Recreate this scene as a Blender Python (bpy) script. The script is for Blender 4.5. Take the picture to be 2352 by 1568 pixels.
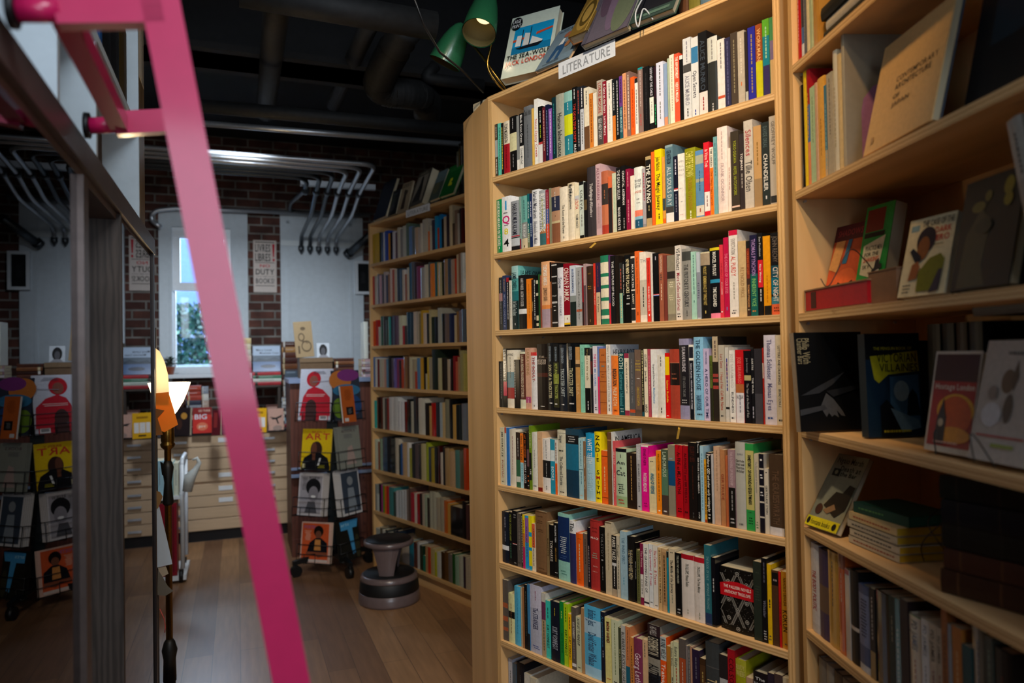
# Recreation of a second-hand bookshop interior (Blender 4.5, Cycles)
import bpy, math, random
from mathutils import Matrix, Vector, Euler
random.seed(11)
for o in list(bpy.data.objects): bpy.data.objects.remove(o, do_unlink=True)
SC = bpy.context.scene
COL = SC.collection
R = math.radians

# ------------------------------------------------------------------ camera
cam_data = bpy.data.cameras.new('camera')
cam = bpy.data.objects.new('camera', cam_data)
COL.objects.link(cam)
cam_data.sensor_width = 36
cam_data.lens = 1666.9 / 2352 * 36
cam.matrix_world = Matrix.Translation((0, 0, 1.38)) @ Matrix.Rotation(math.pi / 2 + .0178, 4, 'X') @ Matrix.Rotation(-.0178, 4, 'Z')
cam_data.clip_start = .05
cam_data.dof.use_dof = True
cam_data.dof.focus_distance = 2.25
cam_data.dof.aperture_fstop = 2.4
SC.camera = cam

# ------------------------------------------------------------------ world, lights, exposure
SC.view_settings.view_transform = 'Standard'
SC.view_settings.look = 'None'
SC.view_settings.gamma = 1
SC.view_settings.use_curve_mapping = False
SC.view_settings.exposure = 0.15
W = bpy.data.worlds.new('overcast_sky')
SC.world = W
W.use_nodes = True
W.node_tree.nodes['Background'].inputs[0].default_value = (.72, .84, 1, 1)
W.node_tree.nodes['Background'].inputs[1].default_value = 9

TH = math.atan(.379)                      # the room is turned against the camera
ROOM = Matrix.Rotation(TH, 4, 'Z')
def room(r, s, z=0): return ROOM @ Vector((r, s, z))

def light(kind, name, loc, energy, color, target=None, **kw):
    d = bpy.data.lights.new(name, kind)
    d.energy = energy; d.color = color
    for k, v in kw.items(): setattr(d, k, v)
    o = bpy.data.objects.new(name, d); COL.objects.link(o)
    o.location = loc
    if target is not None:
        o.rotation_euler = (Vector(target) - Vector(loc)).to_track_quat('-Z', 'Y').to_euler()
    return o
light('SPOT', 'track_spot_over_aisle', (-.15, .75, 2.95), 125, (1, .84, .62), (.02, 2.28, 1.5), spot_size=R(70), spot_blend=.9, shadow_soft_size=.045)
light('SPOT', 'track_spot_near_corner', (.22, .95, 3.0), 50, (1, .60, .24), (.60, 1.78, 1.85), spot_size=R(54), spot_blend=.8, shadow_soft_size=.04)
light('AREA', 'shop_front_daylight', room(-.1, -2.5, 1.9), 44, (.78, .88, 1), room(-.3, 2, 1.3), shape='RECTANGLE', size=1.9, size_y=1.5)
light('AREA', 'added_shelving_fill', room(.6, -.7, 3.15), 30, (.84, .92, 1), room(-.4, 1.7, 2.0), shape='RECTANGLE', size=.9, size_y=.5)  # unseen cool fill, added to brighten the white shelving and the ladder
light('AREA', 'window_daylight', room(-.55, 7.5, 3.0), 300, (.66, .82, 1), room(.2, 4.2, .4), shape='RECTANGLE', size=1.6, size_y=.8)
light('SPOT', 'added_far_wall_fill', room(.0, 4.3, 2.6), 125, (.84, .92, 1), room(-.05, 6.4, .9), spot_size=R(95), spot_blend=.9, shadow_soft_size=.12)  # unseen spot added to light the far wall and flat-file cabinet, not the pipes

# ------------------------------------------------------------------ materials
def srgb(h):
    h = h.lstrip('#')
    if len(h) == 3: h = ''.join(c * 2 for c in h)
    c = [int(h[i:i + 2], 16) / 255 for i in (0, 2, 4)]
    return tuple(x / 12.92 if x <= .04045 else ((x + .055) / 1.055) ** 2.4 for x in c)
MATS = {}
def mat(name, col=None, rough=.5, metal=0, noise=0, scale=(8, 8, 8), nscale=6, bump=0, coat=0, emit=None, estr=0, spec=.5, tint=.97, sheen=0):
    """procedural material; col None reads the colour the mesh carries"""
    if name in MATS: return MATS[name]
    m = bpy.data.materials.new(name); m.use_nodes = True
    nt = m.node_tree; b = nt.nodes['Principled BSDF']
    N = nt.nodes.new; L = nt.links.new
    b.inputs['Roughness'].default_value = rough; b.inputs['Metallic'].default_value = metal
    b.inputs['Specular IOR Level'].default_value = spec
    if coat: b.inputs['Coat Weight'].default_value = coat; b.inputs['Coat Roughness'].default_value = .12
    if col is None:
        a = N('ShaderNodeVertexColor'); a.layer_name = 'Col'; src = a.outputs['Color']
    else:
        a = N('ShaderNodeRGB'); a.outputs[0].default_value = (*srgb(col), 1); src = a.outputs[0]
    if noise:
        tc = N('ShaderNodeTexCoord'); mp = N('ShaderNodeMapping'); mp.inputs['Scale'].default_value = scale
        L(tc.outputs['Object'], mp.inputs['Vector'])
        n = N('ShaderNodeTexNoise'); n.inputs['Scale'].default_value = nscale; n.inputs['Detail'].default_value = 5
        L(mp.outputs[0], n.inputs['Vector'])
        r = N('ShaderNodeMapRange'); r.inputs[1].default_value = .3; r.inputs[2].default_value = .7
        r.inputs[3].default_value = 1 - noise; r.inputs[4].default_value = 1 + noise * .4
        L(n.outputs['Fac'], r.inputs[0])
        mx = N('ShaderNodeVectorMath'); mx.operation = 'SCALE'
        L(src, mx.inputs[0]); L(r.outputs[0], mx.inputs['Scale']); src = mx.outputs[0]
        if bump:
            bp = N('ShaderNodeBump'); bp.inputs['Strength'].default_value = bump; bp.inputs['Distance'].default_value = .003
            L(n.outputs['Fac'], bp.inputs['Height']); L(bp.outputs[0], b.inputs['Normal'])
    L(src, b.inputs['Base Color'])
    if emit:
        b.inputs['Emission Color'].default_value = (*srgb(emit), 1); b.inputs['Emission Strength'].default_value = estr
    MATS[name] = m
    return m
BOOK = mat('printed_cover', None, .42, noise=.12, nscale=14, spec=.3)
GLOSS = mat('laminated_jacket', None, .16, noise=.06, nscale=9, coat=.7)
PAPER = mat('paper', None, .8, noise=.08, nscale=20, spec=.2)
PAINT = mat('painted_surface', None, .45, noise=.06, nscale=7)
def wave_mat(name, c1, c2, scale, axis='Z', rough=.6, dist=1.5, detail=3, vscale=(1, 1, 1), noise=.25, coat=0, spec=.4):
    m = bpy.data.materials.new(name); m.use_nodes = True; nt = m.node_tree; b = nt.nodes['Principled BSDF']
    N = nt.nodes.new; L = nt.links.new
    b.inputs['Roughness'].default_value = rough; b.inputs['Coat Weight'].default_value = coat; b.inputs['Specular IOR Level'].default_value = spec
    tc = N('ShaderNodeTexCoord'); mp = N('ShaderNodeMapping'); mp.inputs['Scale'].default_value = vscale
    L(tc.outputs['Object'], mp.inputs['Vector'])
    w = N('ShaderNodeTexWave'); w.bands_direction = axis; w.inputs['Scale'].default_value = scale
    w.inputs['Distortion'].default_value = dist; w.inputs['Detail'].default_value = detail; w.inputs['Detail Scale'].default_value = 2
    n = N('ShaderNodeTexNoise'); n.inputs['Scale'].default_value = 3.0; n.inputs['Detail'].default_value = 4
    L(mp.outputs[0], w.inputs['Vector']); L(mp.outputs[0], n.inputs['Vector'])
    mx = N('ShaderNodeMix'); mx.data_type = 'RGBA'
    mx.inputs[6].default_value = (*srgb(c1), 1); mx.inputs[7].default_value = (*srgb(c2), 1)
    L(w.outputs['Fac'], mx.inputs[0])
    r = N('ShaderNodeMapRange'); r.inputs[1].default_value = .3; r.inputs[2].default_value = .7; r.inputs[3].default_value = 1 - noise; r.inputs[4].default_value = 1.08
    L(n.outputs['Fac'], r.inputs[0])
    v = N('ShaderNodeVectorMath'); v.operation = 'SCALE'; L(mx.outputs[2], v.inputs[0]); L(r.outputs[0], v.inputs['Scale'])
    L(v.outputs[0], b.inputs['Base Color'])
    MATS[name] = m
    return m
PLY = wave_mat('birch_plywood', 'dcb078', 'e6bc86', 1.2, 'Z', .5, 5, 3, (.35, 6, 5), .12, spec=.4)
PLYV = wave_mat('birch_plywood_upright', 'd8ae76', 'e0b880', .5, 'Y', .5, 9, 4, (6, 6, .35), .1, spec=.4)
EDGE = wave_mat('plywood_edge', 'bc925c', 'dcb884', 40, 'Z', .6, 1.2, 2, (1, 1, 1), .1)
EDGEV = wave_mat('plywood_edge_upright', 'c0965e', 'dcb47c', 40, 'X', .6, 1.2, 2, (1, 1, 1), .1)
PAGES = wave_mat('page_block', 'b4a88c', 'd2c6aa', 300, 'X', .85, .3, 1, (1, 1, .02), .1, spec=.15)
DARKWOOD = wave_mat('grey_oak', '3e342d', '544840', 6, 'X', .55, 6, 3, (4, 4, .5), .25)
REDWOOD = wave_mat('mahogany_panel', '5a3228', '6a3c30', 3, 'X', .5, 4, 3, (4, 4, .6), .15)

def floor_mat():
    m = bpy.data.materials.new('laminate_planks'); m.use_nodes = True; nt = m.node_tree; b = nt.nodes['Principled BSDF']
    N = nt.nodes.new; L = nt.links.new
    tc = N('ShaderNodeTexCoord'); mp = N('ShaderNodeMapping'); mp.inputs['Rotation'].default_value = (0, 0, R(90))
    L(tc.outputs['Object'], mp.inputs['Vector'])
    br = N('ShaderNodeTexBrick'); br.offset = .37; br.inputs['Scale'].default_value = 1
    br.inputs['Brick Width'].default_value = 1.1; br.inputs['Row Height'].default_value = .12; br.inputs['Mortar Size'].default_value = .0012
    br.inputs['Color1'].default_value = (*srgb('7c5a42'), 1); br.inputs['Color2'].default_value = (*srgb('a47c58'), 1); br.inputs['Mortar'].default_value = (*srgb('5a4436'), 1)
    L(mp.outputs[0], br.inputs['Vector'])
    n = N('ShaderNodeTexNoise'); n.inputs['Scale'].default_value = 5; n.inputs['Detail'].default_value = 6
    m2 = N('ShaderNodeMapping'); m2.inputs['Scale'].default_value = (9, .8, 1); L(tc.outputs['Object'], m2.inputs['Vector']); L(m2.outputs[0], n.inputs['Vector'])
    r = N('ShaderNodeMapRange'); r.inputs[1].default_value = .3; r.inputs[2].default_value = .7; r.inputs[3].default_value = .8; r.inputs[4].default_value = 1.1
    L(n.outputs['Fac'], r.inputs[0])
    v = N('ShaderNodeVectorMath'); v.operation = 'SCALE'; L(br.outputs['Color'], v.inputs[0]); L(r.outputs[0], v.inputs['Scale']); L(v.outputs[0], b.inputs['Base Color'])
    b.inputs['Roughness'].default_value = .38
    return m
def brick_mat(name, c1, c2, mortar, patches=None):
    m = bpy.data.materials.new(name); m.use_nodes = True; nt = m.node_tree; b = nt.nodes['Principled BSDF']
    N = nt.nodes.new; L = nt.links.new
    tc = N('ShaderNodeTexCoord'); mp = N('ShaderNodeMapping'); mp.inputs['Rotation'].default_value = (R(90), 0, 0)
    L(tc.outputs['Object'], mp.inputs['Vector'])
    br = N('ShaderNodeTexBrick'); br.inputs['Scale'].default_value = 1
    br.inputs['Brick Width'].default_value = .21; br.inputs['Row Height'].default_value = .075; br.inputs['Mortar Size'].default_value = .008
    br.inputs['Mortar Smooth'].default_value = .3; br.inputs['Bias'].default_value = -.2
    for k, c in (('Color1', c1), ('Color2', c2), ('Mortar', mortar)): br.inputs[k].default_value = (*srgb(c), 1)
    L(mp.outputs[0], br.inputs['Vector'])
    n = N('ShaderNodeTexNoise'); n.inputs['Scale'].default_value = 9; n.inputs['Detail'].default_value = 8; L(tc.outputs['Object'], n.inputs['Vector'])
    r = N('ShaderNodeMapRange'); r.inputs[1].default_value = .3; r.inputs[2].default_value = .7; r.inputs[3].default_value = .5; r.inputs[4].default_value = 1.25
    L(n.outputs['Fac'], r.inputs[0])
    v = N('ShaderNodeVectorMath'); v.operation = 'SCALE'; L(br.outputs['Color'], v.inputs[0]); L(r.outputs[0], v.inputs['Scale']); src = v.outputs[0]
    if patches:
        n2 = N('ShaderNodeTexNoise'); n2.inputs['Scale'].default_value = 3.2; n2.inputs['Detail'].default_value = 7; L(tc.outputs['Object'], n2.inputs['Vector'])
        r2 = N('ShaderNodeMapRange'); r2.inputs[1].default_value = .6; r2.inputs[2].default_value = .66; L(n2.outputs['Fac'], r2.inputs[0])
        mx = N('ShaderNodeMix'); mx.data_type = 'RGBA'; L(r2.outputs[0], mx.inputs[0]); L(src, mx.inputs[6]); mx.inputs[7].default_value = (*srgb(patches), 1); src = mx.outputs[2]
    L(src, b.inputs['Base Color']); b.inputs['Roughness'].default_value = .85
    bp = N('ShaderNodeBump'); bp.inputs['Strength'].default_value = .6; bp.inputs['Distance'].default_value = .01
    L(br.outputs['Fac'], bp.inputs['Height']); bp.invert = True; L(bp.outputs[0], b.inputs['Normal'])
    return m
def glass_mat(name, tint, ior=1.5, rough=0.0):
    m = bpy.data.materials.new(name); m.use_nodes = True; nt = m.node_tree
    for n in list(nt.nodes):
        if n.type != 'OUTPUT_MATERIAL': nt.nodes.remove(n)
    N = nt.nodes.new; L = nt.links.new; out = [n for n in nt.nodes][0]
    t = N('ShaderNodeBsdfTransparent'); t.inputs[0].default_value = (*tint, 1)
    g = N('ShaderNodeBsdfGlossy'); g.inputs['Roughness'].default_value = rough; g.inputs[0].default_value = (.95, .95, .97, 1)
    f = N('ShaderNodeFresnel'); f.inputs[0].default_value = ior
    mx = N('ShaderNodeMixShader'); L(f.outputs[0], mx.inputs[0]); L(t.outputs[0], mx.inputs[1]); L(g.outputs[0], mx.inputs[2]); L(mx.outputs[0], out.inputs[0])
    return m
def translucent_mat(name):
    m = bpy.data.materials.new(name); m.use_nodes = True; nt = m.node_tree
    for n in list(nt.nodes):
        if n.type != 'OUTPUT_MATERIAL': nt.nodes.remove(n)
    N = nt.nodes.new; L = nt.links.new; out = [n for n in nt.nodes][0]
    a = N('ShaderNodeVertexColor'); a.layer_name = 'Col'
    d = N('ShaderNodeBsdfDiffuse'); t = N('ShaderNodeBsdfTranslucent'); mx = N('ShaderNodeMixShader'); mx.inputs[0].default_value = .45
    L(a.outputs[0], d.inputs[0]); L(a.outputs[0], t.inputs[0]); L(d.outputs[0], mx.inputs[1]); L(t.outputs[0], mx.inputs[2]); L(mx.outputs[0], out.inputs[0])
    return m
GLASS = glass_mat('window_glass', (.9, .95, .97), 1.45)
DARKGLASS = glass_mat('smoked_glass', (.35, .36, .38), 1.55)
THINPAPER = translucent_mat('thin_paper')
STEEL = mat('galvanised_steel', 'c4cad2', .32, metal=.7, noise=.12, nscale=20)
DIMSTEEL = mat('grey_conduit', '5c6268', .42, metal=.9, noise=.15, nscale=20)
BRASS = mat('aged_brass', 'a8823c', .3, metal=1, noise=.25, nscale=25)
BLACK = mat('black_plastic', '0c0d10', .45, noise=.1)
SOOT = mat('black_painted_ceiling', '131315', .8, noise=.35, nscale=4)
SOOTPIPE = mat('dusty_black_pipe', '18191a', .7, noise=.5, nscale=5)
PINK = mat('pink_enamel', 'd81c60', .4, noise=.05, nscale=5, coat=.6)
WHITE = mat('white_laminate', 'd4e2ea', .4, noise=.05, nscale=4)
WHITEWALL = mat('white_painted_board', 'ccd6de', .7, noise=.06, nscale=3)
WHITEWOOD = mat('white_gloss_paint', 'e0e6ec', .35, noise=.04)
BIRCHFRONT = mat('beige_drawer_front', 'c4a888', .5, noise=.08, scale=(1, 1, 12), nscale=5)
BROWNMETAL = mat('bronze_anodised_rail', '6c5f5a', .38, metal=.5, noise=.15, nscale=6)
INK = mat('wrought_iron', '14120f', .5, noise=.3)
LABELPAPER = mat('card', 'dcdfe2', .8, noise=.05)

# ------------------------------------------------------------------ mesh builder
class MB:
    def __init__(s): s.v = []; s.f = []; s.c = []; s.m = []; s.s = []; s.M = Matrix()
    def pts(s, P):
        n = len(s.v); s.v += [s.M @ Vector(p) for p in P]; return n
    def face(s, idx, col='888', m=0, smooth=False):
        s.f.append(idx); s.c.append(col); s.m.append(m); s.s.append(smooth)
    def poly(s, P, col='888', m=0):
        n = s.pts(P); s.face(list(range(n, n + len(P))), col, m)
    def box(s, x0, y0, z0, x1, y1, z1, col='888', m=0, mf=None):
        """mf: material index of the faces that look along -y (front edges)"""
        n = s.pts([(x0, y0, z0), (x1, y0, z0), (x1, y1, z0), (x0, y1, z0), (x0, y0, z1), (x1, y0, z1), (x1, y1, z1), (x0, y1, z1)])
        for k, q in enumerate(((0, 1, 5, 4), (1, 2, 6, 5), (2, 3, 7, 6), (3, 0, 4, 7), (4, 5, 6, 7), (3, 2, 1, 0))):
            s.face([n + i for i in q], col, mf if (k == 0 and mf is not None) else m)
        return s
    def bev(s, x0, y0, z0, x1, y1, z1, b, col='888', m=0):
        """box with chamfered vertical edges and top edge"""
        P = [(x0 + b, y0), (x1 - b, y0), (x1, y0 + b), (x1, y1 - b), (x1 - b, y1), (x0 + b, y1), (x0, y1 - b), (x0, y0 + b)]
        cx, cy = (x0 + x1) / 2, (y0 + y1) / 2
        sh = lambda p, k: (cx + (p[0] - cx) * (1 - 2 * k * b / max(x1 - x0, 1e-6)), cy + (p[1] - cy) * (1 - 2 * k * b / max(y1 - y0, 1e-6)))
        rings = [[(*sh(p, 1), z0) for p in P], [(*p, z0 + b) for p in P], [(*p, z1 - b) for p in P], [(*sh(p, 1), z1) for p in P]]
        s.loft(rings, col, m, cap=True); return s
    def loft(s, rings, col='888', m=0, cap=True, smooth=False, closed=True):
        n = [s.pts(r) for r in rings]; k = len(rings[0])
        for a in range(len(rings) - 1):
            for i in range(k if closed else k - 1):
                j = (i + 1) % k
                s.face([n[a] + i, n[a] + j, n[a + 1] + j, n[a + 1] + i], col, m, smooth)
        if cap: s.face([n[0] + i for i in range(k)][::-1], col, m); s.face([n[-1] + i for i in range(k)], col, m)
    def lathe(s, prof, seg=28, col='888', m=0, cx=0, cy=0, cap=True):
        s.loft([[(cx + r * math.cos(2 * math.pi * i / seg), cy + r * math.sin(2 * math.pi * i / seg), z) for i in range(seg)] for r, z in prof], col, m, cap, True); return s
    def tube(s, P, r, seg=10, col='888', m=0, cap=True):
        P = [Vector(p) for p in P]; rings = []
        up = None
        for i, p in enumerate(P):
            t = (P[min(i + 1, len(P) - 1)] - P[max(i - 1, 0)]).normalized()
            if up is None:
                up = Vector((0, 0, 1)) if abs(t.z) < .9 else Vector((1, 0, 0))
            a = t.cross(up).normalized(); b = a.cross(t).normalized(); up = b
            rr = r[i] if isinstance(r, (list, tuple)) else r
            rings.append([p + a * rr * math.cos(2 * math.pi * k / seg) + b * rr * math.sin(2 * math.pi * k / seg) for k in range(seg)])
        s.loft(rings, col, m, cap, True); return s
    def text(s, t, x0, x1, z0, z1, y, col='111', m=0, rot=False, fit=.9, stretch=True):
        """letters on the plane y (looking along +y); rot: reads downwards"""
        G, w = layout(t)
        if not G or w <= 0: return
        if rot:                     # run from z1 down to z0, caps point to +x
            L = (z1 - z0); Hh = (x1 - x0) * fit / .73
            sx = L / w
            if sx > Hh * 1.25: sx = Hh * 1.25
            if not stretch: sx = min(sx, Hh)
            off = (L - sx * w) / 2; xb = (x0 + x1) / 2 - .73 * Hh / 2
            for vs, fs, gx in G:
                n = s.pts([(xb + v[1] * Hh, y, z1 - off - (v[0] + gx) * sx) for v in vs])
                for f in fs: s.face([n + i for i in f], col, m)
        else:
            L = (x1 - x0) * fit; Hh = (z1 - z0) / .73; sx = min(L / w, Hh * 1.5)
            off = (x1 - x0 - sx * w) / 2
            for vs, fs, gx in G:
                n = s.pts([(x0 + off + (v[0] + gx) * sx, y, z0 + v[1] * Hh) for v in vs])
                for f in fs: s.face([n + i for i in f], col, m)
    def greek(s, x0, x1, z0, z1, y, col, rot=True):
        """a line of print too small to read: a run of small word-shaped marks"""
        if rot:
            z = z1; mid = (x0 + x1) / 2; w = min((x1 - x0) * .2, .0016)
            while z > z0:
                l = random.uniform(.0035, .011)
                if z - l < z0 - .002: break
                s.poly([(mid - w, y, z), (mid - w, y, z - l), (mid + w, y, z - l), (mid + w, y, z)], col); z -= l + .0022
        else:
            n = max(1, int((z1 - z0) / .006)); h = (z1 - z0) / n
            for i in range(n):
                x = x0 + (x1 - x0) * random.uniform(.12, .3); xe = x0 + (x1 - x0) * random.uniform(.7, .88)
                zz = z0 + i * h + h * .3
                while x < xe:
                    l = random.uniform(.002, .006); s.poly([(x, y, zz), (min(x + l, xe), y, zz), (min(x + l, xe), y, zz + h * .42), (x, y, zz + h * .42)], col); x += l + .0014
    def build(s, name, mats, parent=None, world=None):
        me = bpy.data.meshes.new(name)
        me.from_pydata([tuple(p) for p in s.v], [], s.f)
        if not isinstance(mats, (list, tuple)): mats = [mats]
        for m in mats: me.materials.append(m)
        me.polygons.foreach_set('material_index', s.m)
        me.polygons.foreach_set('use_smooth', s.s)
        ca = me.color_attributes.new('Col', 'BYTE_COLOR', 'CORNER')
        cache = {}; data = []
        for f, c in zip(s.f, s.c):
            if c not in cache: cache[c] = (*srgb(c), 1.0)
            data += list(cache[c]) * len(f)
        ca.data.foreach_set('color', data)
        me.update()
        o = bpy.data.objects.new(name, me); COL.objects.link(o)
        if parent: o.parent = parent
        if world is not None: o.matrix_world = world
        return o
GL = {}
def glyph(ch):
    if ch in GL: return GL[ch]
    c = bpy.data.curves.new('g', 'FONT'); c.body = ch; c.resolution_u = 2; c.fill_mode = 'FRONT'; c.offset = .012
    o = bpy.data.objects.new('g', c); COL.objects.link(o)
    dg = bpy.context.evaluated_depsgraph_get()
    me = o.evaluated_get(dg).to_mesh()
    vs = [tuple(v.co[:2]) for v in me.vertices]; fs = [list(p.vertices) for p in me.polygons]
    o.evaluated_get(dg).to_mesh_clear()
    bpy.data.objects.remove(o, do_unlink=True); bpy.data.curves.remove(c)
    if vs:
        x0 = min(v[0] for v in vs); w = max(v[0] for v in vs) - x0
        vs = [(v[0] - x0, v[1]) for v in vs]
    else: w = .25
    GL[ch] = (vs, fs, w); return GL[ch]
def layout(t):
    x = 0; out = []
    for ch in t:
        if ch == ' ': x += .3; continue
        vs, fs, w = glyph(ch); out.append((vs, fs, x)); x += w + .09
    return out, x - .09 if out else 0

def props(o, label=None, cat=None, group=None, kind=None):
    if label: o['label'] = label
    if cat: o['category'] = cat
    if group: o['group'] = group
    if kind: o['kind'] = kind
    return o
LABELS = set()
def thing(name, label, cat, M=None, group=None):
    o = bpy.data.objects.new(name, None); COL.objects.link(o); o.empty_display_size = .05
    if M is not None: o.matrix_world = M
    LABELS.add(label)
    return props(o, label, cat, group)
def structure(name, mb, mats, label=None, world=None):
    return props(mb.build(name, mats, None, world), label, None, None, 'structure')
def TR(x, y, z, yaw=0, tilt=0, roll=0):
    return Matrix.Translation((x, y, z)) @ Matrix.Rotation(yaw, 4, 'Z') @ Matrix.Rotation(tilt, 4, 'X') @ Matrix.Rotation(roll, 4, 'Y')
def RT(r, s, z=0, yaw=0, tilt=0, roll=0):
    return ROOM @ TR(r, s, z, yaw, tilt, roll)
def frame(o3, xa, ya, za):
    m = Matrix.Identity(4)
    for i, a in enumerate((xa, ya, za)):
        for k in range(3): m[k][i] = a[k]
    for k in range(3): m[k][3] = o3[k]
    return m

# ------------------------------------------------------------------ the room
structure('floor', MB().box(-3.2, -2.9, -.05, 3.2, 6.9, 0), floor_mat(), world=ROOM)
structure('ceiling', MB().box(-3.2, -2.9, 3.3, 3.2, 6.9, 3.36), SOOT, world=ROOM)
BRICK = brick_mat('old_brick', '4a2a22', '6a4034', '85827c', None)
win = (-0.5116, -0.0332, 1.2634, 2.5021)     # window opening: r0, r1, z0, z1 on the far wall
S0 = 6.70
mb = MB()
mb.box(-3.2, S0, 0, win[0], S0 + .2, 3.3); mb.box(win[1], S0, 0, 3.2, S0 + .2, 3.3)
mb.box(win[0], S0, 0, win[1], S0 + .2, win[2]); mb.box(win[0], S0, win[3], win[1], S0 + .2, 3.3)
structure('wall_far', mb, BRICK, world=ROOM)
structure('wall_right', MB().box(2.6, -2.9, 0, 2.7, 6.7, 3.3), mat('dark_plaster', '2a2624', .9, noise=.1), world=ROOM)
structure('wall_left', MB().box(-3.2, -2.9, 0, -3.1, 6.7, 3.3), mat('white_plaster', '8c949c', .9, noise=.05), world=ROOM)
structure('wall_back', MB().box(-3.2, -2.95, 0, 2.7, -2.85, 3.3), mat('dark_plaster', '2a2624', .9, noise=.1), world=ROOM)
# painted boards that line the far wall round the window and beside the brick pier
p1 = (-0.6024, 0.0948, 1.1812, 2.645); p2 = (0.3654, 1.0859, 1.1511, 2.6539)
mb = MB()
mb.box(p1[0], S0 - .03, p1[2], win[0], S0 + .0, p1[3]); mb.box(win[1], S0 - .03, p1[2], p1[1], S0, p1[3])
mb.box(win[0], S0 - .03, win[3], win[1], S0, p1[3])
mb.box(win[0] - .012, S0 - .04, win[2], win[0] + .01, S0 + .2, win[3]); mb.box(win[1] - .01, S0 - .04, win[2], win[1] + .012, S0 + .2, win[3])
structure('trim_1', mb, WHITEWALL, world=ROOM)
mb = MB(); mb.box(p2[0], S0 - .03, .3, p2[1], S0, p2[3])
mb.box(p2[0] + .05, S0 - .038, 1.2, p2[0] + .075, S0 - .03, p2[3] - .06); mb.box(p2[0] + .05, S0 - .038, p2[3] - .085, p2[1] - .1, S0 - .03, p2[3] - .06); mb.box(p2[1] - .125, S0 - .038, 1.2, p2[1] - .1, S0 - .03, p2[3] - .06)
structure('trim_2', mb, WHITEWALL, world=ROOM)
# the sash window
w0, w1, z0, z1 = win; zm = 1.9962
wr = thing('window_1', 'white sash window in the brick wall', 'window', ROOM.copy()); wr['kind'] = 'structure'
mb = MB(); t = .07
for (a, b, c, d, y) in ((w0, w0 + t, zm - .03, z1, .0), (w1 - t, w1, zm - .03, z1, .0), (w0 + t, w1 - t, z1 - .09, z1, .0), (w0 + t, w1 - t, zm - .03, zm + .04, .0),
                        (w0, w0 + .03, z0, zm, .05), (w1 - .03, w1, z0, zm, .05), (w0 + .03, w1 - .03, z0, z0 + .06, .05)):
    mb.box(a, S0 + y, c, b, S0 + y + .045, d)
mb.build('sash_frame', WHITEWOOD, wr)
MB().box(w0 + .03, S0 + .02, zm, w1 - .03, S0 + .024, z1 - .03).build('pane', GLASS, wr)
MB().box(w0 + .02, S0 + .07, z0 + .03, w1 - .02, S0 + .074, zm).build('pane', GLASS, wr)
structure('trim_3', MB().box(w0 - .08, S0 - .14, z0 - .03, w1 + .08, S0 + .2, z0), WHITEWOOD, world=ROOM)
props(MB().box(w0 + .02, S0 - .012, z1 - .075, w1 - .02, S0 + .0, z1 - .03).build('window_blind', WHITEWOOD, None, ROOM.copy()), 'rolled white blind at the head of the sash window', 'blind')
# outside
mb = MB()
for i in range(5200):
    a = random.uniform(win[0] - .9, win[0] + .34); z = random.uniform(1.0739, zm - .02); y = S0 + 1.72 + random.uniform(-.2, .2); q = random.uniform(.02, .04)
    th = random.uniform(0, 6.28); tl = random.uniform(-1, 1)
    e = Euler((tl, th, th)).to_matrix(); P = [Vector((a, y, z)) + e @ Vector(v) for v in ((-q, 0, 0), (0, 0, -q * .6), (q, 0, 0), (0, 0, q * .6))]
    mb.poly(P, random.choice(('1c4c44', '143c38', '2a6450', '1c4440')))
props(mb.build('garden_hedge', PAINT, None, ROOM.copy()), 'green hedge outside the window', 'hedge', kind='stuff')
structure('ground_outside', MB().box(-6, S0 + .2, -.3, 6, S0 + 9, -.2), mat('pavement', 'a0a8ac', .9, noise=.1), world=ROOM)
structure('wall_outside', MB().box(-4, S0 + 1.1, -.2, 3, S0 + 1.2, 1.335), mat('painted_render', 'a8bcc8', .8, noise=.2), world=ROOM)
structure('building_outside', MB().box(-5, S0 + 5, -.2, win[0] + 0.25, S0 + 6, 6.2), mat('blue_grey_cladding', '5470a4', .8, noise=.2), world=ROOM)
# sign on the brick pier
def flat_sheet(name, label, cat, r0, r1, z0, z1, s, th, art, base, m=PAPER, group=None):
    mb = MB(); mb.box(r0, s - th, z0, r1, s, z1, base); draw(mb, art, r0, z0, r1 - r0, z1 - z0, s - th)
    return props(mb.build(name, m, None, ROOM.copy()), label, cat, group)
def draw(mb, art, x, z, w, h, y, d=.0003):
    for k, a in enumerate(art.split(';')):
        a = a.split(); yy = y - d * (k + 1)
        if not a: continue
        X = lambda v: x + float(v) * w
        Z = lambda v: z + float(v) * h
        if a[0] == 'r': mb.poly([(X(a[1]), yy, Z(a[2])), (X(a[3]), yy, Z(a[2])), (X(a[3]), yy, Z(a[4])), (X(a[1]), yy, Z(a[4]))], a[5])
        elif a[0] == 'e':
            rx, rz = float(a[3]) * w, float(a[4]) * h
            mb.poly([(X(a[1]) + rx * math.cos(i * math.pi / 12), yy, Z(a[2]) + rz * math.sin(i * math.pi / 12)) for i in range(24)], a[5])
        elif a[0] == 'p': mb.poly([(X(a[i]), yy, Z(a[i + 1])) for i in range(2, len(a), 2)], a[1])
        elif a[0] == 't': mb.text(' '.join(a[6:]), X(a[1]), X(a[3]), Z(a[2]), Z(a[4]), yy, a[5], fit=1)
        elif a[0] == 'v': mb.text(' '.join(a[6:]), X(a[1]), X(a[3]), Z(a[2]), Z(a[4]), yy, a[5], rot=True)
        elif a[0] == 'g': mb.greek(X(a[1]), X(a[3]), Z(a[2]), Z(a[4]), yy, a[5], rot=False)
g = (0.1403, 0.3317, 1.9616, 2.4163)
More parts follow.
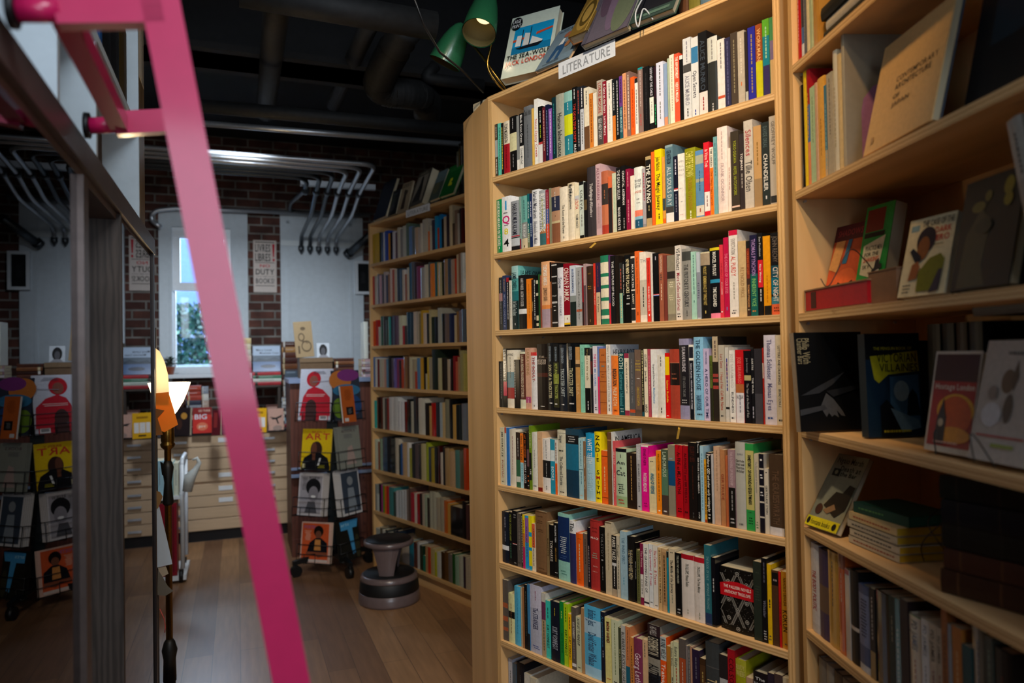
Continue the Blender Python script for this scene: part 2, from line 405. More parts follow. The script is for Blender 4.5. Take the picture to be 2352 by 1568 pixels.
flat_sheet('poster', 'narrow cream letterpress poster with black and red print on brick pier', 'poster', *g, S0 - .002, .012,
  'r .08 .955 .92 .97 333;t .08 .78 .74 .93 333 LIVRES;t .08 .6 .74 .75 333 LIBRES;p c82838 .82 .93 .93 .93 .9 .68 .85 .68;r .84 .6 .92 .65 c82838;r .08 .565 .92 .575 333;t .1 .48 .9 .54 c82838 NO;t .1 .34 .9 .45 333 DUTY;r .1 .3 .38 .305 555;r .62 .3 .9 .305 555;t .42 .29 .58 .315 666 ON;t .1 .17 .9 .27 444 BOOKS!;r .08 .12 .92 .13 333', 'd8ccc4')
g = (1.0091, 1.1592, 1.9516, 2.2547)
fr = thing('picture_frame', 'small black print in white frame above the counter', 'picture', ROOM.copy())
mb = MB()
for a in ((g[0], g[2], g[1], g[2] + .025), (g[0], g[3] - .025, g[1], g[3]), (g[0], g[2] + .025, g[0] + .025, g[3] - .025), (g[1] - .025, g[2] + .025, g[1], g[3] - .025)):
    mb.box(a[0], S0 - .06, a[1], a[2], S0 - .03, a[3])
mb.build('frame', WHITEWOOD, fr)
mb = MB(); mb.box(g[0] + .025, S0 - .045, g[2] + .025, g[1] - .025, S0 - .03, g[3] - .025, '16181a'); draw(mb, 'g .2 .3 .8 .7 3a3c40', g[0] + .025, g[2] + .025, g[1] - g[0] - .05, g[3] - g[2] - .05, S0 - .045); mb.build('print', PAPER, fr)

# ------------------------------------------------------------------ pipes under the ceiling
def arc(P0, P1, P2, rad, n=6):
    """points that round the corner P1"""
    P0, P1, P2 = Vector(P0), Vector(P1), Vector(P2); a = (P0 - P1).normalized(); b = (P2 - P1).normalized()
    A = P1 + a * rad; B = P1 + b * rad
    return [A * (1 - t) ** 2 + P1 * 2 * t * (1 - t) + B * t * t for t in [i / n for i in range(n + 1)]]
def path(P, rad):
    out = [Vector(P[0])]
    for i in range(1, len(P) - 1): out += arc(P[i - 1], P[i], P[i + 1], rad)
    return out + [Vector(P[-1])]
ORD = ['first', 'second', 'third', 'fourth', 'fifth', 'sixth', 'seventh', 'eighth', 'ninth', 'tenth', 'eleventh', 'twelfth', 'thirteenth', 'fourteenth', 'fifteenth', 'sixteenth', 'seventeenth', 'eighteenth', 'nineteenth', 'twentieth']
for k in range(6):
    rk = 0.8387 - .0755 * k; sk = 4.6 + .095 * k; zr = 2.6016
    t = thing('electrical_conduit', 'bent steel conduit under dark ceiling, %s from the bookcase side of the bundle' % ORD[k], 'pipe', ROOM.copy(), 'bundle of steel conduits that bend down the far wall')
    if k < 5: P = [(-2.9, sk, zr), (rk, sk, zr), (rk, 5.26, 2.56), (rk, 5.62, 2.47), (rk, 6.60, 2.3494 + .1), (rk, 6.63, 2.3494)]
    else: P = [(-2.9, sk, zr), (rk, sk, zr), (rk, 5.26, 2.56), (rk - .03, 6.35, 2.6656 + .02), (rk - .02, 6.62, 2.6656), (rk + .6, 6.62, 2.6656)]
    MB().tube(path(P, .1), .0155, 12).build('tube', STEEL if k < 3 else DIMSTEEL, t)
    MB().tube([(rk, 5.25, 2.562), (rk, 5.29, 2.553)], .026, 12).build('coupling', DIMSTEEL, t)
    if k < 5: MB().tube([(rk, 6.62, 2.3494 + .02), (rk, 6.63, 2.3494 - .015), (rk, 6.63, 2.3494 - .05)], [.024, .024, .004], 12).build('end_fitting', DIMSTEEL, t)
a = (0.4275, 0.9524, 2.5886, 2.6574)
props(MB().box(a[0], 5.25, 2.592, a[1], 5.29, 2.63).build('support_strut', STEEL, None, ROOM.copy()), 'short steel strut that carries the bent conduits', 'strut')
a = (0.3689, 1.0944, 2.3722, 2.4192)
props(MB().box(a[0], S0 - .045, a[2], a[1], S0 - .03, a[3]).build('support_strut', mat('painted_strut', 'dce4e8', .5), None, ROOM.copy()), 'pale slotted strut across the white board behind conduit ends', 'strut')
props(MB().tube(path([(-0.5756, 6.6, 2.4787), (-0.6579, 6.62, 2.5395), (-0.6328, 6.6, 2.6125), (-0.4763, 6.6, 2.6427), (1.1433, 6.6, 2.6601)], .05), .017, 12).build('electrical_conduit', STEEL, None, ROOM.copy()), 'steel conduit that runs over the window and bends down beside it', 'pipe')
props(MB().tube([(-0.5047, 4.2, 2.6446), (1.3282, 4.2, 2.6617)], .0165, 12).build('electrical_conduit', STEEL, None, ROOM.copy()), 'long straight steel conduit crossing under black beam', 'pipe')
mb = MB(); mb.tube([(1.108, 6.3, 2.4548), (0.9435, 6.6, 2.3123)], .032, 12); mb.tube([(0.9538, 6.59, 2.323), (0.9346, 6.62, 2.303)], .042, 12)
props(mb.build('drain_pipe', DIMSTEEL, None, ROOM.copy()), 'thick grey pipe slanting into the wall beside far bookcase', 'pipe')
props(MB().box(-3.1, 3.55, 2.78, 2.6, 3.75, 3.3).box(-3.1, 3.5, 2.78, 2.6, 3.8, 2.81).build('ceiling_beam', SOOT, None, ROOM.copy()), None, None, None, 'structure')
props(MB().box(-3.1, 1.35, 2.98, 2.6, 1.5, 3.3).build('ceiling_beam', SOOT, None, ROOM.copy()), None, None, None, 'structure')
for k, (lab, P, r_) in enumerate((
    ('dusty black ceiling pipe running from beam to beam above the ladder', [(0.1471, 2.6, 2.6622), (0.176, 4.6, 2.8641)], .05),
    ('dusty black ceiling pipe that runs slanting beside the flexible duct', [(0.5315, 2.9, 2.7643), (0.5514, 4.4, 2.8908)], .04),
    ('thick black ceiling pipe that turns down beside the bookcase', [(0.0193, 2.5, 2.5785), (0.6757, 2.5, 2.5591)], .05),
    ('black ceiling pipe with an elbow behind the green lamp', [(0.8889, 3.3, 2.7495), (0.8352, 3.3, 2.6811), (1.1258, 3.3, 2.6817)], .028),
    ('long black pipe that runs close under the ceiling beam', [(-0.1874, 3.35, 2.466), (1.0496, 3.35, 2.4694)], .03))):
    props(MB().tube(path(P, .03) if len(P) > 2 else P, r_, 14).build('ceiling_pipe', SOOTPIPE, None, ROOM.copy()), lab, 'pipe')
mb = MB(); P = path([(0.6644, 2.9, 2.7305), (0.6119, 3.1, 2.6386), (0.5996, 3.3, 2.593), (0.7614, 3.3, 2.6009), (0.8806, 3.4, 2.6274), (0.9193, 3.6, 2.5985)], .1)
Q = []
for i in range(len(P) - 1):
    for j in range(5): Q.append(P[i].lerp(P[i + 1], j / 5))
mb.tube(Q, [.062 + (.008 if i % 2 else 0) for i in range(len(Q))], 14)
props(mb.build('flexible_duct', SOOTPIPE, None, ROOM.copy()), 'black corrugated flexible duct curling under the ceiling', 'duct')
props(MB().tube([(0.5195, 2.2, 2.5161), (0.5722, 2.25, 2.436), (0.635, 2.3, 2.3798), (0.7398, 2.4, 2.3725), (0.8524, 2.5, 2.3404)], .004, 8).build('power_cable', BLACK, None, ROOM.copy()), 'black cable looping from the ceiling to the green lamp', 'cable')

# ------------------------------------------------------------------ bookcases
def bookcase(label, o, d, L, levels, top, D=.29, end=None, label_panel=True, right_panel=.018):
    u = Vector((d[0], d[1], 0)).normalized(); M = frame((o[0], o[1], 0), u, Vector((-u.y, u.x, 0)), Vector((0, 0, 1)))
    t = thing('bookcase', label, 'bookcase', M)
    MB().box(0, 0, 0, .018, D, top - .018, m=0, mf=1).build('side_panel', [PLYV, EDGEV], t)
    MB().box(L - .018, 0, 0, L, D, top - .018, m=0, mf=1).build('side_panel', [PLYV, EDGEV], t)
    for z in levels: MB().box(.0185, 0, z - .018, L - .0185, D - .006, z, m=0, mf=1).build('shelf', [PLY, EDGE], t)
    MB().box(0, 0, top - .018, L, D, top, m=0, mf=1).build('top_panel', [PLY, EDGE], t)
    MB().box(.0185, D - .006, levels[-1], L - .0185, D, top - .0185).build('back_panel', [PLYV], t)
    MB().box(.0185, .03, 0, L - .0185, .045, levels[-1] - .0185).build('plinth', [PLY], t)
    mb = MB()
    for z in levels[:-1]:
        for y in (.02, D - .06):
            for x, dx in ((.018, 1), (L - .018, -1)): mb.tube([(x, y, z - .024), (x + dx * .008, y, z - .024)], .003, 8)
    mb.build('shelf_pin', STEEL, t)
    if end:
        ue = ROOM.to_3x3() @ Vector((0, 1, 0)); Mi = M.inverted(); a = Mi.to_3x3() @ ue
        n = Vector((a.y, -a.x, 0)); mb = MB()
        P0 = Vector((0, 0, 0)); P1 = a * end
        mb.loft([[P0 + Vector((0, 0, z)), P1 + Vector((0, 0, z)), P1 + n * .018 + Vector((0, 0, z)), P0 + n * .018 + Vector((0, .001, z))] for z in (0, top)])
        mb.build('end_panel', [PLYV], t)
    return M
LA = [2.005 - .27 * k for k in range(8)]
FA = bookcase('wide birch plywood bookcase packed with books, nearest the aisle', (-.0702, 2.562), (.7306, -.8222), 1.0999, LA, 2.295, end=.3)
LF = [1.9916 - .27 * k for k in range(8)]
FF = bookcase('farther birch bookcase behind the kick stool, seen past the end panel', (-.9404, 4.8034), (.6846, -.8527), 1.16, LF, 2.2616)
LB = [2.05, 1.751, 1.464, 1.193, .966, .728, .47, .2]
FB = bookcase('shadowy plywood bookcase beside the wide one, with face-out paperbacks', (.6731, 1.7212), (.0397, -.7212), 1.0, LB, 2.33)

# ------------------------------------------------------------------ books
def cname(h):
    import colorsys
    r, g, b = [int(h[i:i + 2], 16) / 255 for i in (0, 2, 4)]
    H, l, s = colorsys.rgb_to_hls(r, g, b); H *= 360; v = max(r, g, b); sat = (v - min(r, g, b)) / v if v else 0
    if v < .16: return 'black'
    if sat < .16: return 'charcoal' if v < .3 else 'dark grey' if v < .45 else 'grey' if v < .66 else 'silver grey' if v < .8 else 'white'
    if v < .25 and sat < .5: return 'near-black' if H < 180 else 'dark navy'
    if H < 14 or H >= 345: return ('pale pink' if sat < .25 else 'dusty rose') if sat < .45 and v > .5 else 'maroon' if v < .62 else 'coral' if sat < .7 else 'red'
    if H < 26: return 'dark brown' if v < .4 else 'brown' if v < .68 else ('peach' if sat < .5 else 'orange')
    if H < 48: return 'dark brown' if v < .35 else ('brown' if sat > .4 else 'taupe') if v < .62 else 'cream' if sat < .24 else 'tan' if sat < .55 else 'amber'
    if H < 70: return ('ivory' if sat < .35 else 'pale yellow') if v > .7 and sat < .6 else 'yellow' if v > .75 else 'olive'
    if H < 160: return 'pale green' if sat < .35 and v > .55 else 'dark green' if v < .42 else 'lime green' if H < 90 and v > .6 else 'green'
    if H < 200: return 'mint' if sat < .45 and v > .7 and H < 178 else 'pale blue' if v > .7 and sat < .45 else 'dark teal' if v < .42 else 'turquoise' if v > .7 else 'teal'
    if H < 255: return ('lavender' if H > 225 else 'pale blue') if sat < .35 and v > .6 else 'slate blue' if sat < .4 else 'navy' if v < .42 else 'sky blue' if v > .75 and H < 215 else 'blue'
    if H < 300: return 'lilac' if v > .6 and sat < .45 else 'dark purple' if v < .35 else 'purple'
    return 'mauve' if sat < .4 else 'dark plum' if v < .4 else 'plum' if v < .6 else 'magenta'
def parse_bands(s):
    out = []
    for b in s.split(';'):
        if ':' in b:
            r_, c = b.split(':'); a, e = r_.split('-'); out.append((float(a), float(e), c))
    return out
def book_mesh(name, label, M, w, d, h, col, bands='', texts='', side=None, hard=False, gloss=False, cat='book', group=None, marks=True, pm=None):
    root = thing(name, label, cat, M, group)
    t = .0028 if hard else .0008; c = min(.0022, w * .12) if hard else .0; mb = MB(); B = parse_bands(bands)
    cut = sorted({0., 1.} | {x for b in B for x in b[:2]})
    prof = [(0, c), (w * .22, c * .32), (w * .5, 0), (w * .78, c * .32), (w, c)] if hard else [(0, 0), (w, 0)]
    for a, e in zip(cut, cut[1:]):
        m_ = (a + e) / 2; cc = col
        for b in B:
            if b[0] <= m_ < b[1]: cc = b[2]
        za, ze = h * (1 - a), h * (1 - e)
        for p, q in zip(prof, prof[1:]): mb.poly([(p[0], p[1], ze), (q[0], q[1], ze), (q[0], q[1], za), (p[0], p[1], za)], cc)
    for z, f in ((0, 1), (h, -1)): mb.poly([(*p, z) for p in prof[::-f]] + ([(0, c + t, z), (w, c + t, z)] if f == 1 else [(w, c + t, z), (0, c + t, z)]), col)
    sc = (side or col).split('@')[0]
    mb.box(w - t, c, 0, w, d, h, sc); mb.box(0, c, 0, t, d, h, sc)
    for s_ in texts.split(';') if marks else ():
        if not s_: continue
        p = s_.split(':')
        if len(p) > 3 and p[0] == '~IRIS MURDOCH': p = ['IRIS MURDOCH THE'] + p[2:]
        head = p[0]; up = '=' in head
        if up: tx, a = head.split('='); rg = a; rest = p[1:]
        else: tx = head; rg = p[1]; rest = p[2:]
        a, e = [float(x) for x in rg.split('-')]; c2 = rest[0] if rest else '222'; sz = float(rest[1]) if len(rest) > 1 and rest[1] else .6
        tx = tx.replace('~', '').strip(); z1_, z0_ = h * (1 - a), h * (1 - e)
        if tx == '*-': mb.greek(w * .1, w * .9, z0_, z1_, -.0003, c2, rot=not up)
        elif up: mb.text(tx, w * .08, w * .92, z0_, z1_, -.0003, c2, fit=.96)
        else: mb.text(tx, w * .5 - w * sz / 2, w * .5 + w * sz / 2, z0_, z1_, -.0003, c2, rot=True)
    if side and '@' in side:
        _, tx, tc = side.split('@'); mb.M = frame((w + .0003, 0, 0), (0, 1, 0), (-1, 0, 0), (0, 0, 1))
        mb.text(tx, .012, d - .008, h - .032, h - .014, 0, tc, fit=1)
    mb.build('cover', GLOSS if gloss else BOOK, root)
    i = .003 if hard else .0006
    MB().box(t, c + t, i, w - t, d - i, h - i).build('pages', pm or PAGES, root)
    return root
def title_of(texts):
    for s_ in texts.split(';'):
        k = s_.split(':')[0].split('=')[0]
        if len(k) > 3 and '~' not in k and '*' not in k: return ' '.join(k.lower().split()[:5])
    return None
def number(n): return ORD[n - 1] if n <= 20 else {2: 'twenty-', 3: 'thirty-', 4: 'forty-', 5: 'fifty-'}[n // 10] + (ORD[n % 10 - 1] if n % 10 else 'th') if n % 10 else {30: 'thirtieth', 40: 'fortieth', 50: 'fiftieth', 60: 'sixtieth'}[n]
def clip_unique(cands):
    for c in cands:
        if len(c.replace('-', ' ').split()) <= 16 and c not in LABELS: return c
    return cands[-1]
def shelf_row(F, row, z, case, ordinal, back, group, marks=True):
    """row: [(u0 mm, u1, h, depth, lean, colour, bands, texts, side)]"""
    n = len(row); names = [cname((r[5] + r[5])[:6] if len(r[5]) == 3 else r[5]) for r in row]
    where = '%s shelf of the %s' % (ordinal, case)
    for k, (u0, u1, h, dp, lean, col, bands, texts, side) in enumerate(row):
        w = (u1 - u0) / 1000 - .0006; h = h / 1000
        size = 'thick ' if w > .034 else 'slim ' if w < .0125 else ''
        if h > .232: size += 'tall '
        hard = w > .0265 or h > .24
        B = [b for b in parse_bands(bands) if b[1] - b[0] > .08 and cname(b[2] if len(b[2]) == 6 else b[2] * 2) != names[k]]
        bd = ''
        if B:
            b = max(B, key=lambda q: q[1] - q[0]); bd = ' with %s %s' % (cname(b[2] if len(b[2]) == 6 else b[2] * 2), 'foot' if b[1] > .97 else 'top' if b[0] < .04 else 'band')
        kind = 'hardback' if hard else 'paperback'
        base = size + names[k] + ' ' + kind; tt = title_of(texts) if marks else None
        L_, R_ = (names[k - 1] if k else 'end wall'), (names[k + 1] if k < n - 1 else 'end wall')
        C = []
        if tt: C += [base + ' titled ' + tt + ', ' + where]
        C += [base + bd + ', ' + where, base + bd + ' between %s and %s ones, ' % (L_, R_) + where, base + ' between %s and %s ones, ' % (L_, R_) + where,
              base + ', %s from its pale end, ' % number(k + 1) + where, names[k] + ' book, ' + '%s along %s' % (number(k + 1), where)]
        lab = clip_unique([x[0].upper() + x[1:] for x in C])
        M = F @ TR(u0 / 1000 + (math.sin(lean) * h if lean > 0 else 0) * 0, back, z + .0006, 0, 0, lean)
        book_mesh(kind + '_book' if marks else 'secondhand_book', lab, M, w, dp / 1000, h, col, bands, texts, side, hard, gloss=(hash_(col) % 3 == 0), group=group, marks=marks)
def hash_(s): return sum(ord(c) * (i + 3) for i, c in enumerate(s))
ROWS = {}
ROWS['A', 1] = [
 (20, 36, 188, 121, 0, '151515', '0-.3:151515;.3-.62:8fa0a8;.62-1:151515', '*-:.05-.28:ccc;*-:.66-.95:ccc', None),
 (36, 54, 187, 120, 0, '62c8b8', '', '*-:.08-.9:103030', None),
 (54, 65, 184, 118, 0, '18181a', '', '*-:.08-.9:d8c040', None),
 (65, 97, 185, 119, 0, 'e6ddc8', '.43-1:a81c28', '~TONI MORRISON:.05-.4:222;*-:.48-.9:6a1018', None),
 (97, 135, 194, 124, 0, '101012', '.3-.62:d6d2a8', '*-:.04-.25:bbb;*-:.68-.9:999', None),
 (135, 149, 188, 121, 0, '8a8e90', '.8-1:e8e8e4', '', None),
 (149, 170, 192, 123, 0, '141416', '.58-1:e8e8e4', 'Black Swan Green:.03-.52:eee;~David Mitchell:.62-.9:444', None),
 (170, 211, 209, 134, 0, '6c7178', '', 'Cloud Atlas=.05-.15:333;*-:.3-.85:3a3d42', None),
 (211, 223, 194, 124, 0, 'e6bb58', '', '', None),
 (223, 242, 221, 141, 0, 'eeeeea', '', '~Since Daisy Creek:.3-.88:c03020', None),
 (242, 262, 191, 122, 0, '141414', '.66-1:e8e6e8;.62-.66:c04040', '*-:.08-.3:ddd;*-:.32-.58:a8c030', None),
 (262, 276, 183, 117, 0, '682430', '', '*-:.05-.8:d8b0a0', None),
 (276, 291, 188, 120, 0, '1a2040', '', '*-:.1-.9:8890b0', None),
 (291, 307, 171, 109, 0, '8c5ab4', '', '*-:.05-.85:e8d8f0', None),
 (307, 324, 203, 130, 0, '0f3038', '', '*-:.1-.9:2a8080', None),
 (324, 360, 207, 132, 0, 'a0a294', '', '~Human Inheritance:.3-.97:222', None),
 (360, 398, 205, 131, 0, '2c8494', '0-.16:8fc0b8;.36-.68:d4dc20', '*-:.18-.3:ddd;*-:.74-.96:9fd0d0', None),
 (398, 417, 210, 135, 0, '161616', '', '*-:.03-.2:ddd;THE DEVILTENS SCRIPT:.25-.83:d04030;~MAS:.86-.98:ddd', None),
 (417, 431, 205, 131, 0, '20262e', '', '*-:.05-.4:c05040;*-:.5-.9:bbb', None),
 (431, 447, 204, 130, 0, '22242c', '.35-1:c8ccd4', '*-:.03-.34:ddd;*-:.4-.9:555', None),
 (447, 469, 194, 124, 0, 'e6dcc4', '.62-1:6a4a30', '*-:.05-.28:444', None),
 (469, 485, 171, 109, 0, 'd8832e', '', '*-:.1-.9:8a4010', None),
 (485, 501, 168, 107, 0, 'ece4d2', '', '', None),
 (501, 524, 201, 128, 0, 'b4a898', '.54-1:4a4644', '~LORRIE MOORE:.04-.5:a03028;~SELF HELP STORY:.58-.9:ccc', None),
 (524, 540, 192, 123, 0, '8c1c2e', '', 'A Gate at the Stairs:.04-.5:eee;~Lorrie Moore:.55-.85:eee', None),
 (540, 561, 190, 122, 0, 'e8e6de', '', '*-:.05-.3:555;*-:.4-.8:bbb', None),
 (561, 574, 187, 120, 0, '161616', '.58-1:d87a28', '*-:.06-.5:aaa', None),
 (574, 588, 187, 120, 0, '141414', '', '*-:.04-.9:bbb', None),
 (588, 601, 189, 121, 0, '6a3c8a', '.48-1:1f5662', '*-:.05-.45:301838;~FABIO MORABITO:.5-.88:aed0d8', None),
 (601, 616, 193, 124, 0, 'dc9c70', '', '*-:.1-.9:7a4a30', None),
 (616, 630, 193, 124, 0, '86685e', '', '*-:.05-.9:ddc8b8', None),
 (630, 646, 173, 111, 0, 'ee6020', '', '*-:.2-.85:c04010', None),
 (646, 658, 165, 106, 0, 'e8e8e4', '0-.08:222', '*-:.2-.8:888', None),
 (658, 676, 192, 123, 0, '88706a', '0-.03:1a9098', '*-:.05-.6:bbaaa4;*-:.7-.9:b04040', None),
 (676, 698, 188, 120, 0, '141416', '', '*-:.1-.85:2c2c30', None),
 (698, 714, 183, 117, 0, '161618', '.48-.88:dfe4dc', 'GOD HELP THE CHILD:.02-.46:ccd;*-:.55-.8:999', None),
 (714, 723, 178, 114, 0, '2a1420', '.5-1:101414', '*-:.6-.95:20a060', None),
 (723, 748, 186, 119, 0, 'd4daf0', '', '*-:.05-.5:444;*-:.6-.85:888', None),
 (748, 761, 176, 113, 0, '88a0c4', '.85-1:d8906a', '', None),
 (761, 768, 187, 120, 0, 'a8b8a0', '', '', None),
 (768, 784, 194, 124, 0, 'e6dfcc', '', '*-:.05-.8:b8a898', None),
 (784, 801, 192, 123, 0, 'e25438', '', 'THE APPOINTMENT:.05-.36:fff0e0;~HERTA MULLER:.42-.7:fff0e0', None),
 (801, 813, 182, 116, 0, '141414', '0-.06:ddd', '', None),
 (813, 839, 223, 143, 0, 'ccd0d4', '.32-.42:444', '*-:.04-.3:889;~ALICE MUNRO:.46-.82:778;*-:.86-.96:222', None),
 (839, 862, 217, 139, 0, 'd4d8da', '.12-.32:3a78a8', 'Open Secrets:.42-.75:334;*-:.9-.97:2040a0', None),
 (862, 889, 223, 143, 0, '131315', '.72-1:d8d0cc', '~ALICE MUNRO:.1-.7:3a4450;*-:.78-.95:902020', None),
 (889, 919, 200, 128, 0, '303230', '0-.33:c8ccc6', '*-:.04-.3:888;*-:.88-.97:ccc', None),
 (919, 941, 185, 118, 0, 'dcd8d4', '.8-.84:c05030', '*-:.05-.45:777', None),
 (941, 958, 182, 116, 0, '2c2c4a', '', '*-:.05-.95:55557a', None),
 (958, 978, 189, 121, 0, '4a4036', '', '*-:.1-.85:8a8064', None),
 (978, 998, 186, 119, 0, 'b2a898', '', '*-:.1-.6:d0c8b8;*-:.7-.76:c07040', None),
 (998, 1007, 180, 115, 0, '2a2220', '.85-1:b0b0a8', '', None),
 (1007, 1028, 186, 119, 0, '2c2c94', '', '*-:.1-.5:a08850;*-:.55-.9:a08850', None),
 (1028, 1047, 186, 119, 0, '94481e', '.5-1:c0bc14', '~WORKMAN:.06-.5:e0b070', None),
 (1047, 1066, 192, 123, 0, '58a028', '.22-.6:15788a;.6-1:342a58', '*-:.1-.5:a0c8a0', None),
 (1066, 1080, 191, 123, 0, '4a8a5a', '.3-.55:7a6a90;.55-1:c8a878', '', None),
]
